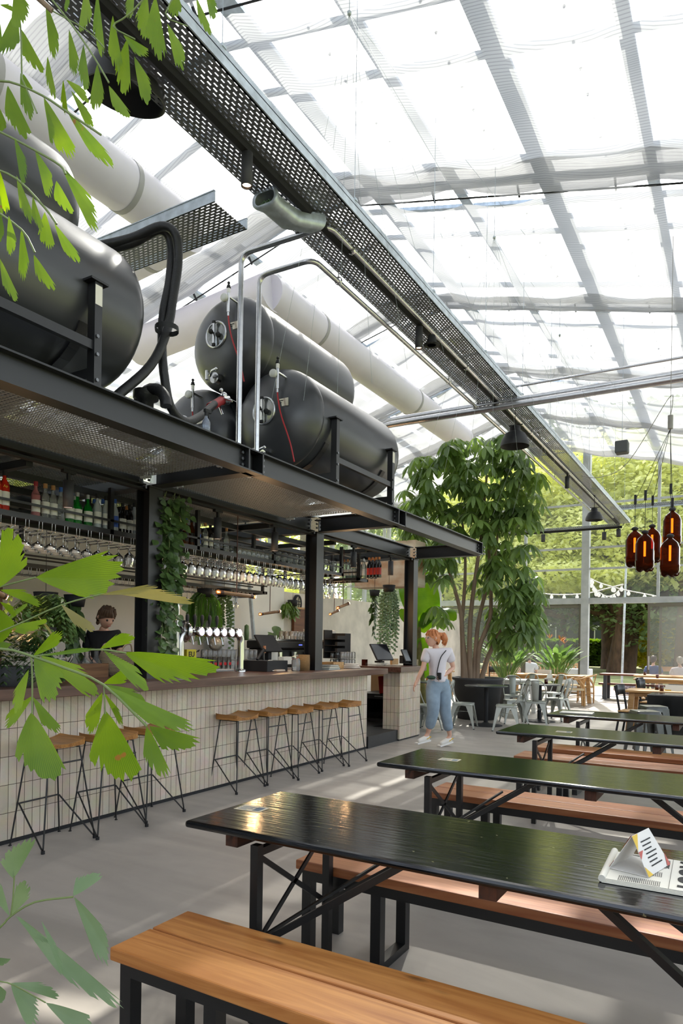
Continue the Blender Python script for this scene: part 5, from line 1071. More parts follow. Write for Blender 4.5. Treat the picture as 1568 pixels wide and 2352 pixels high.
def fish(m,uvs,b,t,w,D,seed,ragged=.2,curl=.12,Dt=None,asym=None,flat_=.27):
    "fishtail leaflet: wedge from b to a ragged oblique tip at t (pixels of the photo, distance D)"
    rn=random.Random(seed); B=U(b[0],b[1],D=D); T=U(t[0],t[1],D=Dt or D+rn.uniform(-.05,.05)); ax=T-B; L=ax.length; ax.normalize()
    view=(Vector((0,0,1.5))-B).normalized(); s=ax.cross(view).normalized(); n=s.cross(ax).normalized(); W=w/F*D
    tw=rn.uniform(-.25,.25); sd=s*math.cos(tw)+n*math.sin(tw); nn=sd.cross(ax).normalized(); K=17; J=7; W*=1.12; vs=[]; sk=asym if asym is not None else rn.choice((-1,1))*rn.uniform(.25,.75)
    ends=[]
    for k in range(K+1):
        v=-1+2*k/K; ends.append(1-abs(v-sk)**1.2*flat_-rn.uniform(0,ragged)*(1 if k%2 else .15))
    b0=len(m.v)
    for k in range(K+1):
        v=-1+2*k/K
        for j in range(J+1):
            u=j/J*ends[k]
            wd=W*.5*(u**.8)*1.02 if u>0 else 0
            p=B+ax*(L*u)+sd*(v*wd)+nn*(curl*L*(u*u-.3*u)*.5+.10*wd*abs(v)+.012*W*math.cos(k*math.pi)*u)
            m.v.append(tuple(p)); uvs.append((v*.5+.5,u))
    for k in range(K):
        for j in range(J): a=b0+k*(J+1)+j; m.f.append((a,a+1,a+J+2,a+J+1)); m.sm.append(True); m.mi.append(m.cm)
def leafobj(name,m,uvs,mats,par):
    o=m.build(name,mats,par); uv=o.data.uv_layers.new()
    for lp in o.data.loops: uv.data[lp.index].uv=uvs[lp.vertex_index]
    return o
c_=.4464
TOP=[(80,-60,140,145,105),(85,50,45,290,80),(110,150,170,365,80),(0,25,80,45,26),(105,375,150,610,52),(40,440,95,700,95),(225,500,350,820,90),(340,560,560,860,66),(235,10,300,300,56),(355,150,395,390,48),(245,290,260,500,42),(430,230,425,460,50),(325,410,330,575,30),(340,410,460,510,44),(365,465,485,660,46),(500,330,505,570,64),(560,440,635,605,64),(655,200,615,460,80),(690,290,780,525,70),(500,-40,505,270,54),(580,80,590,350,62),(635,180,750,295,54),(800,-20,790,290,96),(755,-30,720,185,76),(860,120,950,345,64),(690,-60,650,90,44),(900,-60,905,90,64),(1010,-10,1065,180,48),(1060,-20,1120,80,62),(440,-60,450,170,60),(350,-50,345,60,24),(120,380,140,460,40),(0,120,-20,300,50),(240,560,285,745,38)]
MID=[(75,710,150,940,54),(180,770,280,1000,62),(290,930,325,1090,74),(320,860,520,1160,88),(85,900,150,1140,48),(169,1010,195,1180,42),(230,1090,235,1275,68),(280,1150,390,1350,56),(45,1110,70,1310,48),(110,1170,130,1435,48),(174,1310,245,1495,66),(0,1330,65,1550,50),(0,880,20,1080,50),(0,1080,10,1240,30),(0,560,10,680,54),(0,1000,-10,1150,40)]
palm=thing('fishtail_palm','bright green fishtail palm with ragged leaflets at the left edge, closest to the camera','palm')
for nm,LS,D0 in (('frond',TOP,1.5),('frond',MID,1.25)):
    m=MB(); uv=[]
    for i,(a,b_,c,d,w_) in enumerate(LS): fish(m,uv,(a*c_,b_*c_),(a*c_+(c-a)*c_*1.12,b_*c_+(d-b_)*c_*1.12),w_*c_*1.35,D0+.03*((i*7)%11),i+3)
    leafobj(nm,m,uv,PAL,palm)
LOW=[(0,1348,60,1222,88,0),(82,1326,300,1330,125,0),(0,1355,100,1375,38,0),(10,1432,62,1382,16,0),(0,1382,42,1410,22,0),(14,1440,112,1450,44,0),(0,1400,22,1470,66,0),(-8,1470,10,1500,44,0),(75,1508,150,1450,34,0),(90,1507,230,1488,14,0),(230,1490,312,1452,36,0),(238,1494,350,1582,42,0),(285,1498,490,1575,108,0),(78,1512,150,1598,92,0),(92,1506,242,1586,62,0),(66,1538,26,1638,34,0),(238,1570,322,1542,42,0),(242,1573,352,1622,46,0),(246,1576,440,1700,60,0),(235,1590,200,1684,42,0),(238,1590,288,1665,20,0),(76,1598,3,1668,34,0),(75,1600,134,1698,34,0),(72,1636,85,1802,118,0),(242,1632,262,1802,126,0),(337,1668,362,1798,60,0),(343,1668,440,1738,78,0),(228,1366,366,1350,22,2),(262,1362,452,1366,42,2),(140,1388,218,1462,34,2),(85,1412,132,1470,8,2)]
for md,mat in ((0,PAL),(2,DRY)):
    m=MB(); uv=[]
    for i,(a,b_,c,d,w_,q) in enumerate(LOW):
        if q==md: fish(m,uv,(a,b_),(c,d),w_*1.05,1.12+.02*((i*5)%9),i+50,curl=.10 if w_>60 else .2)
    leafobj('frond' if md==0 else 'dry_frond',m,uv,mat,palm)
BOT=[(31,2018,32,1918,84),(24,2105,76,2008,46),(22,2104,-16,2030,26),(168,2058,212,1996,56),(170,2060,262,2206,52),(40,2103,262,2338,58),(95,2115,152,2238,20),(25,2258,156,2280,34),(25,2260,98,2350,56),(105,2303,210,2365,46),(-5,2200,14,2225,34),(-5,2262,12,2298,26),(35,2103,115,2180,16)]
m=MB(); uv=[]
for i,(a,b_,c,d,w_) in enumerate(BOT): fish(m,uv,(a,b_),(c,d),w_*1.05,1.2+.02*((i*5)%7),i+90,curl=.35)
leafobj('frond',m,uv,PALD,palm)
m=MB()
def pst(pts,D,r): m.tube(smooth([U(x,y,D=D) for x,y in pts],3),r,6)
pst([(-150,1500),(0,1490),(75,1508),(150,1535),(238,1573),(337,1668)],1.12,.0022); pst([(72,1510),(74,1560),(74,1640)],1.12,.0014); pst([(238,1573),(242,1640)],1.12,.0012); pst([(75,1508),(160,1497),(230,1492),(290,1500)],1.12,.0015); pst([(-60,1370),(0,1348),(82,1326)],1.14,.0014); pst([(-20,1460),(50,1430),(140,1390),(230,1366),(290,1360)],1.15,.0014)
pst([(-80,2190),(0,2130),(24,2105),(80,2072),(168,2060)],1.2,.0018); pst([(24,2105),(30,2060),(34,1990)],1.2,.0013); pst([(-40,2240),(0,2254),(30,2262),(105,2303)],1.2,.0013)
pst([(30,-60),(47,60),(50,170),(55,190),(85,260)],1.5,.0018); pst([(95,-30),(160,50),(215,130),(250,190)],1.5,.002); pst([(-40,190),(22,188),(98,220),(155,258),(232,310)],1.5,.0025); pst([(-40,290),(0,303),(80,345),(138,380),(150,400)],1.3,.0022); pst([(-30,380),(40,412),(105,480),(130,515)],1.3,.0022); pst([(-30,470),(50,528),(80,580)],1.3,.002); pst([(120,25),(200,70),(240,110)],1.5,.0015); pst([(380,-60),(300,30),(260,60),(310,90)],1.6,.0018); pst([(440,-60),(380,30),(430,60)],1.6,.0016)
m.build('leaf_stalk',STEM,palm)
m=MB(); m.tube([(-1.75,.35,0),(-1.7,.4,1.5),(-1.75,.45,3.2)],[.07,.05,.04],12)
for (px,py,D) in ((-150,1500,1.12),(-80,2190,1.2),(30,-60,1.5),(95,-30,1.5),(-40,190,1.5),(-40,290,1.3),(-30,380,1.3),(-30,470,1.3),(-60,1370,1.14),(-20,1460,1.15),(-40,2240,1.2),(380,-60,1.6),(440,-60,1.6),(120,25,1.5)):
    e=U(px,py,D=D); zz=min(3.1,max(.9,e.z+.05)); m.tube(smooth([(-1.72,.42,zz),((e.x-1.72)/2,(e.y+.42)/2,max(e.z,zz)+.12),e],4),.006,6)
m.build('trunk',BARK,palm)
m=MB(); m.lathe([(0,0),(.2,0),(.26,.42),(.23,.42),(.22,.38),(0,.38)],(-1.75,.35,0),24); m.build('pot',TERR,palm)
# ---- umbrella tree in the round planter ----
pc=U(1088,1652,Z=0); pc.y+=.2
pl=thing('tree_planter','big round black planter holding the tall umbrella tree at the end of the bar','planter',(pc.x,pc.y,0)); m=MB(); m.lathe([(0,0),(.40,0),(.50,.78),(.52,.80),(.52,.84),(.47,.84),(.46,.76),(0,.76)],(0,0,0),40); m.build('planter_body',TERR,pl); m=MB(); m.lathe([(.462,.78),(0,.80)],(0,0,0),28); m.build('soil',SOIL,pl)
tr=thing('umbrella_tree','tall indoor umbrella tree with several pale stems and drooping hand-shaped leaves','tree',(pc.x,pc.y,.79))
D0=(pc-Vector((0,0,1.5))).dot(camF)
def tp(px,py,dd=0): return U(px,py,D=D0+dd)-Vector((pc.x,pc.y,.79))
stems=[[(1065,1570),(1062,1480),(1058,1410),(1040,1340),(1025,1290),(1015,1230)],[(1080,1572),(1078,1480),(1082,1400),(1095,1300),(1105,1230),(1112,1150),(1118,1090)],[(1095,1572),(1100,1490),(1125,1420),(1128,1350),(1140,1250),(1150,1170)],[(1102,1574),(1120,1510),(1150,1450),(1175,1400),(1195,1340)],[(1072,1570),(1066,1500),(1060,1440),(1066,1360),(1068,1280),(1060,1180)],[(1086,1572),(1092,1500),(1098,1430),(1118,1340),(1122,1260),(1100,1190)]]
m=MB()
for i,sq in enumerate(stems):
    dd=[.1,-.15,.05,-.1,.25,.3][i]; n_=len(sq); m.tube(smooth([tp(x,y,dd*(k/n_)) for k,(x,y) in enumerate(sq)],4),[.058*(1-.62*k/(4*(n_-1))) for k in range(4*(n_-1)+1)],10)
m.build('trunk',BARK,tr)
rn=random.Random(11); m=MB(); pm_=MB()
def umb(c,out,sc_=1.0):
    "one palmate leaf: petiole end c, leaflets drooping round it"
    k=rn.randint(7,9); up=(Vector(out)*.35+Vector((0,0,1))).normalized(); t1=up.orthogonal().normalized(); t2=up.cross(t1)
    a0=rn.uniform(0,6)
    for i in range(k):
        a=a0+2*math.pi*i/k+rn.uniform(-.12,.12); d=(t1*math.cos(a)+t2*math.sin(a))-up*rn.uniform(.25,.75); L=rn.uniform(.21,.34)*sc_
        st=c+d.normalized()*.035; lf(m,st,d,up,L,L*rn.uniform(.36,.46),5,rn.uniform(.35,.7),.22,lambda u:(math.sin(math.pi*min(1,u**1.25*.93+.03)))**.62)
blobs=[(1140,1010,55,30,16),(1070,1030,60,30,16),(1175,1050,55,45,18),(1000,1075,60,38,20),(965,1120,55,40,16),(1110,1090,75,50,26),(1205,1120,50,60,26),(1040,1140,80,45,26),(1150,1160,80,50,28),(970,1180,50,45,16),(1080,1200,75,40,20),(1190,1210,50,55,22),(1010,1240,70,45,20),(1150,1260,60,40,18),(1000,1300,50,32,11),(1180,1330,60,40,20),(1130,1320,45,40,9),(1210,1380,45,45,18),(1165,1400,45,45,16),(1180,1440,60,40,20),(1225,1420,25,45,8),(1165,1470,35,25,7),(1005,1400,30,25,4),(950,1220,25,20,4)]
for (bx_,by_,rx_,ry_,n_) in blobs:
    cc=tp(bx_,by_)
    for i in range(int(n_*1.05)):
        a=rn.uniform(0,6.283); r_=math.sqrt(rn.random()); dd=rn.uniform(-.75,.75)
        c=tp(bx_+rx_*r_*math.cos(a),by_+ry_*r_*math.sin(a),dd); out=Vector((math.cos(a),dd,0)); umb(c,out,.8)
        if i%2==0: pm_.tube([c,c.lerp(cc,.55)+Vector((0,0,-.18))],.004,4)
m.build('foliage',SCH,tr); pm_.build('leaf_stalk',M('leaf_stalk','#7c9450',.6),tr)
# ---- generic helpers for the smaller plants ----
def rosette(name,label,cat,px,pybase,z,n,L,W,mat,spread,pot=None,Y=None,droop=.25,flowers=0,seed=1,dist=None):
    p=U(px,pybase,Z=z) if Y is None else Vector((U(px,pybase,Y=Y).x,Y,z)); r=random.Random(seed); t=thing(name,label,cat,tuple(p)); m=MB(); s_=MB()
    ph=0
    if pot:
        q=MB(); q.lathe([(0,0),(pot[0]*.8,0),(pot[0],pot[1]),(pot[0]*.9,pot[1]),(pot[0]*.85,pot[1]*.9),(0,pot[1]*.9)],(0,0,0),24); q.build('pot',TERR,t); ph=pot[1]*.9
    for i in range(n):
        a=r.uniform(0,6.283); e=r.uniform(.15,1)*spread; d=Vector((math.cos(a)*e,math.sin(a)*e,1)).normalized(); h=L*r.uniform(.55,1)
        b_=Vector((math.cos(a)*.06,math.sin(a)*.06,ph)); k=b_+d*h*.62; s_.tube([b_,b_.lerp(k,.5)+Vector((0,0,.02)),k],.008,5)
        lf(m,k,d*.8+Vector((math.cos(a)*.3,math.sin(a)*.3,0)),Vector((math.cos(a),math.sin(a),.2))*-1+Vector((0,0,1)),h*.45,W*r.uniform(.8,1.1),6,droop,.25)
    m.build('foliage',mat,t); s_.build('stem',M('plant_stem','#7d9450',.6),t)
    if flowers:
        q=MB()
        for i in range(flowers): a=r.uniform(0,6); c=Vector((.2*math.cos(a),.2*math.sin(a),ph+L*r.uniform(.85,1.0))); [lf(q,c,(r.uniform(-1,1),r.uniform(-1,1),.9),(0,0,1),.16,.03,3,0,0) for _ in range(6)]
        q.build('flower',M('orange_flower','#c9803a',.6),t)
    return t
rosette('strelitzia','bird of paradise plant with orange flowers in a pot by the garden window','potted plant',1278,1560,0,70,1.35,.16,STR,.75,(.28,.42),Y=19.6,flowers=5,seed=4)
rosette('strelitzia','upright green plant in a dark pot directly behind the tree planter','potted plant',1163,1560,0,80,1.45,.13,STR,.7,(.25,.55),Y=17.0,seed=8)
# banana plant at the wall
bq=Vector((U(975,1500,Y=14.2).x,14.2,0)); bn=thing('banana_plant','banana plant with one huge upright leaf right of the last black column','plant',tuple(bq)); m=MB(); uv=[]
def bleaf(pts,W,seed,mt=0):
    P=smooth(pts,5); r=random.Random(seed); b0=len(m.v); n_=len(P)
    for i,p in enumerate(P):
        u=i/(n_-1); w=W*.5*max(.0,math.sin(math.pi*min(1,u*.92+.06)))**.55*(0 if u<.0 else 1)
        d=(P[min(i+1,n_-1)]-P[max(0,i-1)]).normalized(); s=d.cross(Vector((0,0,1)).cross(d)).cross(d) if False else camR-d*camR.dot(d); s.normalize(); nn=d.cross(s)
        for v in (-1,-.5,0,.5,1): m.v.append(tuple(p+s*v*w-nn*abs(v)*w*.25)); uv.append((u*3,v))
    for i in range(n_-1):
        for j in range(4): a=b0+i*5+j; m.f.append((a,a+1,a+6,a+5)); m.sm.append(True); m.mi.append(0)
Y0=14.2
def bp_(px,py,dy=0): return U(px,py,Y=Y0+dy)-bq
bleaf([bp_(962,1450),bp_(975,1410),bp_(978,1365),bp_(972,1310)],.62,1); bleaf([bp_(958,1450),bp_(945,1400),bp_(930,1360),bp_(925,1325,.4)],.32,2)
bleaf([bp_(965,1440),bp_(1000,1400),bp_(1030,1405),bp_(1045,1425)],.34,3); bleaf([bp_(965,1440),bp_(985,1410),bp_(1010,1425),bp_(1020,1445)],.3,4); bleaf([bp_(955,1440),bp_(935,1420),bp_(918,1400)],.3,5)
bleaf([bp_(965,1560),bp_(960,1520),bp_(968,1480),bp_(975,1465)],.35,6); bleaf([bp_(965,1560),bp_(985,1520),bp_(1000,1490)],.3,7); bleaf([bp_(960,1560),bp_(948,1530),bp_(940,1500)],.3,8)
leafobj('foliage',m,uv,BAN,bn); m=MB(); m.tube([(0,0,0),bp_(963,1500),bp_(962,1440)],[.09,.07,.04],12); m.build('trunk',M('banana_trunk','#6d6a38',.7,var=.4,sc=8),bn)
# ivy on the first column
iv=thing('ivy','dark ivy trailing down the right side of the first black column','plant',(CX,4.75,CZ)); m=MB(); s_=MB(); r=random.Random(5)
def heart(u): return (1.0*math.sin(math.pi*min(1,(u*.9+.12)))**.6)*(1.25-.6*u)
for k in range(11):
    x=-4.72+r.uniform(-.04,.05); y=4.70+r.uniform(0,.24); L=r.uniform(1.35,1.78) if k>2 else 1.0; pts=[]; n_=16
    for i in range(n_+1): pts.append(Vector((x+.05*math.sin(i*.6+k)-CX,y+.05*math.sin(i*.45+k*2)-.10*(i/n_)-4.75,-.02-L*i/n_)))
    s_.tube(pts,.003,4)
    for i in range(1,n_+1):
        for q in range(3):
            a=r.uniform(-1.2,1.8); d=Vector((math.cos(a),math.sin(a)*.9-.1,-.7)); lf(m,pts[i]+Vector((r.uniform(-.03,.05),r.uniform(-.05,.05),r.uniform(-.04,.04))),d,Vector((1,-.3,.4)),r.uniform(.055,.09),r.uniform(.055,.085),4,.15,.12,heart)
m.build('foliage',IVY,iv); s_.build('stem',STEM,iv)
def hang_plant(name,label,px,py,X,n,L,kind,mat,seed,w=.2,z0=None):
    p=U(px,py,X=X); r=random.Random(seed); t=thing(name,label,'hanging plant',tuple(p)); m=MB(); s_=MB()
    for k in range(n):
        a=r.uniform(0,6.28); R_=w*math.sqrt(r.random()); l=L*r.uniform(.5,1); pts=[Vector((0,0,0))]; 
        for i in range(1,11): u=i/10; pts.append(Vector((R_*math.cos(a)*min(1,u*3)+.02*math.sin(i+k),R_*math.sin(a)*min(1,u*3)+.02*math.cos(i*1.3+k),.05*math.sin(min(1,u*3)*3)-l*u**1.2)))
        s_.tube(pts,.003,4)
        for i in range(1,11):
            if kind=='fern':
                for q in range(4): 
                    for sg in (-1,1): b_=pts[i-1].lerp(pts[i],q/4); lf(m,b_,Vector((sg*math.cos(k),sg*math.sin(k),-.5)),Vector((math.sin(k),math.cos(k),.5)),.05,.014,2,.1,0)
            elif kind=='zig':
                for q in range(3): b_=pts[i-1].lerp(pts[i],q/3); sg=1 if (i*3+q)%2 else -1; lf(m,b_,camR*sg*1.0+Vector((0,0,-.35)),-camF,.045,.035,3,0,.1)
            else:
                for q in range(2): d=Vector((r.uniform(-1,1),r.uniform(-1,1),-.9)); lf(m,pts[i],d,Vector((1,0,.4)),r.uniform(.08,.13),.075,4,.2,.15,heart)
    m.build('foliage',mat,t); s_.build('stem',STEM,t)
    if kind!='pot': q=MB(); q.lathe([(0,-.06),(.09,-.06),(.11,.06),(.1,.06),(0,.04)],(0,0,0),16); q.build('pot',BLKM,t); q=MB(); q.tube([(0,0,.05),(0,0,(z0 or CZ-.1)-p.z)],.003,4); q.build('hanging_wire',BLKM,t)
    return t
hang_plant('hanging_fern','bushy light green fern hanging behind the glowing tube lamp',470,1362,-6.45,42,.75,'fern',FERN,1,.24)
hang_plant('hanging_cactus','thin fishbone cactus strands hanging right of the bushy fern',515,1362,-6.45,7,.95,'zig',CACT,2,.12)
hang_plant('hanging_cactus','large fishbone cactus hanging in front of the plaster wall left of the last column',893,1352,-5.2,26,1.15,'zig',CACT,3,.16)
hang_plant('hanging_pothos','narrow heart-leaved vine hanging at the far end of the cross rack',860,1362,-6.4,4,1.0,'heart',IVY,4,.05)
hang_plant('hanging_fern','grey-green fern hanging at the upper left behind the palm leaves',105,1375,-5.6,34,.45,'fern',FERN,5,.16)
hang_plant('hanging_pothos','heart-leaved vine hanging left of the woman in black',172,1380,-5.9,5,.65,'heart',IVY,6,.06)
hang_plant('hanging_pothos','leafy climber around the oval wall light',672,1385,-8.0,7,.35,'heart',SCH,7,.22)
p=U(640,1432,X=-7.6); rosette('potted_plant','broad-leaved green plant behind the espresso machine glasses','potted plant',640,1450,1.1,26,.75,.17,SCH,1.3,(.12,.15),Y=p.y,seed=12)
def bush(name,label,px,py,X,n,rad,mat,seed,L=.13,W=.02):
    p=U(px,py,X=X); t=thing(name,label,'plant',tuple(p)); m=MB(); r=random.Random(seed)
    for k in range(n):
        a=r.uniform(0,6.28); pts=[Vector((0,0,-.1))]+[Vector((rad*u*math.cos(a),rad*u*math.sin(a),r.uniform(.2,.35)*math.sin(u*2.6)-.22*u*u)) for u in (.3,.6,.85,1)]
        P=smooth(pts,4)
        for i in range(1,len(P)):
            d=(P[i]-P[i-1]).normalized(); s=d.cross(Vector((0,0,1))).normalized() if abs(d.z)<.95 else Vector((1,0,0))
            for sg in (-1,1): lf(m,P[i],s*sg+d*.3+Vector((0,0,-.3)),(0,0,1),L*(1-.5*i/len(P))*.5,W,2,.2,.1)
    m.build('foliage',mat,t); q=MB(); q.lathe([(0,-.2),(.12,-.2),(.15,0),(.13,0),(0,-.03)],(0,0,0),18); q.build('pot',TERR,t); return t
bush('fern','dark fern spilling over the bar top at the left edge',30,1530,-4.72,46,.36,leafmat('dark_fern','#2c4426','#46623a',tr=.2),3,.16,.022); bush('fern','second dark fern on the bar top behind the palm leaves, beside the crate',85,1440,-4.95,34,.3,IVY,4,.16,.03)
m=MB(); q=U(566,1462,X=-5.9); m.lathe([(0,0),(.03,0),(.035,.1),(.03,.2),(0,.22)],q-Vector((0,0,.05)),8); tag(m.build('small_cactus',CACT),'small upright cactus on the espresso machine','cactus')
# ================= people =================
class SK:
    def __init__(s): s.v=[];s.r=[];s.e=[]
    def add(s,p,r,par=None):
        s.v.append(tuple(p)); s.r.append(r if isinstance(r,tuple) else (r,r)); i=len(s.v)-1
        if par is not None: s.e.append((par,i))
        return i
    def chain(s,ps,rs,par=None):
        for p,r in zip(ps,rs): par=s.add(p,r,par)
        return par
    def build(s,name,mat,parent,sub=2):
        me=bpy.data.meshes.new(name); me.from_pydata(s.v,s.e,[]); me.materials.append(mat); o=bpy.data.objects.new(name,me); COL.objects.link(o)
        md=o.modifiers.new('skin','SKIN'); md.use_smooth_shade=True
        sv=me.skin_vertices[0].data if me.skin_vertices else None
        if sv is None:
            bpy.context.view_layer.objects.active=o; sv=me.skin_vertices[0].data
        for i,r in enumerate(s.r): sv[i].radius=r
        sv[0].use_root=True; q=o.modifiers.new('sub','SUBSURF'); q.levels=sub; q.render_levels=sub
        # bake the grown surface into one plain mesh
        bpy.context.view_layer.update(); m2=bpy.data.meshes.new_from_object(o.evaluated_get(bpy.context.evaluated_depsgraph_get())); bpy.data.objects.remove(o)
        m2.name=name; n=bpy.data.objects.new(name,m2); COL.objects.link(n); n.parent=parent
        for p in m2.polygons: p.use_smooth=True
        return n
def hand(sk,w,d,side,par,curl=.5,s=1.0):
    d=Vector(d).normalized(); sd=Vector(side); sd=(sd-d*sd.dot(d)).normalized(); n=d.cross(sd)
    k=sk.add(w+d*.045*s,(.030*s,.016*s),par)
    for i,(o,L) in enumerate(((-.032,.062),(-.011,.074),(.011,.070),(.032,.055))):
        b=w+d*.085*s+sd*o*s; a=sk.add(b,.0085*s,k); dd=(d+n*curl*.6).normalized(); c=sk.add(b+dd*L*.5*s,.008*s,a); dd=(dd+n*curl).normalized(); sk.add(b+(d+n*curl*.6).normalized()*L*.5*s+dd*L*.5*s,.0068*s,c)
    t=sk.add(w+d*.03*s+sd*-.035*s,.010*s,k); sk.add(w+d*.065*s+sd*-.06*s,.0085*s,t)
def head(c,f,up,mat,par,s=1.0,hair=None,style='pony',glasses=False,skinm=None):
    "c centre of the head, f facing direction"
    f=Vector(f).normalized(); up=Vector(up); up=(up-f*up.dot(f)).normalized(); sx=f.cross(up).normalized(); W=lambda x,y,z:c+sx*x*s+f*y*s+up*z*s
    m=MB(); n=20; k=16; vs=[]
    for i in range(k+1):
        t=math.pi*i/k; z=.118*math.cos(t)
        for j in range(n):
            a=2*math.pi*j/n; rr=math.sin(t); x=.077*rr*math.cos(a); y=.094*rr*math.sin(a)+.004
            if z<0: q=1-.30*(-z/.118)**1.6; x*=q; y=y*(1-.12*(-z/.118)) + (.008*(-z/.118) if y>0 else .02*(-z/.118))
            if y>0:
                face=max(0,math.cos(a-math.pi/2))**3
                y+= .022*face**6*math.exp(-((z+.018)/.022)**2)+.008*face**4*math.exp(-((z+.06)/.014)**2)-.008*face*math.exp(-((z-.012)/.016)**2)+.010*face*math.exp(-((z+.10)/.02)**2)
            vs.append(W(x,y,z))
    m.add(vs,[(i*n+j,(i+1)*n+j,(i+1)*n+(j+1)%n,i*n+(j+1)%n) for i in range(k) for j in range(n)],True)
    for sg in (-1,1): m.tube([W(sg*.074,.0,-.03),W(sg*.086,-.012,0),W(sg*.080,-.006,.022)],[.008*s,.014*s,.008*s],8)
    h=m.build('head',mat,par)
    m=MB()
    for sg in (-1,1): m.ball(W(sg*.031,.083,.008),.0125*s,8)
    m.build('eyes',M('eye','#2b221c',.2),h); m=MB(); m.tube([W(-.022,.092,-.055),W(0,.101,-.053),W(.022,.092,-.055)],[.003*s,.006*s,.003*s],6); m.build('mouth',M('lips','#a5605a',.4),h)
    if hair:
        m=MB(); vs=[]; k2=12
        for i in range(k2+1):
            t=.62*math.pi*i/k2
            for j in range(n):
                a=2*math.pi*j/n; back=(1-math.sin(a))/2; tt=t*(.62+.62*back); rr=math.sin(tt)*1.12; vs.append(W(.080*rr*math.cos(a),.098*rr*math.sin(a)-.006,.128*math.cos(tt)+.004*math.sin(j*3)))
        m.add(vs,[(i*n+j,(i+1)*n+j,(i+1)*n+(j+1)%n,i*n+(j+1)%n) for i in range(k2) for j in range(n)],True); 
        for q in range(14):
            a=-.2+.6*q; m.tube([W(.06*math.cos(a),.06*math.sin(a),.11),W(.082*math.cos(a),.095*math.sin(a)*.95,.05),W(.08*math.cos(a*1.05),.06*math.sin(a)-.02,.0)],[.012*s,.014*s,.004*s],6)
        if style=='low': m.tube(smooth([W(0,-.09,.0),W(0,-.12,-.03),W(.0,-.13,-.09),W(.01,-.11,-.15)],4),[.03*s]*4+[.034*s]*5+[.02*s]*3+[.006*s],10)
        if style=='pony':
            m.ball(W(0,-.105,.05),.035*s,10); m.tube(smooth([W(0,-.10,.05),W(.01,-.16,.045),W(.0,-.185,-.02),W(.01,-.17,-.09)],4),[.03*s]*4+[.05*s]*5+[.03*s]*3+[.008*s],12)
            for q in range(10): m.tube(smooth([W(0,-.12,.045),W(.03*math.sin(q),-.20+.02*math.cos(q),-.0+.03*math.cos(q*2)),W(.04*math.sin(q*1.3),-.18,-.10+.02*math.sin(q))],3),[.012*s]*3+[.009*s]*3+[.003*s],5)
        m.build('hair',hair,h)
    if glasses:
        m=MB()
        for sg in (-1,1): m.tube([W(sg*.033+.020*math.cos(a),.104,.008+.017*math.sin(a)) for a in [R(36*q) for q in range(11)]],.0016*s,5)
        m.tube([W(-.052,.104,.012),W(-.08,.0,.012)],.0016*s,4); m.tube([W(.052,.104,.012),W(.08,.0,.012)],.0016*s,4); m.build('glasses',GALV,h)
    return h
SK2=M('skin_light','#d3a68f',.5,var=.05,sc=15)
def hairm(c): return M('hair',c,.55,var=.35,sc=60,bump=.4,bsc=120,stretch=(1,1,.3))
# ---- walking woman ----
D=10.0; J=lambda px,py,t=0: U(px,py,D=D-t)
wm=thing('person','woman with ginger ponytail in white T-shirt and light blue jeans walking past the bar end','person')
hc=J(993,1466); nk=J(1001,1489); ch=J(1004,1512); wa=J(1004,1548); pv=J(1005,1568)
shl,shr=J(980,1499,.06),J(1030,1498,-.04); el,er=J(971,1535,.10),J(1041,1534,-.08); wl,wr=J(956,1567,.12),J(1019,1552,.10)
hl,hr=J(994,1576,.05),J(1018,1576,-.05); kl,kr=J(995,1634,.20),J(1021,1632,-.02); al,ar=J(982,1686,.10),J(1033,1690,-.12); tl_,tr_=J(961,1703,.18),J(1012,1709,-.02)
b=SK(); r0=b.add(pv,(.11,.09)); w_=b.add(wa,(.10,.075),r0); c_1=b.add(ch,(.11,.08),w_); n1=b.add(nk,(.05,.05),c_1); b.add(J(998,1480),(.047,.047),n1)
for s_,e_,w2,sd in ((shl,el,wl,-1),(shr,er,wr,1)):
    i=b.add(s_,.05,c_1); i=b.add(s_.lerp(e_,.5),.043,i); i=b.add(e_,.035,i); i=b.add(e_.lerp(w2,.4),.036,i); i=b.add(w2,.023,i)
    dd=(w2-e_).normalized() if sd<0 else (J(1006,1558,.14)-w2).normalized(); hand(b,w2,dd,Vector((0,0,-1)) if sd>0 else camF*1.0,i,.5 if sd<0 else .7,.95)
for h_,k_,a_,t_ in ((hl,kl,al,tl_),(hr,kr,ar,tr_)):
    i=b.add(h_,.095,r0); i=b.add(h_.lerp(k_,.5),.078,i); i=b.add(k_,.055,i); i=b.add(k_.lerp(a_,.35),.054,i); i=b.add(a_,.032,i); i=b.add(a_.lerp(t_,.35)-Vector((0,0,.03)),.033,i); b.add(t_,.026,i)
b.build('body',SK2,wm)
s=SK(); r_=s.add(J(1005,1570),(.17,.14)); r0=s.add(J(1005,1560),(.175,.14),r_); w_=s.add(J(1004,1542),(.165,.13),r0); c_1=s.add(J(1004,1518),(.172,.14),w_); u_=s.add(J(1004,1504),(.13,.11),c_1); s.add(J(1002,1490),(.062,.06),u_)
for s_,e_ in ((shl,el),(shr,er)): i=s.add(s_,.085,u_); i=s.add(s_.lerp(e_,.35),.076,i); s.add(s_.lerp(e_,.68),.07,i)
s.build('t_shirt',M('tee_white','#d5cfd4',.8,bump=.5,bsc=7),wm)
s=SK(); r0=s.add(J(1006,1573),(.175,.15)); u9=s.add(J(1004,1558),(.160,.13),r0); s.add(J(1004,1550),(.15,.12),u9)
for h_,k_,a_ in ((hl,kl,al),(hr,kr,ar)): i=s.add(h_,.125,r0); i=s.add(h_.lerp(k_,.45),.115,i); i=s.add(k_,.09,i); i=s.add(k_.lerp(a_,.4),.085,i); s.add(k_.lerp(a_,.8),.074,i)
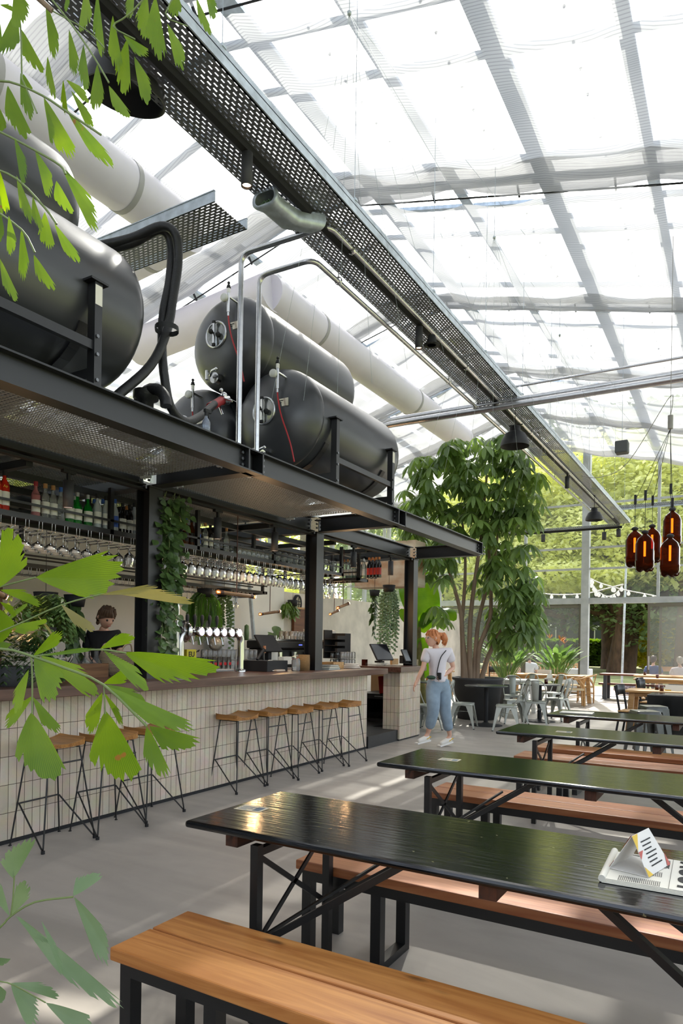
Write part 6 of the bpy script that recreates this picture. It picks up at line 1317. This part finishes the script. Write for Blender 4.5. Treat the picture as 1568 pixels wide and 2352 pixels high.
s.build('jeans',M('denim_light','#8799a8',.85,var=.25,sc=7,bump=.5,bsc=14),wm)
for a_,t_ in ((al,tl_),(ar,tr_)):
    s=SK(); d_=(t_-a_); d_.z=0; hl_=a_-Vector((0,0,.045))-d_.normalized()*.03; r0=s.add(hl_,(.042,.045)); i=s.add(hl_.lerp(t_,.5),(.045,.048),r0); s.add(t_+d_.normalized()*.02,(.038,.03),i); o=s.build('sneaker',M('sneaker_white','#dcd8cf',.6),wm)
    m=MB(); p0=hl_-Vector((0,0,.045)); m.bar(p0,t_+d_.normalized()*.04-Vector((0,0,.028)),.085,.02); m.build('sole',WHITE,o); m=MB(); m.bar(hl_+Vector((.0,0,.01)),hl_.lerp(t_,.4),.096,.008); m.build('yellow_stripe',YEL,o)
head(hc,-camR0 if False else (-camR*.95-camF*.32),(0,0,1),SK2,wm,1.05,hairm('#c47a48'),'pony',True)
m=MB(); m.tube(smooth([J(1024,1494,.10),J(1012,1510,.17),J(1005,1535,.17),J(1003,1550,.17)],4),.007,6); m.build('bag_strap',BLKM,wm)
m=MB(); q=J(990,1556,.15); m.ball(q,.06,12,1.2,.5,.5); q=J(1008,1553,.17); m.build('belt_pouch',M('pouch_green','#2f4a3a',.6),wm); m=MB(); m.box(q.x-.03,q.x+.03,q.y-.02,q.y+.02,q.z-.05,q.z+.05); m.build('handheld_device',BLKM,wm,bevel=.006)
# ---- woman behind the bar ----
D=(U(235,1470,X=-5.75)-Vector((0,0,1.5))).dot(camF)
bm=thing('person','woman in a black T-shirt with tied-back brown hair looking down behind the bar','person')
pv=J(240,1560); b=SK(); r0=b.add(pv,(.12,.09)); w_=b.add(J(238,1520),(.11,.085),r0); c_1=b.add(J(236,1475),(.125,.09),w_); n1=b.add(J(237,1448),.046,c_1); b.add(J(240,1437,.03),.044,n1)
SS=[(J(210,1460),J(198,1505,.05),J(222,1530,.25)),(J(266,1460),J(278,1502,.05),J(262,1528,.25))]
for s_,e_,w2 in SS:
    i=b.add(s_,.048,c_1); i=b.add(s_.lerp(e_,.5),.04,i); i=b.add(e_,.033,i); i=b.add(w2,.022,i); hand(b,w2,(-camF+Vector((0,0,-.3))),camR,i,.7,.95)
for sx_ in (-14,14): i=b.add(J(240+sx_,1580),.09,r0); i=b.add(J(240+sx_,1680),.055,i); i=b.add(J(240+sx_,1700),.05,i)
b.build('body',SK2,bm)
s=SK(); r0=s.add(J(240,1560),(.17,.13)); w_=s.add(J(238,1515),(.16,.125),r0); c_1=s.add(J(236,1480),(.17,.13),w_); u_=s.add(J(237,1467),(.13,.10),c_1); s.add(J(238,1454),(.055,.055),u_)
for s_,e_,w2 in SS: i=s.add(s_,.08,u_); i=s.add(s_.lerp(e_,.4),.075,i); s.add(s_.lerp(e_,.78),.07,i)
s.build('t_shirt',M('tee_black','#1b1c1f',.85,bump=.4,bsc=8),bm)
head(J(244,1418,.05),(camR*.55-camF*.5+Vector((0,0,-.42))),(0,0,1),SK2,bm,.98,hairm('#5b4636'),'low')
# ---- seated people outside ----
def sitter(px,py,Y,label,tee,hair,fdir,s=1.0,scale=1.0):
    c=U(px,py,Y=Y); t=thing('person',label,'person',(c.x,c.y,-.01)); hz_=c.z+.01; L=lambda x,y,z: Vector((x,y,z))
    f=Vector(fdir).normalized(); sd=Vector((f.y,-f.x,0)); W=lambda a,b_,z: sd*a+f*b_+Vector((0,0,z))
    b=SK(); r0=b.add(W(0,0,.52),(.13,.11)); w_=b.add(W(0,0,hz_-.52),(.12,.1),r0); c_1=b.add(W(0,0,hz_-.33),(.14,.10),w_); n1=b.add(W(0,0,hz_-.17),.05,c_1); b.add(W(0,.01,hz_-.1),.046,n1)
    for g in (-1,1):
        i=b.add(W(g*.19,0,hz_-.27),.05,c_1); i=b.add(W(g*.25,.06,hz_-.5),.04,i); i=b.add(W(g*.16,.3,hz_-.55),.028,i); hand(b,W(g*.16,.3,hz_-.55),f,sd,i,.5)
        i=b.add(W(g*.1,.05,.5),.09,r0); i=b.add(W(g*.12,.45,.48),.06,i); i=b.add(W(g*.12,.45,.1),.04,i); b.add(W(g*.12,.58,.04),.035,i)
    b.build('body',SK2,t); s_=SK(); r0=s_.add(W(0,0,.5),(.19,.16)); w_=s_.add(W(0,0,hz_-.5),(.18,.15),r0); u_=s_.add(W(0,0,hz_-.30),(.18,.13),w_); s_.add(W(0,0,hz_-.18),(.07,.07),u_)
    for g in (-1,1): i=s_.add(W(g*.19,0,hz_-.28),.09,u_); s_.add(W(g*.24,.04,hz_-.44),.078,i)
    s_.build('t_shirt',tee,t); s_=SK(); r0=s_.add(W(0,0,.5),.14)
    for g in (-1,1): i=s_.add(W(g*.1,.08,.5),.105,r0); i=s_.add(W(g*.12,.44,.48),.078,i); s_.add(W(g*.12,.45,.14),.06,i)
    s_.build('trousers',M('trousers','#3c4250',.8),t); head(W(0,.01,hz_),f,(0,0,1),SK2,t,1.05,hairm(hair),'short'); return t
sitter(1216,1509,23.6,'dark-haired person in a white shirt seated outside with their back to the window',M('shirt_white','#c8d0d8',.8),'#3a2e26',(-.1,1,0))
sitter(1190,1522,23.9,'person in a pink top seated outside behind the upright potted plant',M('top_pink','#d8b0a6',.8),'#b08a6a',(-.3,1,0))
sitter(1500,1515,24.0,'person in a navy T-shirt seated outside behind the sliding door frame',M('tee_navy','#46557a',.8),'#3a2e26',(.15,1,0))
sitter(1561,1518,23.2,'grey-haired person in a pale T-shirt seated outside at the right edge',M('tee_pale','#c9bfc6',.8),'#a39a92',(-.4,1,0))
# ================= garden beyond the glass =================
LAWN=M('lawn','#a8a878',.9,var=.4,sc=.6,dk='#6a7444'); PAVE=M('paving','#b5a498',.85,var=.15,sc=3)
m=MB(); m.box(-70,60,YE+5.2,120,-.1,-.02); m.box(-70,XL,-30,YE+5.2,-.1,-.02); m.box(XR+.1,60,-30,YE+5.2,-.1,-.02); tag(m.build('lawn',LAWN),None,None,None,'structure')
m=MB(); m.box(XL,XR+6,YE+.1,YE+5.2,-.1,-.01); tag(m.build('terrace_paving',PAVE),None,None,None,'structure')
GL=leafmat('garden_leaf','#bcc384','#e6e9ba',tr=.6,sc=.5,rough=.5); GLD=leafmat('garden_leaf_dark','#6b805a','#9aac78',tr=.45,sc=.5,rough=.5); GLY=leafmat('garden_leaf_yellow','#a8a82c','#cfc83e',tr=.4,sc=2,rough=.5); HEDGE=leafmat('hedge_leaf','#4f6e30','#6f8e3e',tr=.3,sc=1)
TBK=M('tree_bark','#5c4636',.9,var=.5,sc=5,bump=1,bsc=12,stretch=(1,1,.4))
def cloud(m,c,rx,ry,rz_,n,s,r,shell=.6):
    for i in range(n):
        a=r.uniform(0,6.283); z=r.uniform(-1,1); q=math.sqrt(max(0,1-z*z)); k=(shell+(1-shell)*r.random())
        p=Vector((c[0]+rx*k*q*math.cos(a),c[1]+ry*k*q*math.sin(a),c[2]+rz_*k*z)); d=Vector((r.uniform(-1,1),r.uniform(-1,1),r.uniform(-.9,.2))).normalized(); sz=s*r.uniform(.6,1.2)
        t1=d.cross(Vector((r.uniform(-.3,.3),r.uniform(-.3,.3),1))).normalized()*sz*.38
        m.v+= [tuple(p),tuple(p+d*sz*.5+t1),tuple(p+d*sz),tuple(p+d*sz*.5-t1)]; b_=len(m.v)-4; m.f.append((b_,b_+1,b_+2,b_+3)); m.sm.append(False); m.mi.append(0)
def gtree(label,x,y,h,cl,mat,seed,n,tw=.35,s=.3,trunkpts=None,cat='tree'):
    t=thing('garden_tree',label,cat,(x,y,-.02),0,'trees in the garden'); r=random.Random(seed); m=MB()
    for (cx,cy,cz,rx,ry,rz_,k) in cl: cloud(m,(cx,cy,cz),rx,ry,rz_,int(n*k),s,r)
    m.build('foliage',mat,t); m=MB()
    for pts,rad in (trunkpts or [([(0,0,0),(.1,0,h*.4),(.0,.1,h*.75)],[tw,tw*.75,tw*.3])]): 
        P=smooth(pts,4); rr=[rad[0]+(rad[-1]-rad[0])*i/(len(P)-1) for i in range(len(P))]; m.tube(P,rr,14)
    m.build('trunk',TBK,t); return t
q1=U(1432,1545,Z=0); sc_=q1.y/40
gtree('old tree with a thick twisted trunk and heavy low branches seen through the open door',q1.x,q1.y,12,[(0,-2,7.6,7,5,2.6,1),(-5,-3,6.4,4,4,2.0,.6),(6,-3,7.2,5,4,2.5,.7),(-2,-5,5.4,3.2,2.5,.9,.35)],GL,1,11000,.6,.34,
  [([(-.2,0,-.3),(0,0,1.5),(.1,0,3),(-.5,0,4.2),(-.8,0,6.5)],[.85,.45]),([(0,0,2.6),(1.6,0,4.0),(3.2,-.5,5.6)],[.5,.2]),([(-.2,0,2.8),(-2,-.3,3.9),(-3.4,-.3,3.4),(-5.2,-.5,3.9)],[.4,.18]),([(0,0,3.2),(.2,-.5,6),(.8,-1,8)],[.35,.15])])
q2=U(1402,1536,Z=0)
gtree('second old tree trunk just behind and left of the thick twisted one',q2.x,q2.y,12,[(-2,0,9,7,5,3,1)],GLD,2,6000,.7,.4,[([(.3,0,-.3),(.2,0,2),(-.3,0,4),(-2.5,0,6)],[1.0,.55]),([(0,0,3.5),(2,.3,6),(3,0,8)],[.5,.2])])
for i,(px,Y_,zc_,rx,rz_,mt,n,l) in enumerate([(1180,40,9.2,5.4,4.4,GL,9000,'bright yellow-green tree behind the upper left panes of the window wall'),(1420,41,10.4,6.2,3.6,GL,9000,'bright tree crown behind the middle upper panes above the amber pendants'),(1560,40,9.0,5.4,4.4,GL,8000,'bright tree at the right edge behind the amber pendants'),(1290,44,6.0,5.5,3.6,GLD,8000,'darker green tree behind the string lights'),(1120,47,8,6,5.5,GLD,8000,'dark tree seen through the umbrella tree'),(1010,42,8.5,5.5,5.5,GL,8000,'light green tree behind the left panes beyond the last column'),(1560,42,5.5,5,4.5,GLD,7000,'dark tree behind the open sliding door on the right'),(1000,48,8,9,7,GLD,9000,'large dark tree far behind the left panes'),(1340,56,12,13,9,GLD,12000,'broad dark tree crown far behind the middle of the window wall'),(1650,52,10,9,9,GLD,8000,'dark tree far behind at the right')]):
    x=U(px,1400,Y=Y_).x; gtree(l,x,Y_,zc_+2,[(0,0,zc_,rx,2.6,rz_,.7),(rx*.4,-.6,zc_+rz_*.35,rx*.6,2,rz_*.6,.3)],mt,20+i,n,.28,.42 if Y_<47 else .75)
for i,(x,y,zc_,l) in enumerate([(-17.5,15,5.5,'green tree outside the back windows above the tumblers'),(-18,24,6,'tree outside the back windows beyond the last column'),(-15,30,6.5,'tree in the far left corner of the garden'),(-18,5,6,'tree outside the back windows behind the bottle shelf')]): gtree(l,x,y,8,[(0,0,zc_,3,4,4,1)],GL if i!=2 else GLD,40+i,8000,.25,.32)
def hedge(label,x0,x1,y0,y1,z1,mat,n,seed,s=.16):
    r=random.Random(seed); t=thing('hedge',label,'hedge',((x0+x1)/2,(y0+y1)/2,-.02)); m=MB(); hx,hy=(x1-x0)/2,(y1-y0)/2
    for i in range(n):
        f=r.random(); p=Vector((r.uniform(-hx,hx),r.choice((-hy,-hy,hy))+r.uniform(-.1,.1),r.uniform(0,z1))) if f<.65 else Vector((r.uniform(-hx,hx),r.uniform(-hy,hy),z1+r.uniform(-.08,.08)))
        d=Vector((r.uniform(-1,1),r.uniform(-1,1),r.uniform(-.5,1))).normalized()*s; t1=d.cross(Vector((0,.3,1))).normalized()*s*.4
        m.add([p,p+d*.5+t1,p+d,p+d*.5-t1],[(0,1,2,3)])
    m.build('foliage',mat,t); m=MB(); m.box(-hx+.1,hx-.1,-hy+.1,hy-.1,0,z1-.1); m.build('hedge_core',M('hedge_core','#1f2a16',.9),t)
a=U(1060,1500,Y=58).x; b_=U(1420,1500,Y=58).x
hedge('long clipped green hedge across the lawn beyond the open door',a,b_,57,59,1.9,HEDGE,12000,1,.3)
hedge('low clipped hedge seen through the right sliding door',U(1500,1500,Y=50).x,U(1600,1500,Y=50).x,49,51,1.5,HEDGE,5000,2,.3)
q=U(1492,1500,Y=46); gt=thing('yellow_bush','bright yellow shrub behind the thick trunk by the door frame','shrub',(q.x,46,0)); m=MB(); cloud(m,(0,0,1.9),1.6,1.2,1.7,3500,.25,random.Random(3)); m.build('foliage',GLY,gt)
HD=M('house_dark','#3b3c40',.8,var=.2,sc=1); bh=thing('dark_house','dark timber house with curtained windows far behind the old trees','house',(U(1330,1480,Y=66).x,66,0)); m=MB(); m.box(-12,16,0,8,0,8); m.build('wall',HD,bh)
for x in (-7,-3,2.2,4.6,9): m=MB(); m.box(x-.9,x+.9,-.06,.02,1.2,3.4); f_=m.build('window',WHITE,bh); m=MB(); m.box(x-.8,x+.8,-.08,-.05,1.3,3.3); m.build('pane',M('house_pane','#50585e',.2),f_)
th=thing('timber_house','tan timber-clad house with dark posts behind the right sliding door','house',(U(1545,1480,Y=54).x+3,56,0)); m=MB(); m.box(-5.5,9,0,7,0,7.5); m.build('wall',M('tan_timber','#a8875e',.7,var=.2,sc=2,stretch=(4,4,.3)),th)
for x in (-4.6,-2.6,-.5,1.6): m=MB(); m.box(x-.15,x+.15,-.3,-.05,0,7.5); m.build('post',BLKM,th)
m=MB(); m.box(-5.8,9,-.5,0,4.2,4.5); m.build('beam',BLKM,th)
# garden furniture
def picnic(px,py,label,L=3.0,z=.75,w=.7):
    p=U(px,py,Z=z); t=thing('garden_table',label,'garden table',(p.x,p.y,-.01)); m=MB(); m.box(0,L,-w/2,w/2,z-.05,z); m.build('tabletop',OUTW,t)
    for x in (.15,L-.25):
        for y in (-w/2+.08,w/2-.08): m=MB(); m.box(x-.045,x+.045,y-.045,y+.045,0,z-.05); m.build('leg',M('slate_leg','#4a4c52',.5),t)
    return t
picnic(1381,1545,'red-brown slatted garden table on dark legs just outside the open door',3.4)
t_=picnic(1376,1567,'red-brown garden bench in front of the slatted garden table outside the door',3.4,.46,.34); t_['category']='bench'; t_.name='garden_bench'
for i,(px,l) in enumerate([(1110,'pale slatted garden bench outside behind the upright potted plant'),(1215,'pale slatted garden bench outside behind the bird of paradise plant')]):
    p=U(px,1560,Z=.45); p=Vector((U(px,1540,Y=24.2).x,24.2,0)); t=thing('slatted_bench',l,'bench',(p.x,24.2,-.01),0,'slatted garden benches'); m=MB(); m.box(0,1.9,-.5,0,.4,.45); m.build('seat',OAK,t); m=MB(); m.box(0,1.9,-.03,.0,.86,.94)
    m.build('top_rail',OAK,t); m=MB(); m.box(0,1.9,-.03,0,.45,.5)
    for k in range(17): m.box(.03+.113*k,.09+.113*k,-.02,0,.5,.86)
    m.build('back_slats',OAK,t)
    for x in (.03,1.87): m=MB(); m.box(x-.03,x+.03,-.5,-.44,0,.6); m.box(x-.03,x+.03,-.03,.03,0,.5); m.box(x-.03,x+.03,-.5,0,.6,.64); m.build('leg',OAK,t)
p=Vector((U(1505,1545,Y=24.4).x,24.4,0)); t=thing('garden_bench','light wooden garden bench outside behind the right sliding door','bench',(p.x,24.4,-.01)); m=MB(); m.box(0,2.6,-.4,0,.42,.46); m.box(0,2.6,-.03,.0,.75,.9); m.build('seat',OAK,t)
for x in (.05,2.5): m=MB(); m.box(x,x+.06,-.4,0,0,.42); m.box(x,x+.06,-.03,0,.42,.8); m.build('leg',OAK,t)
q=U(1318,1540,Y=23.2); o=tag(MB().box(-.5,.5,-.3,.3,0,.78).build('outdoor_counter',M('outdoor_white','#c4cbcf',.5),bevel=.03),'pale covered barbecue cart outside right of the bird of paradise plant','cart'); o.location=(q.x,23.4,-.01)
q=U(1437,1400,Y=24); m=MB(); m.tube([(q.x-.1,24,0),(q.x,24,5.0)],.035,8); tag(m.build('lamp_pole',GALV),'thin grey pole standing just outside the open door','pole')
# bicycle-like clutter on the ground behind the black chairs and a person lying bundle
q=U(1470,1585,Z=0); m=MB(); m.ball((0,0,.18),.3,10,1.6,.6,.6); o=m.build('patterned_blanket',M('blanket','#a9a0a6',.9,var=.8,sc=14,dk='#3a3440')); o.location=(q.x,23.2,0); tag(o,'bundled patterned blanket on the terrace behind the black chairs','blanket')
# string lights outside the window wall
SBU=M('string_bulb','#e4e6e2',.3,emi=.25,ecol='#ffffff')
sg=thing('string_lights','white string lights with small bulbs strung outside across the window wall','string lights'); 
def swag(pts,n,Y=22.6):
    P=smooth([U(x,y,Y=Y) for x,y in pts],8); m=MB(); m.tube(P,.018,5); m.build('cable',WHITE,sg); L=len(P)-1
    for i in range(n):
        p=P[int((i+.5)/n*L)]; b_=MB(); b_.ball(p-Vector((0,0,.09)),.055,8,sz=1.25); b_.tube([p,p-Vector((0,0,.06))],.03,6); b_.build('bulb',SBU,sg)
swag([(1232,1360),(1262,1365),(1300,1366),(1340,1364)],4); swag([(1354,1328),(1362,1345),(1375,1360),(1395,1370),(1415,1362),(1431,1342)],11); swag([(1354,1328),(1380,1340),(1430,1354),(1480,1364),(1510,1370)],6); swag([(1354,1362),(1385,1354),(1431,1342)],2)
# ================= lamps =================
def spot(px,py,X,label,h=.2,r=.042,lit=True,tilt=(0,0),watt=0):
    q=U(px,py,X=X); t=thing('spotlight',label,'spotlight',tuple(q),0,'black cylinder spotlights')
    m=MB(); m.lathe([(r*.8,-h/2),(r,-h/2),(r,h/2),(0,h/2)],(0,0,0),16); m.build('lamp_body',M('lamp_grey','#3c3c40',.6),t)
    m=MB(); m.box(-.012,.012,-.012,.012,h/2,h/2+.07); m.box(-.02,.02,-.06,.06,h/2+.06,h/2+.085); m.build('track_arm',BLKM,t)
    m=MB(); m.lathe([(0,-h/2+.015),(r*.8,-h/2+.015)],(0,0,0),16); m.build('lamp_lens',LGHT if lit else BLKM,t); t.rotation_euler=(tilt[0],tilt[1],0)
    if watt:
        l=bpy.data.lights.new('added_bar_fill','SPOT'); l.energy=watt; l.spot_size=R(110); l.spot_blend=.6; l.color=(1,.95,.88); l.shadow_soft_size=.04; lo=bpy.data.objects.new('added_bar_fill',l); COL.objects.link(lo); lo.parent=t; lo.location=(0,0,-h/2+.01)  # fill beam added to brighten behind the bar; the fixture shows no light
    return t
spot(567,390,-3.17,'grey cylinder spotlight glowing warm, hanging where the short tray meets the main tray',.24,.042)
spot(962,776,-3.17,'grey cylinder spotlight halfway along the main cable tray, glowing warm',.24,.042)
spot(1302,1108,-3.17,'small cylinder spotlight far down the main cable tray',.24,.045,False)
for i,(px,py,l) in enumerate([(1247,1236,'small spotlight at the left of the tray in front of the window wall'),(1387,1231,'small tilted spotlight near the right end of the tray in front of the window wall'),(1420,1224,'small spotlight at the very end of the main cable tray')]):
    q=U(px,py,Y=20.8); t=spot(px,py,q.x,l,.22,.06,False)
for i,(px,py,l) in enumerate([(157,1115,'black cylinder spotlight under the canopy left of the first column'),(500,1190,'black cylinder spotlight under the canopy in front of the corked bottles'),(631,1225,'black cylinder spotlight under the canopy left of the second column'),(812,1275,'black cylinder spotlight under the canopy right of the second column'),(897,1295,'black cylinder spotlight under the canopy left of the last column')]):
    t=spot(px,py,CX,l,.22,.042,True,(0,0),24); t.location.z=CZ-.035-.195
def dome(px,py,X,r,label,tilt=(0,0)):
    q=U(px,py,X=X); t=thing('dome_lamp',label,'pendant lamp',tuple(q),0,'black dome pendants')
    m=MB(); m.lathe([(r,-.10*r/.24),(r*1.0,-.06*r/.24),(r*.93,.0),(r*.72,r*.45),(r*.42,r*.62),(r*.38,r*.64),(r*.38,r*.95),(r*.34,r*1.0),(0,r*1.0)],(0,0,0),36); m.build('lamp_shade',M('dome_black','#26262a',.55),t)
    m=MB(); m.lathe([(r,-.10*r/.24),(r*.96,-.10*r/.24),(r*.9,0),(0,.0)],(0,0,0),36); m.build('diffuser',M('dome_inner','#1b1b1d',.6),t)
    m=MB(); m.tube([(0,0,r),(0,0,r+.3)],.006,5); m.box(-.02,.02,-.02,.02,r+.28,r+.33); m.bar((-.1,0,r+.02),(.12,0,r+.02),.02,.012); m.build('hanger',BLKM,t); t.rotation_euler=(tilt[0],tilt[1],0); return t
dome(1182,1012,-3.1,.22,'black dome pendant under the main tray right above the tree crown')
dome(1364,1187,-3.1,.20,'black dome pendant near the far end of the main cable tray')
dome(292,180,-3.55,.26,'large black dome pendant at the top left behind the palm leaves',(R(6),R(14)))
m=MB(); q=U(991,783,X=-3.05); m.lathe([(0,-.05),(.05,-.05),(.055,0),(.04,.06),(0,.06)],q,16); m.lathe([(.055,-.03),(.09,-.04),(.09,-.05),(0,-.05)],q,16); tag(m.build('sensor_lamp',BLKM),'small black disc-shaped lamp beside the middle spotlight on the main tray','lamp')
m=MB(); q=U(1428,1028,Y=12); m.box(-.1,.1,-.1,.1,-.1,.1); o=m.build('ceiling_speaker',M('sp_grey','#55585a',.7),bevel=.02); o.location=q; tag(o,'small grey speaker hanging in front of the window wall','speaker'); h=MB(); h.tube([(0,0,.1),(0,0,2.2)],.003,4); h.build('wire',GALV,o)
# amber keg pendants
def keg(px,py,label,wy,Y=9.0,sc_=1.2):
    q=U(px,py,Y=Y); t=thing('keg_pendant',label,'pendant lamp',tuple(q),0,'amber keg pendants')
    r=.088*sc_; h=.36*sc_
    pr=[(.012,h/2+.02),(.03,h/2),(r*.8,h/2-.05),(r,h/2-.11),(r,-h/2+.13),(r*1.02,-h/2+.125),(r*1.02,-h/2+.11),(r,-h/2+.1),(r,-h/2+.06),(r*.85,-h/2+.012),(r*.5,-h/2+.03),(0,-h/2+.04)]
    m=MB(); m.lathe(pr,(0,0,0),24); 
    for k in range(5): a=2*math.pi*k/5; m.ball((r*.62*math.cos(a),r*.62*math.sin(a),-h/2+.03),r*.36,8,sz=1)
    m.build('amber_bottle',KG,t)
    m=MB(); m.ball((0,0,h/2+.03),.035*sc_,12,sz=.6); m.build('cap',BLKM,t)
    m=MB(); m.tube([(0,0,-.04),(0,0,h/2-.08)],.012,8); m.build('filament_tube',AMBL,t)
    zt=wy-q.z; m=MB(); m.tube([(0,0,h/2),(0,0,zt)],.003,4); m.build('cord',BLKM,t)
    m=MB(); m.box(-.014,.014,-.012,.012,zt-.06,zt+.06); m.build('cord_clip',BLKM,t); return t,q
KG=glass('amber_keg',(.32,.09,.025),.07,.04,.22,(.10,.025,.008))
hub=U(1539,985,Y=9.0); KP=[((1457,1261),1148,'leftmost amber keg pendant'),((1497,1253),1150,'amber keg pendant hanging highest and behind in the left cluster'),((1480,1270),1138,'front amber keg pendant of the left cluster'),((1543,1216),1155,'upper amber keg pendant at the right'),((1538,1280),1123,'lowest amber keg pendant at the far right')]
for i,((px,py),cy,l) in enumerate(KP):
    Yd=[9.0,9.5,8.8,9.3,8.7][i]; wy=U(px,cy,Y=Yd).z; t,q=keg(px,py,l,wy,Yd)
    m=MB(); m.tube([(0,0,wy-q.z),hub-q],.003,4); m.build('cord',BLKM,t)
m=MB(); m.cyl(hub-Vector((0,0,0)),.03,.16,12); m.tube(smooth([hub+Vector((0,0,.16)),hub+Vector((.02,0,.32)),hub+Vector((-.03,0,.36)),hub+Vector((-.5,.2,-.3)),hub+Vector((-.85,.3,-.42)),hub+Vector((-1.1,.4,-.35))],5),.004,4); m.tube([hub+Vector((0,0,.16)),hub+Vector((0,0,2.3))],.003,4)
tag(m.build('ceiling_hook',M('hub_grey','#8a8780',.5)),'grey ceiling rose with a looped cable from which the amber pendants hang','ceiling rose')
# wooden tube lights with bare bulbs
GBU=glass('bulb_glass',(1,.8,.55),.2,.02,.1,(1,.6,.2)); FIL=M('bulb_filament','#ffb060',.5,emi=30,ecol='#ffab55')
def tubelight(x0,y0,x1,y1,X0,X1,label,cordy):
    a=U(x0,y0,X=X0); b_=U(x1,y1,X=X1); c=(a+b_)/2; t=thing('wooden_tube_lamp',label,'lamp',tuple(c),0,'wooden tube lamps'); a-=c;b_-=c; d=(b_-a).normalized()
    m=MB(); m.tube([a*.72,b_*.72],.021,14); m.build('wooden_tube',wood('tube_wood','#8a6a4a','#6a4c32',1,3,.6,.2,.05),t)
    m=MB(); m.tube([a*.86,a*.70],.024,14); m.tube([b_*.86,b_*.70],.024,14); m.build('socket',M('brown_socket','#3c2318',.5),t)
    for e in (a,b_):
        m=MB(); m.tube([e*.84,e*.9,e*.97,e*1.0],[.012,.026,.022,.004],12); bl=m.build('bulb',GBU,t); m=MB(); m.tube([e*.86,e*.95],.006,6); m.build('filament',FIL,bl)
    m=MB(); m.tube([(0,0,0),(0,0,cordy-c.z)],.006,6); m.build('cord',M('brown_cord','#4a2a20',.6),t)
    l=bpy.data.lights.new('bulb_glow','POINT'); l.energy=7; l.color=(1,.6,.28); l.shadow_soft_size=.03; lo=bpy.data.objects.new('bulb_glow',l); COL.objects.link(lo); lo.parent=t; lo.location=b_*1.15
tubelight(497,1359,586,1371,-4.85,-4.85,'wooden tube lamp with two glowing bulbs in front of the hanging ferns',CZ)
tubelight(595,1411,643,1404,-6.0,-6.0,'smaller wooden tube lamp farther back above the glasses',CZ)
tubelight(774,1397,801,1386,-5.2,-5.2,'wooden tube lamp right of the second column, seen nearly end-on',CZ)
tubelight(757,1411,777,1402,-6.0,-6.0,'farther wooden tube lamp seen end-on below the other right of the second column',CZ)
tubelight(-30,1350,15,1372,-4.85,-4.85,'wooden tube lamp at the left edge behind the palm leaf',CZ)
m=MB(); q=U(580,1252,X=-7.2); m.lathe([(.14,0),(.15,.08),(.12,.18),(.04,.26),(0,.27)],(0,0,-.1),24); o=m.build('copper_lamp',M('copper_glass','#b5694a',.25,.6,bump=.6,bsc=60)); o.location=q; tag(o,'textured copper pendant lamp glimpsed behind the corked bottles','pendant lamp'); m=MB(); m.ball((0,0,.02),.03,8); m.build('bulb',FIL,o)
# bulkhead light and picture on the far wall
bl=thing('bulkhead_light','oval bulkhead wall light with a climbing leaf on the back wall','wall light',tuple(U(683,1386,X=XW+.06))); m=MB(); m.lathe([(0,.03),(.07,.03),(.11,.0)],(0,0,0),20,'X',Matrix.Diagonal((1,1,1.45))); m.build('lamp_glass',M('glass_dim','#b3aa8e',.3),bl); m=MB(); m.lathe([(.1,.02),(.125,.03),(.13,-.03)],(0,0,0),20,'X',Matrix.Diagonal((1,1,1.45))); m.box(.03,.04,-.008,.008,-.15,.15); m.box(.03,.04,-.1,.1,-.03,-.015); m.box(.03,.04,-.1,.1,.03,.045); m.build('lamp_cage',BLKM,bl)
q=U(700,1422,X=XW+.05); wp=thing('wooden_hatch','orange wooden framed hatch on the back wall left of the second column','hatch',tuple(q)); m=MB(); m.box(-.03,.03,-.45,.45,-.4,.2); m.build('hatch_panel',wood('hatch_wood','#7a4a26','#5c3216',1,1,.5,.2,.05),wp); m=MB(); m.box(-.04,.05,-.48,.48,.2,.24); m.build('hatch_frame',OAK,wp)
q=U(735,1410,X=XW+.3)
st=thing('steel_cabinet','tall dark kitchen fridge behind the woman in black','fridge',(-7.6,3.1,.16)); m=MB(); m.box(-.4,.3,-.6,1.2,0,2.3); m.build('cabinet_body',BLK,st,bevel=.01); m=MB(); m.box(.3,.32,-.55,.3,.1,1.3); m.box(.3,.32,.35,1.1,.1,1.3); m.build('cabinet_door',M('oven_glass','#060607',.06),st); m=MB(); m.box(.32,.35,.26,.28,.3,1.1); m.build('handle',CHROME,st)
o=tag(MB().box(-7.5,-7.42,4.35,4.85,.16,2.4).build('wooden_door_panel',wood('door_wood','#6e4630','#56341f',2,1,.5,.1,.03)),'reddish wooden door panel beside the woman in black','panel')
o=tag(MB().box(-.5,.5,0,.04,0,1).build('rusty_panel',M('rust','#cfc6b4',.8,var=.2,sc=3,dk='#a8754e',bump=.2)),'rusty white painted metal cabinet top on the plaster wall near the last column','cabinet'); q=U(882,1348,Y=12.2); o.location=(q.x,12.2,q.z); o.scale=(1.35,12,.9)
m=MB(); q=U(570,1400,X=XW+.25)
for a,b_ in ((0,0),(1,0)): m.bar((q.x,q.y-1.2+1.6*a,.16),(q.x,q.y-.2+.2*a,2.7),.06,.04)
tag(m.build('steel_strut',GALV),'pair of slanted grey steel struts against the white brick wall','strut')
m=MB(); m.tube([(XW+.3,9.3,.16),(XW+.3,9.3,3.2)],.22,20); tag(m.build('vent_pipe',GALV),'wide galvanised flue pipe standing against the back wall','pipe')
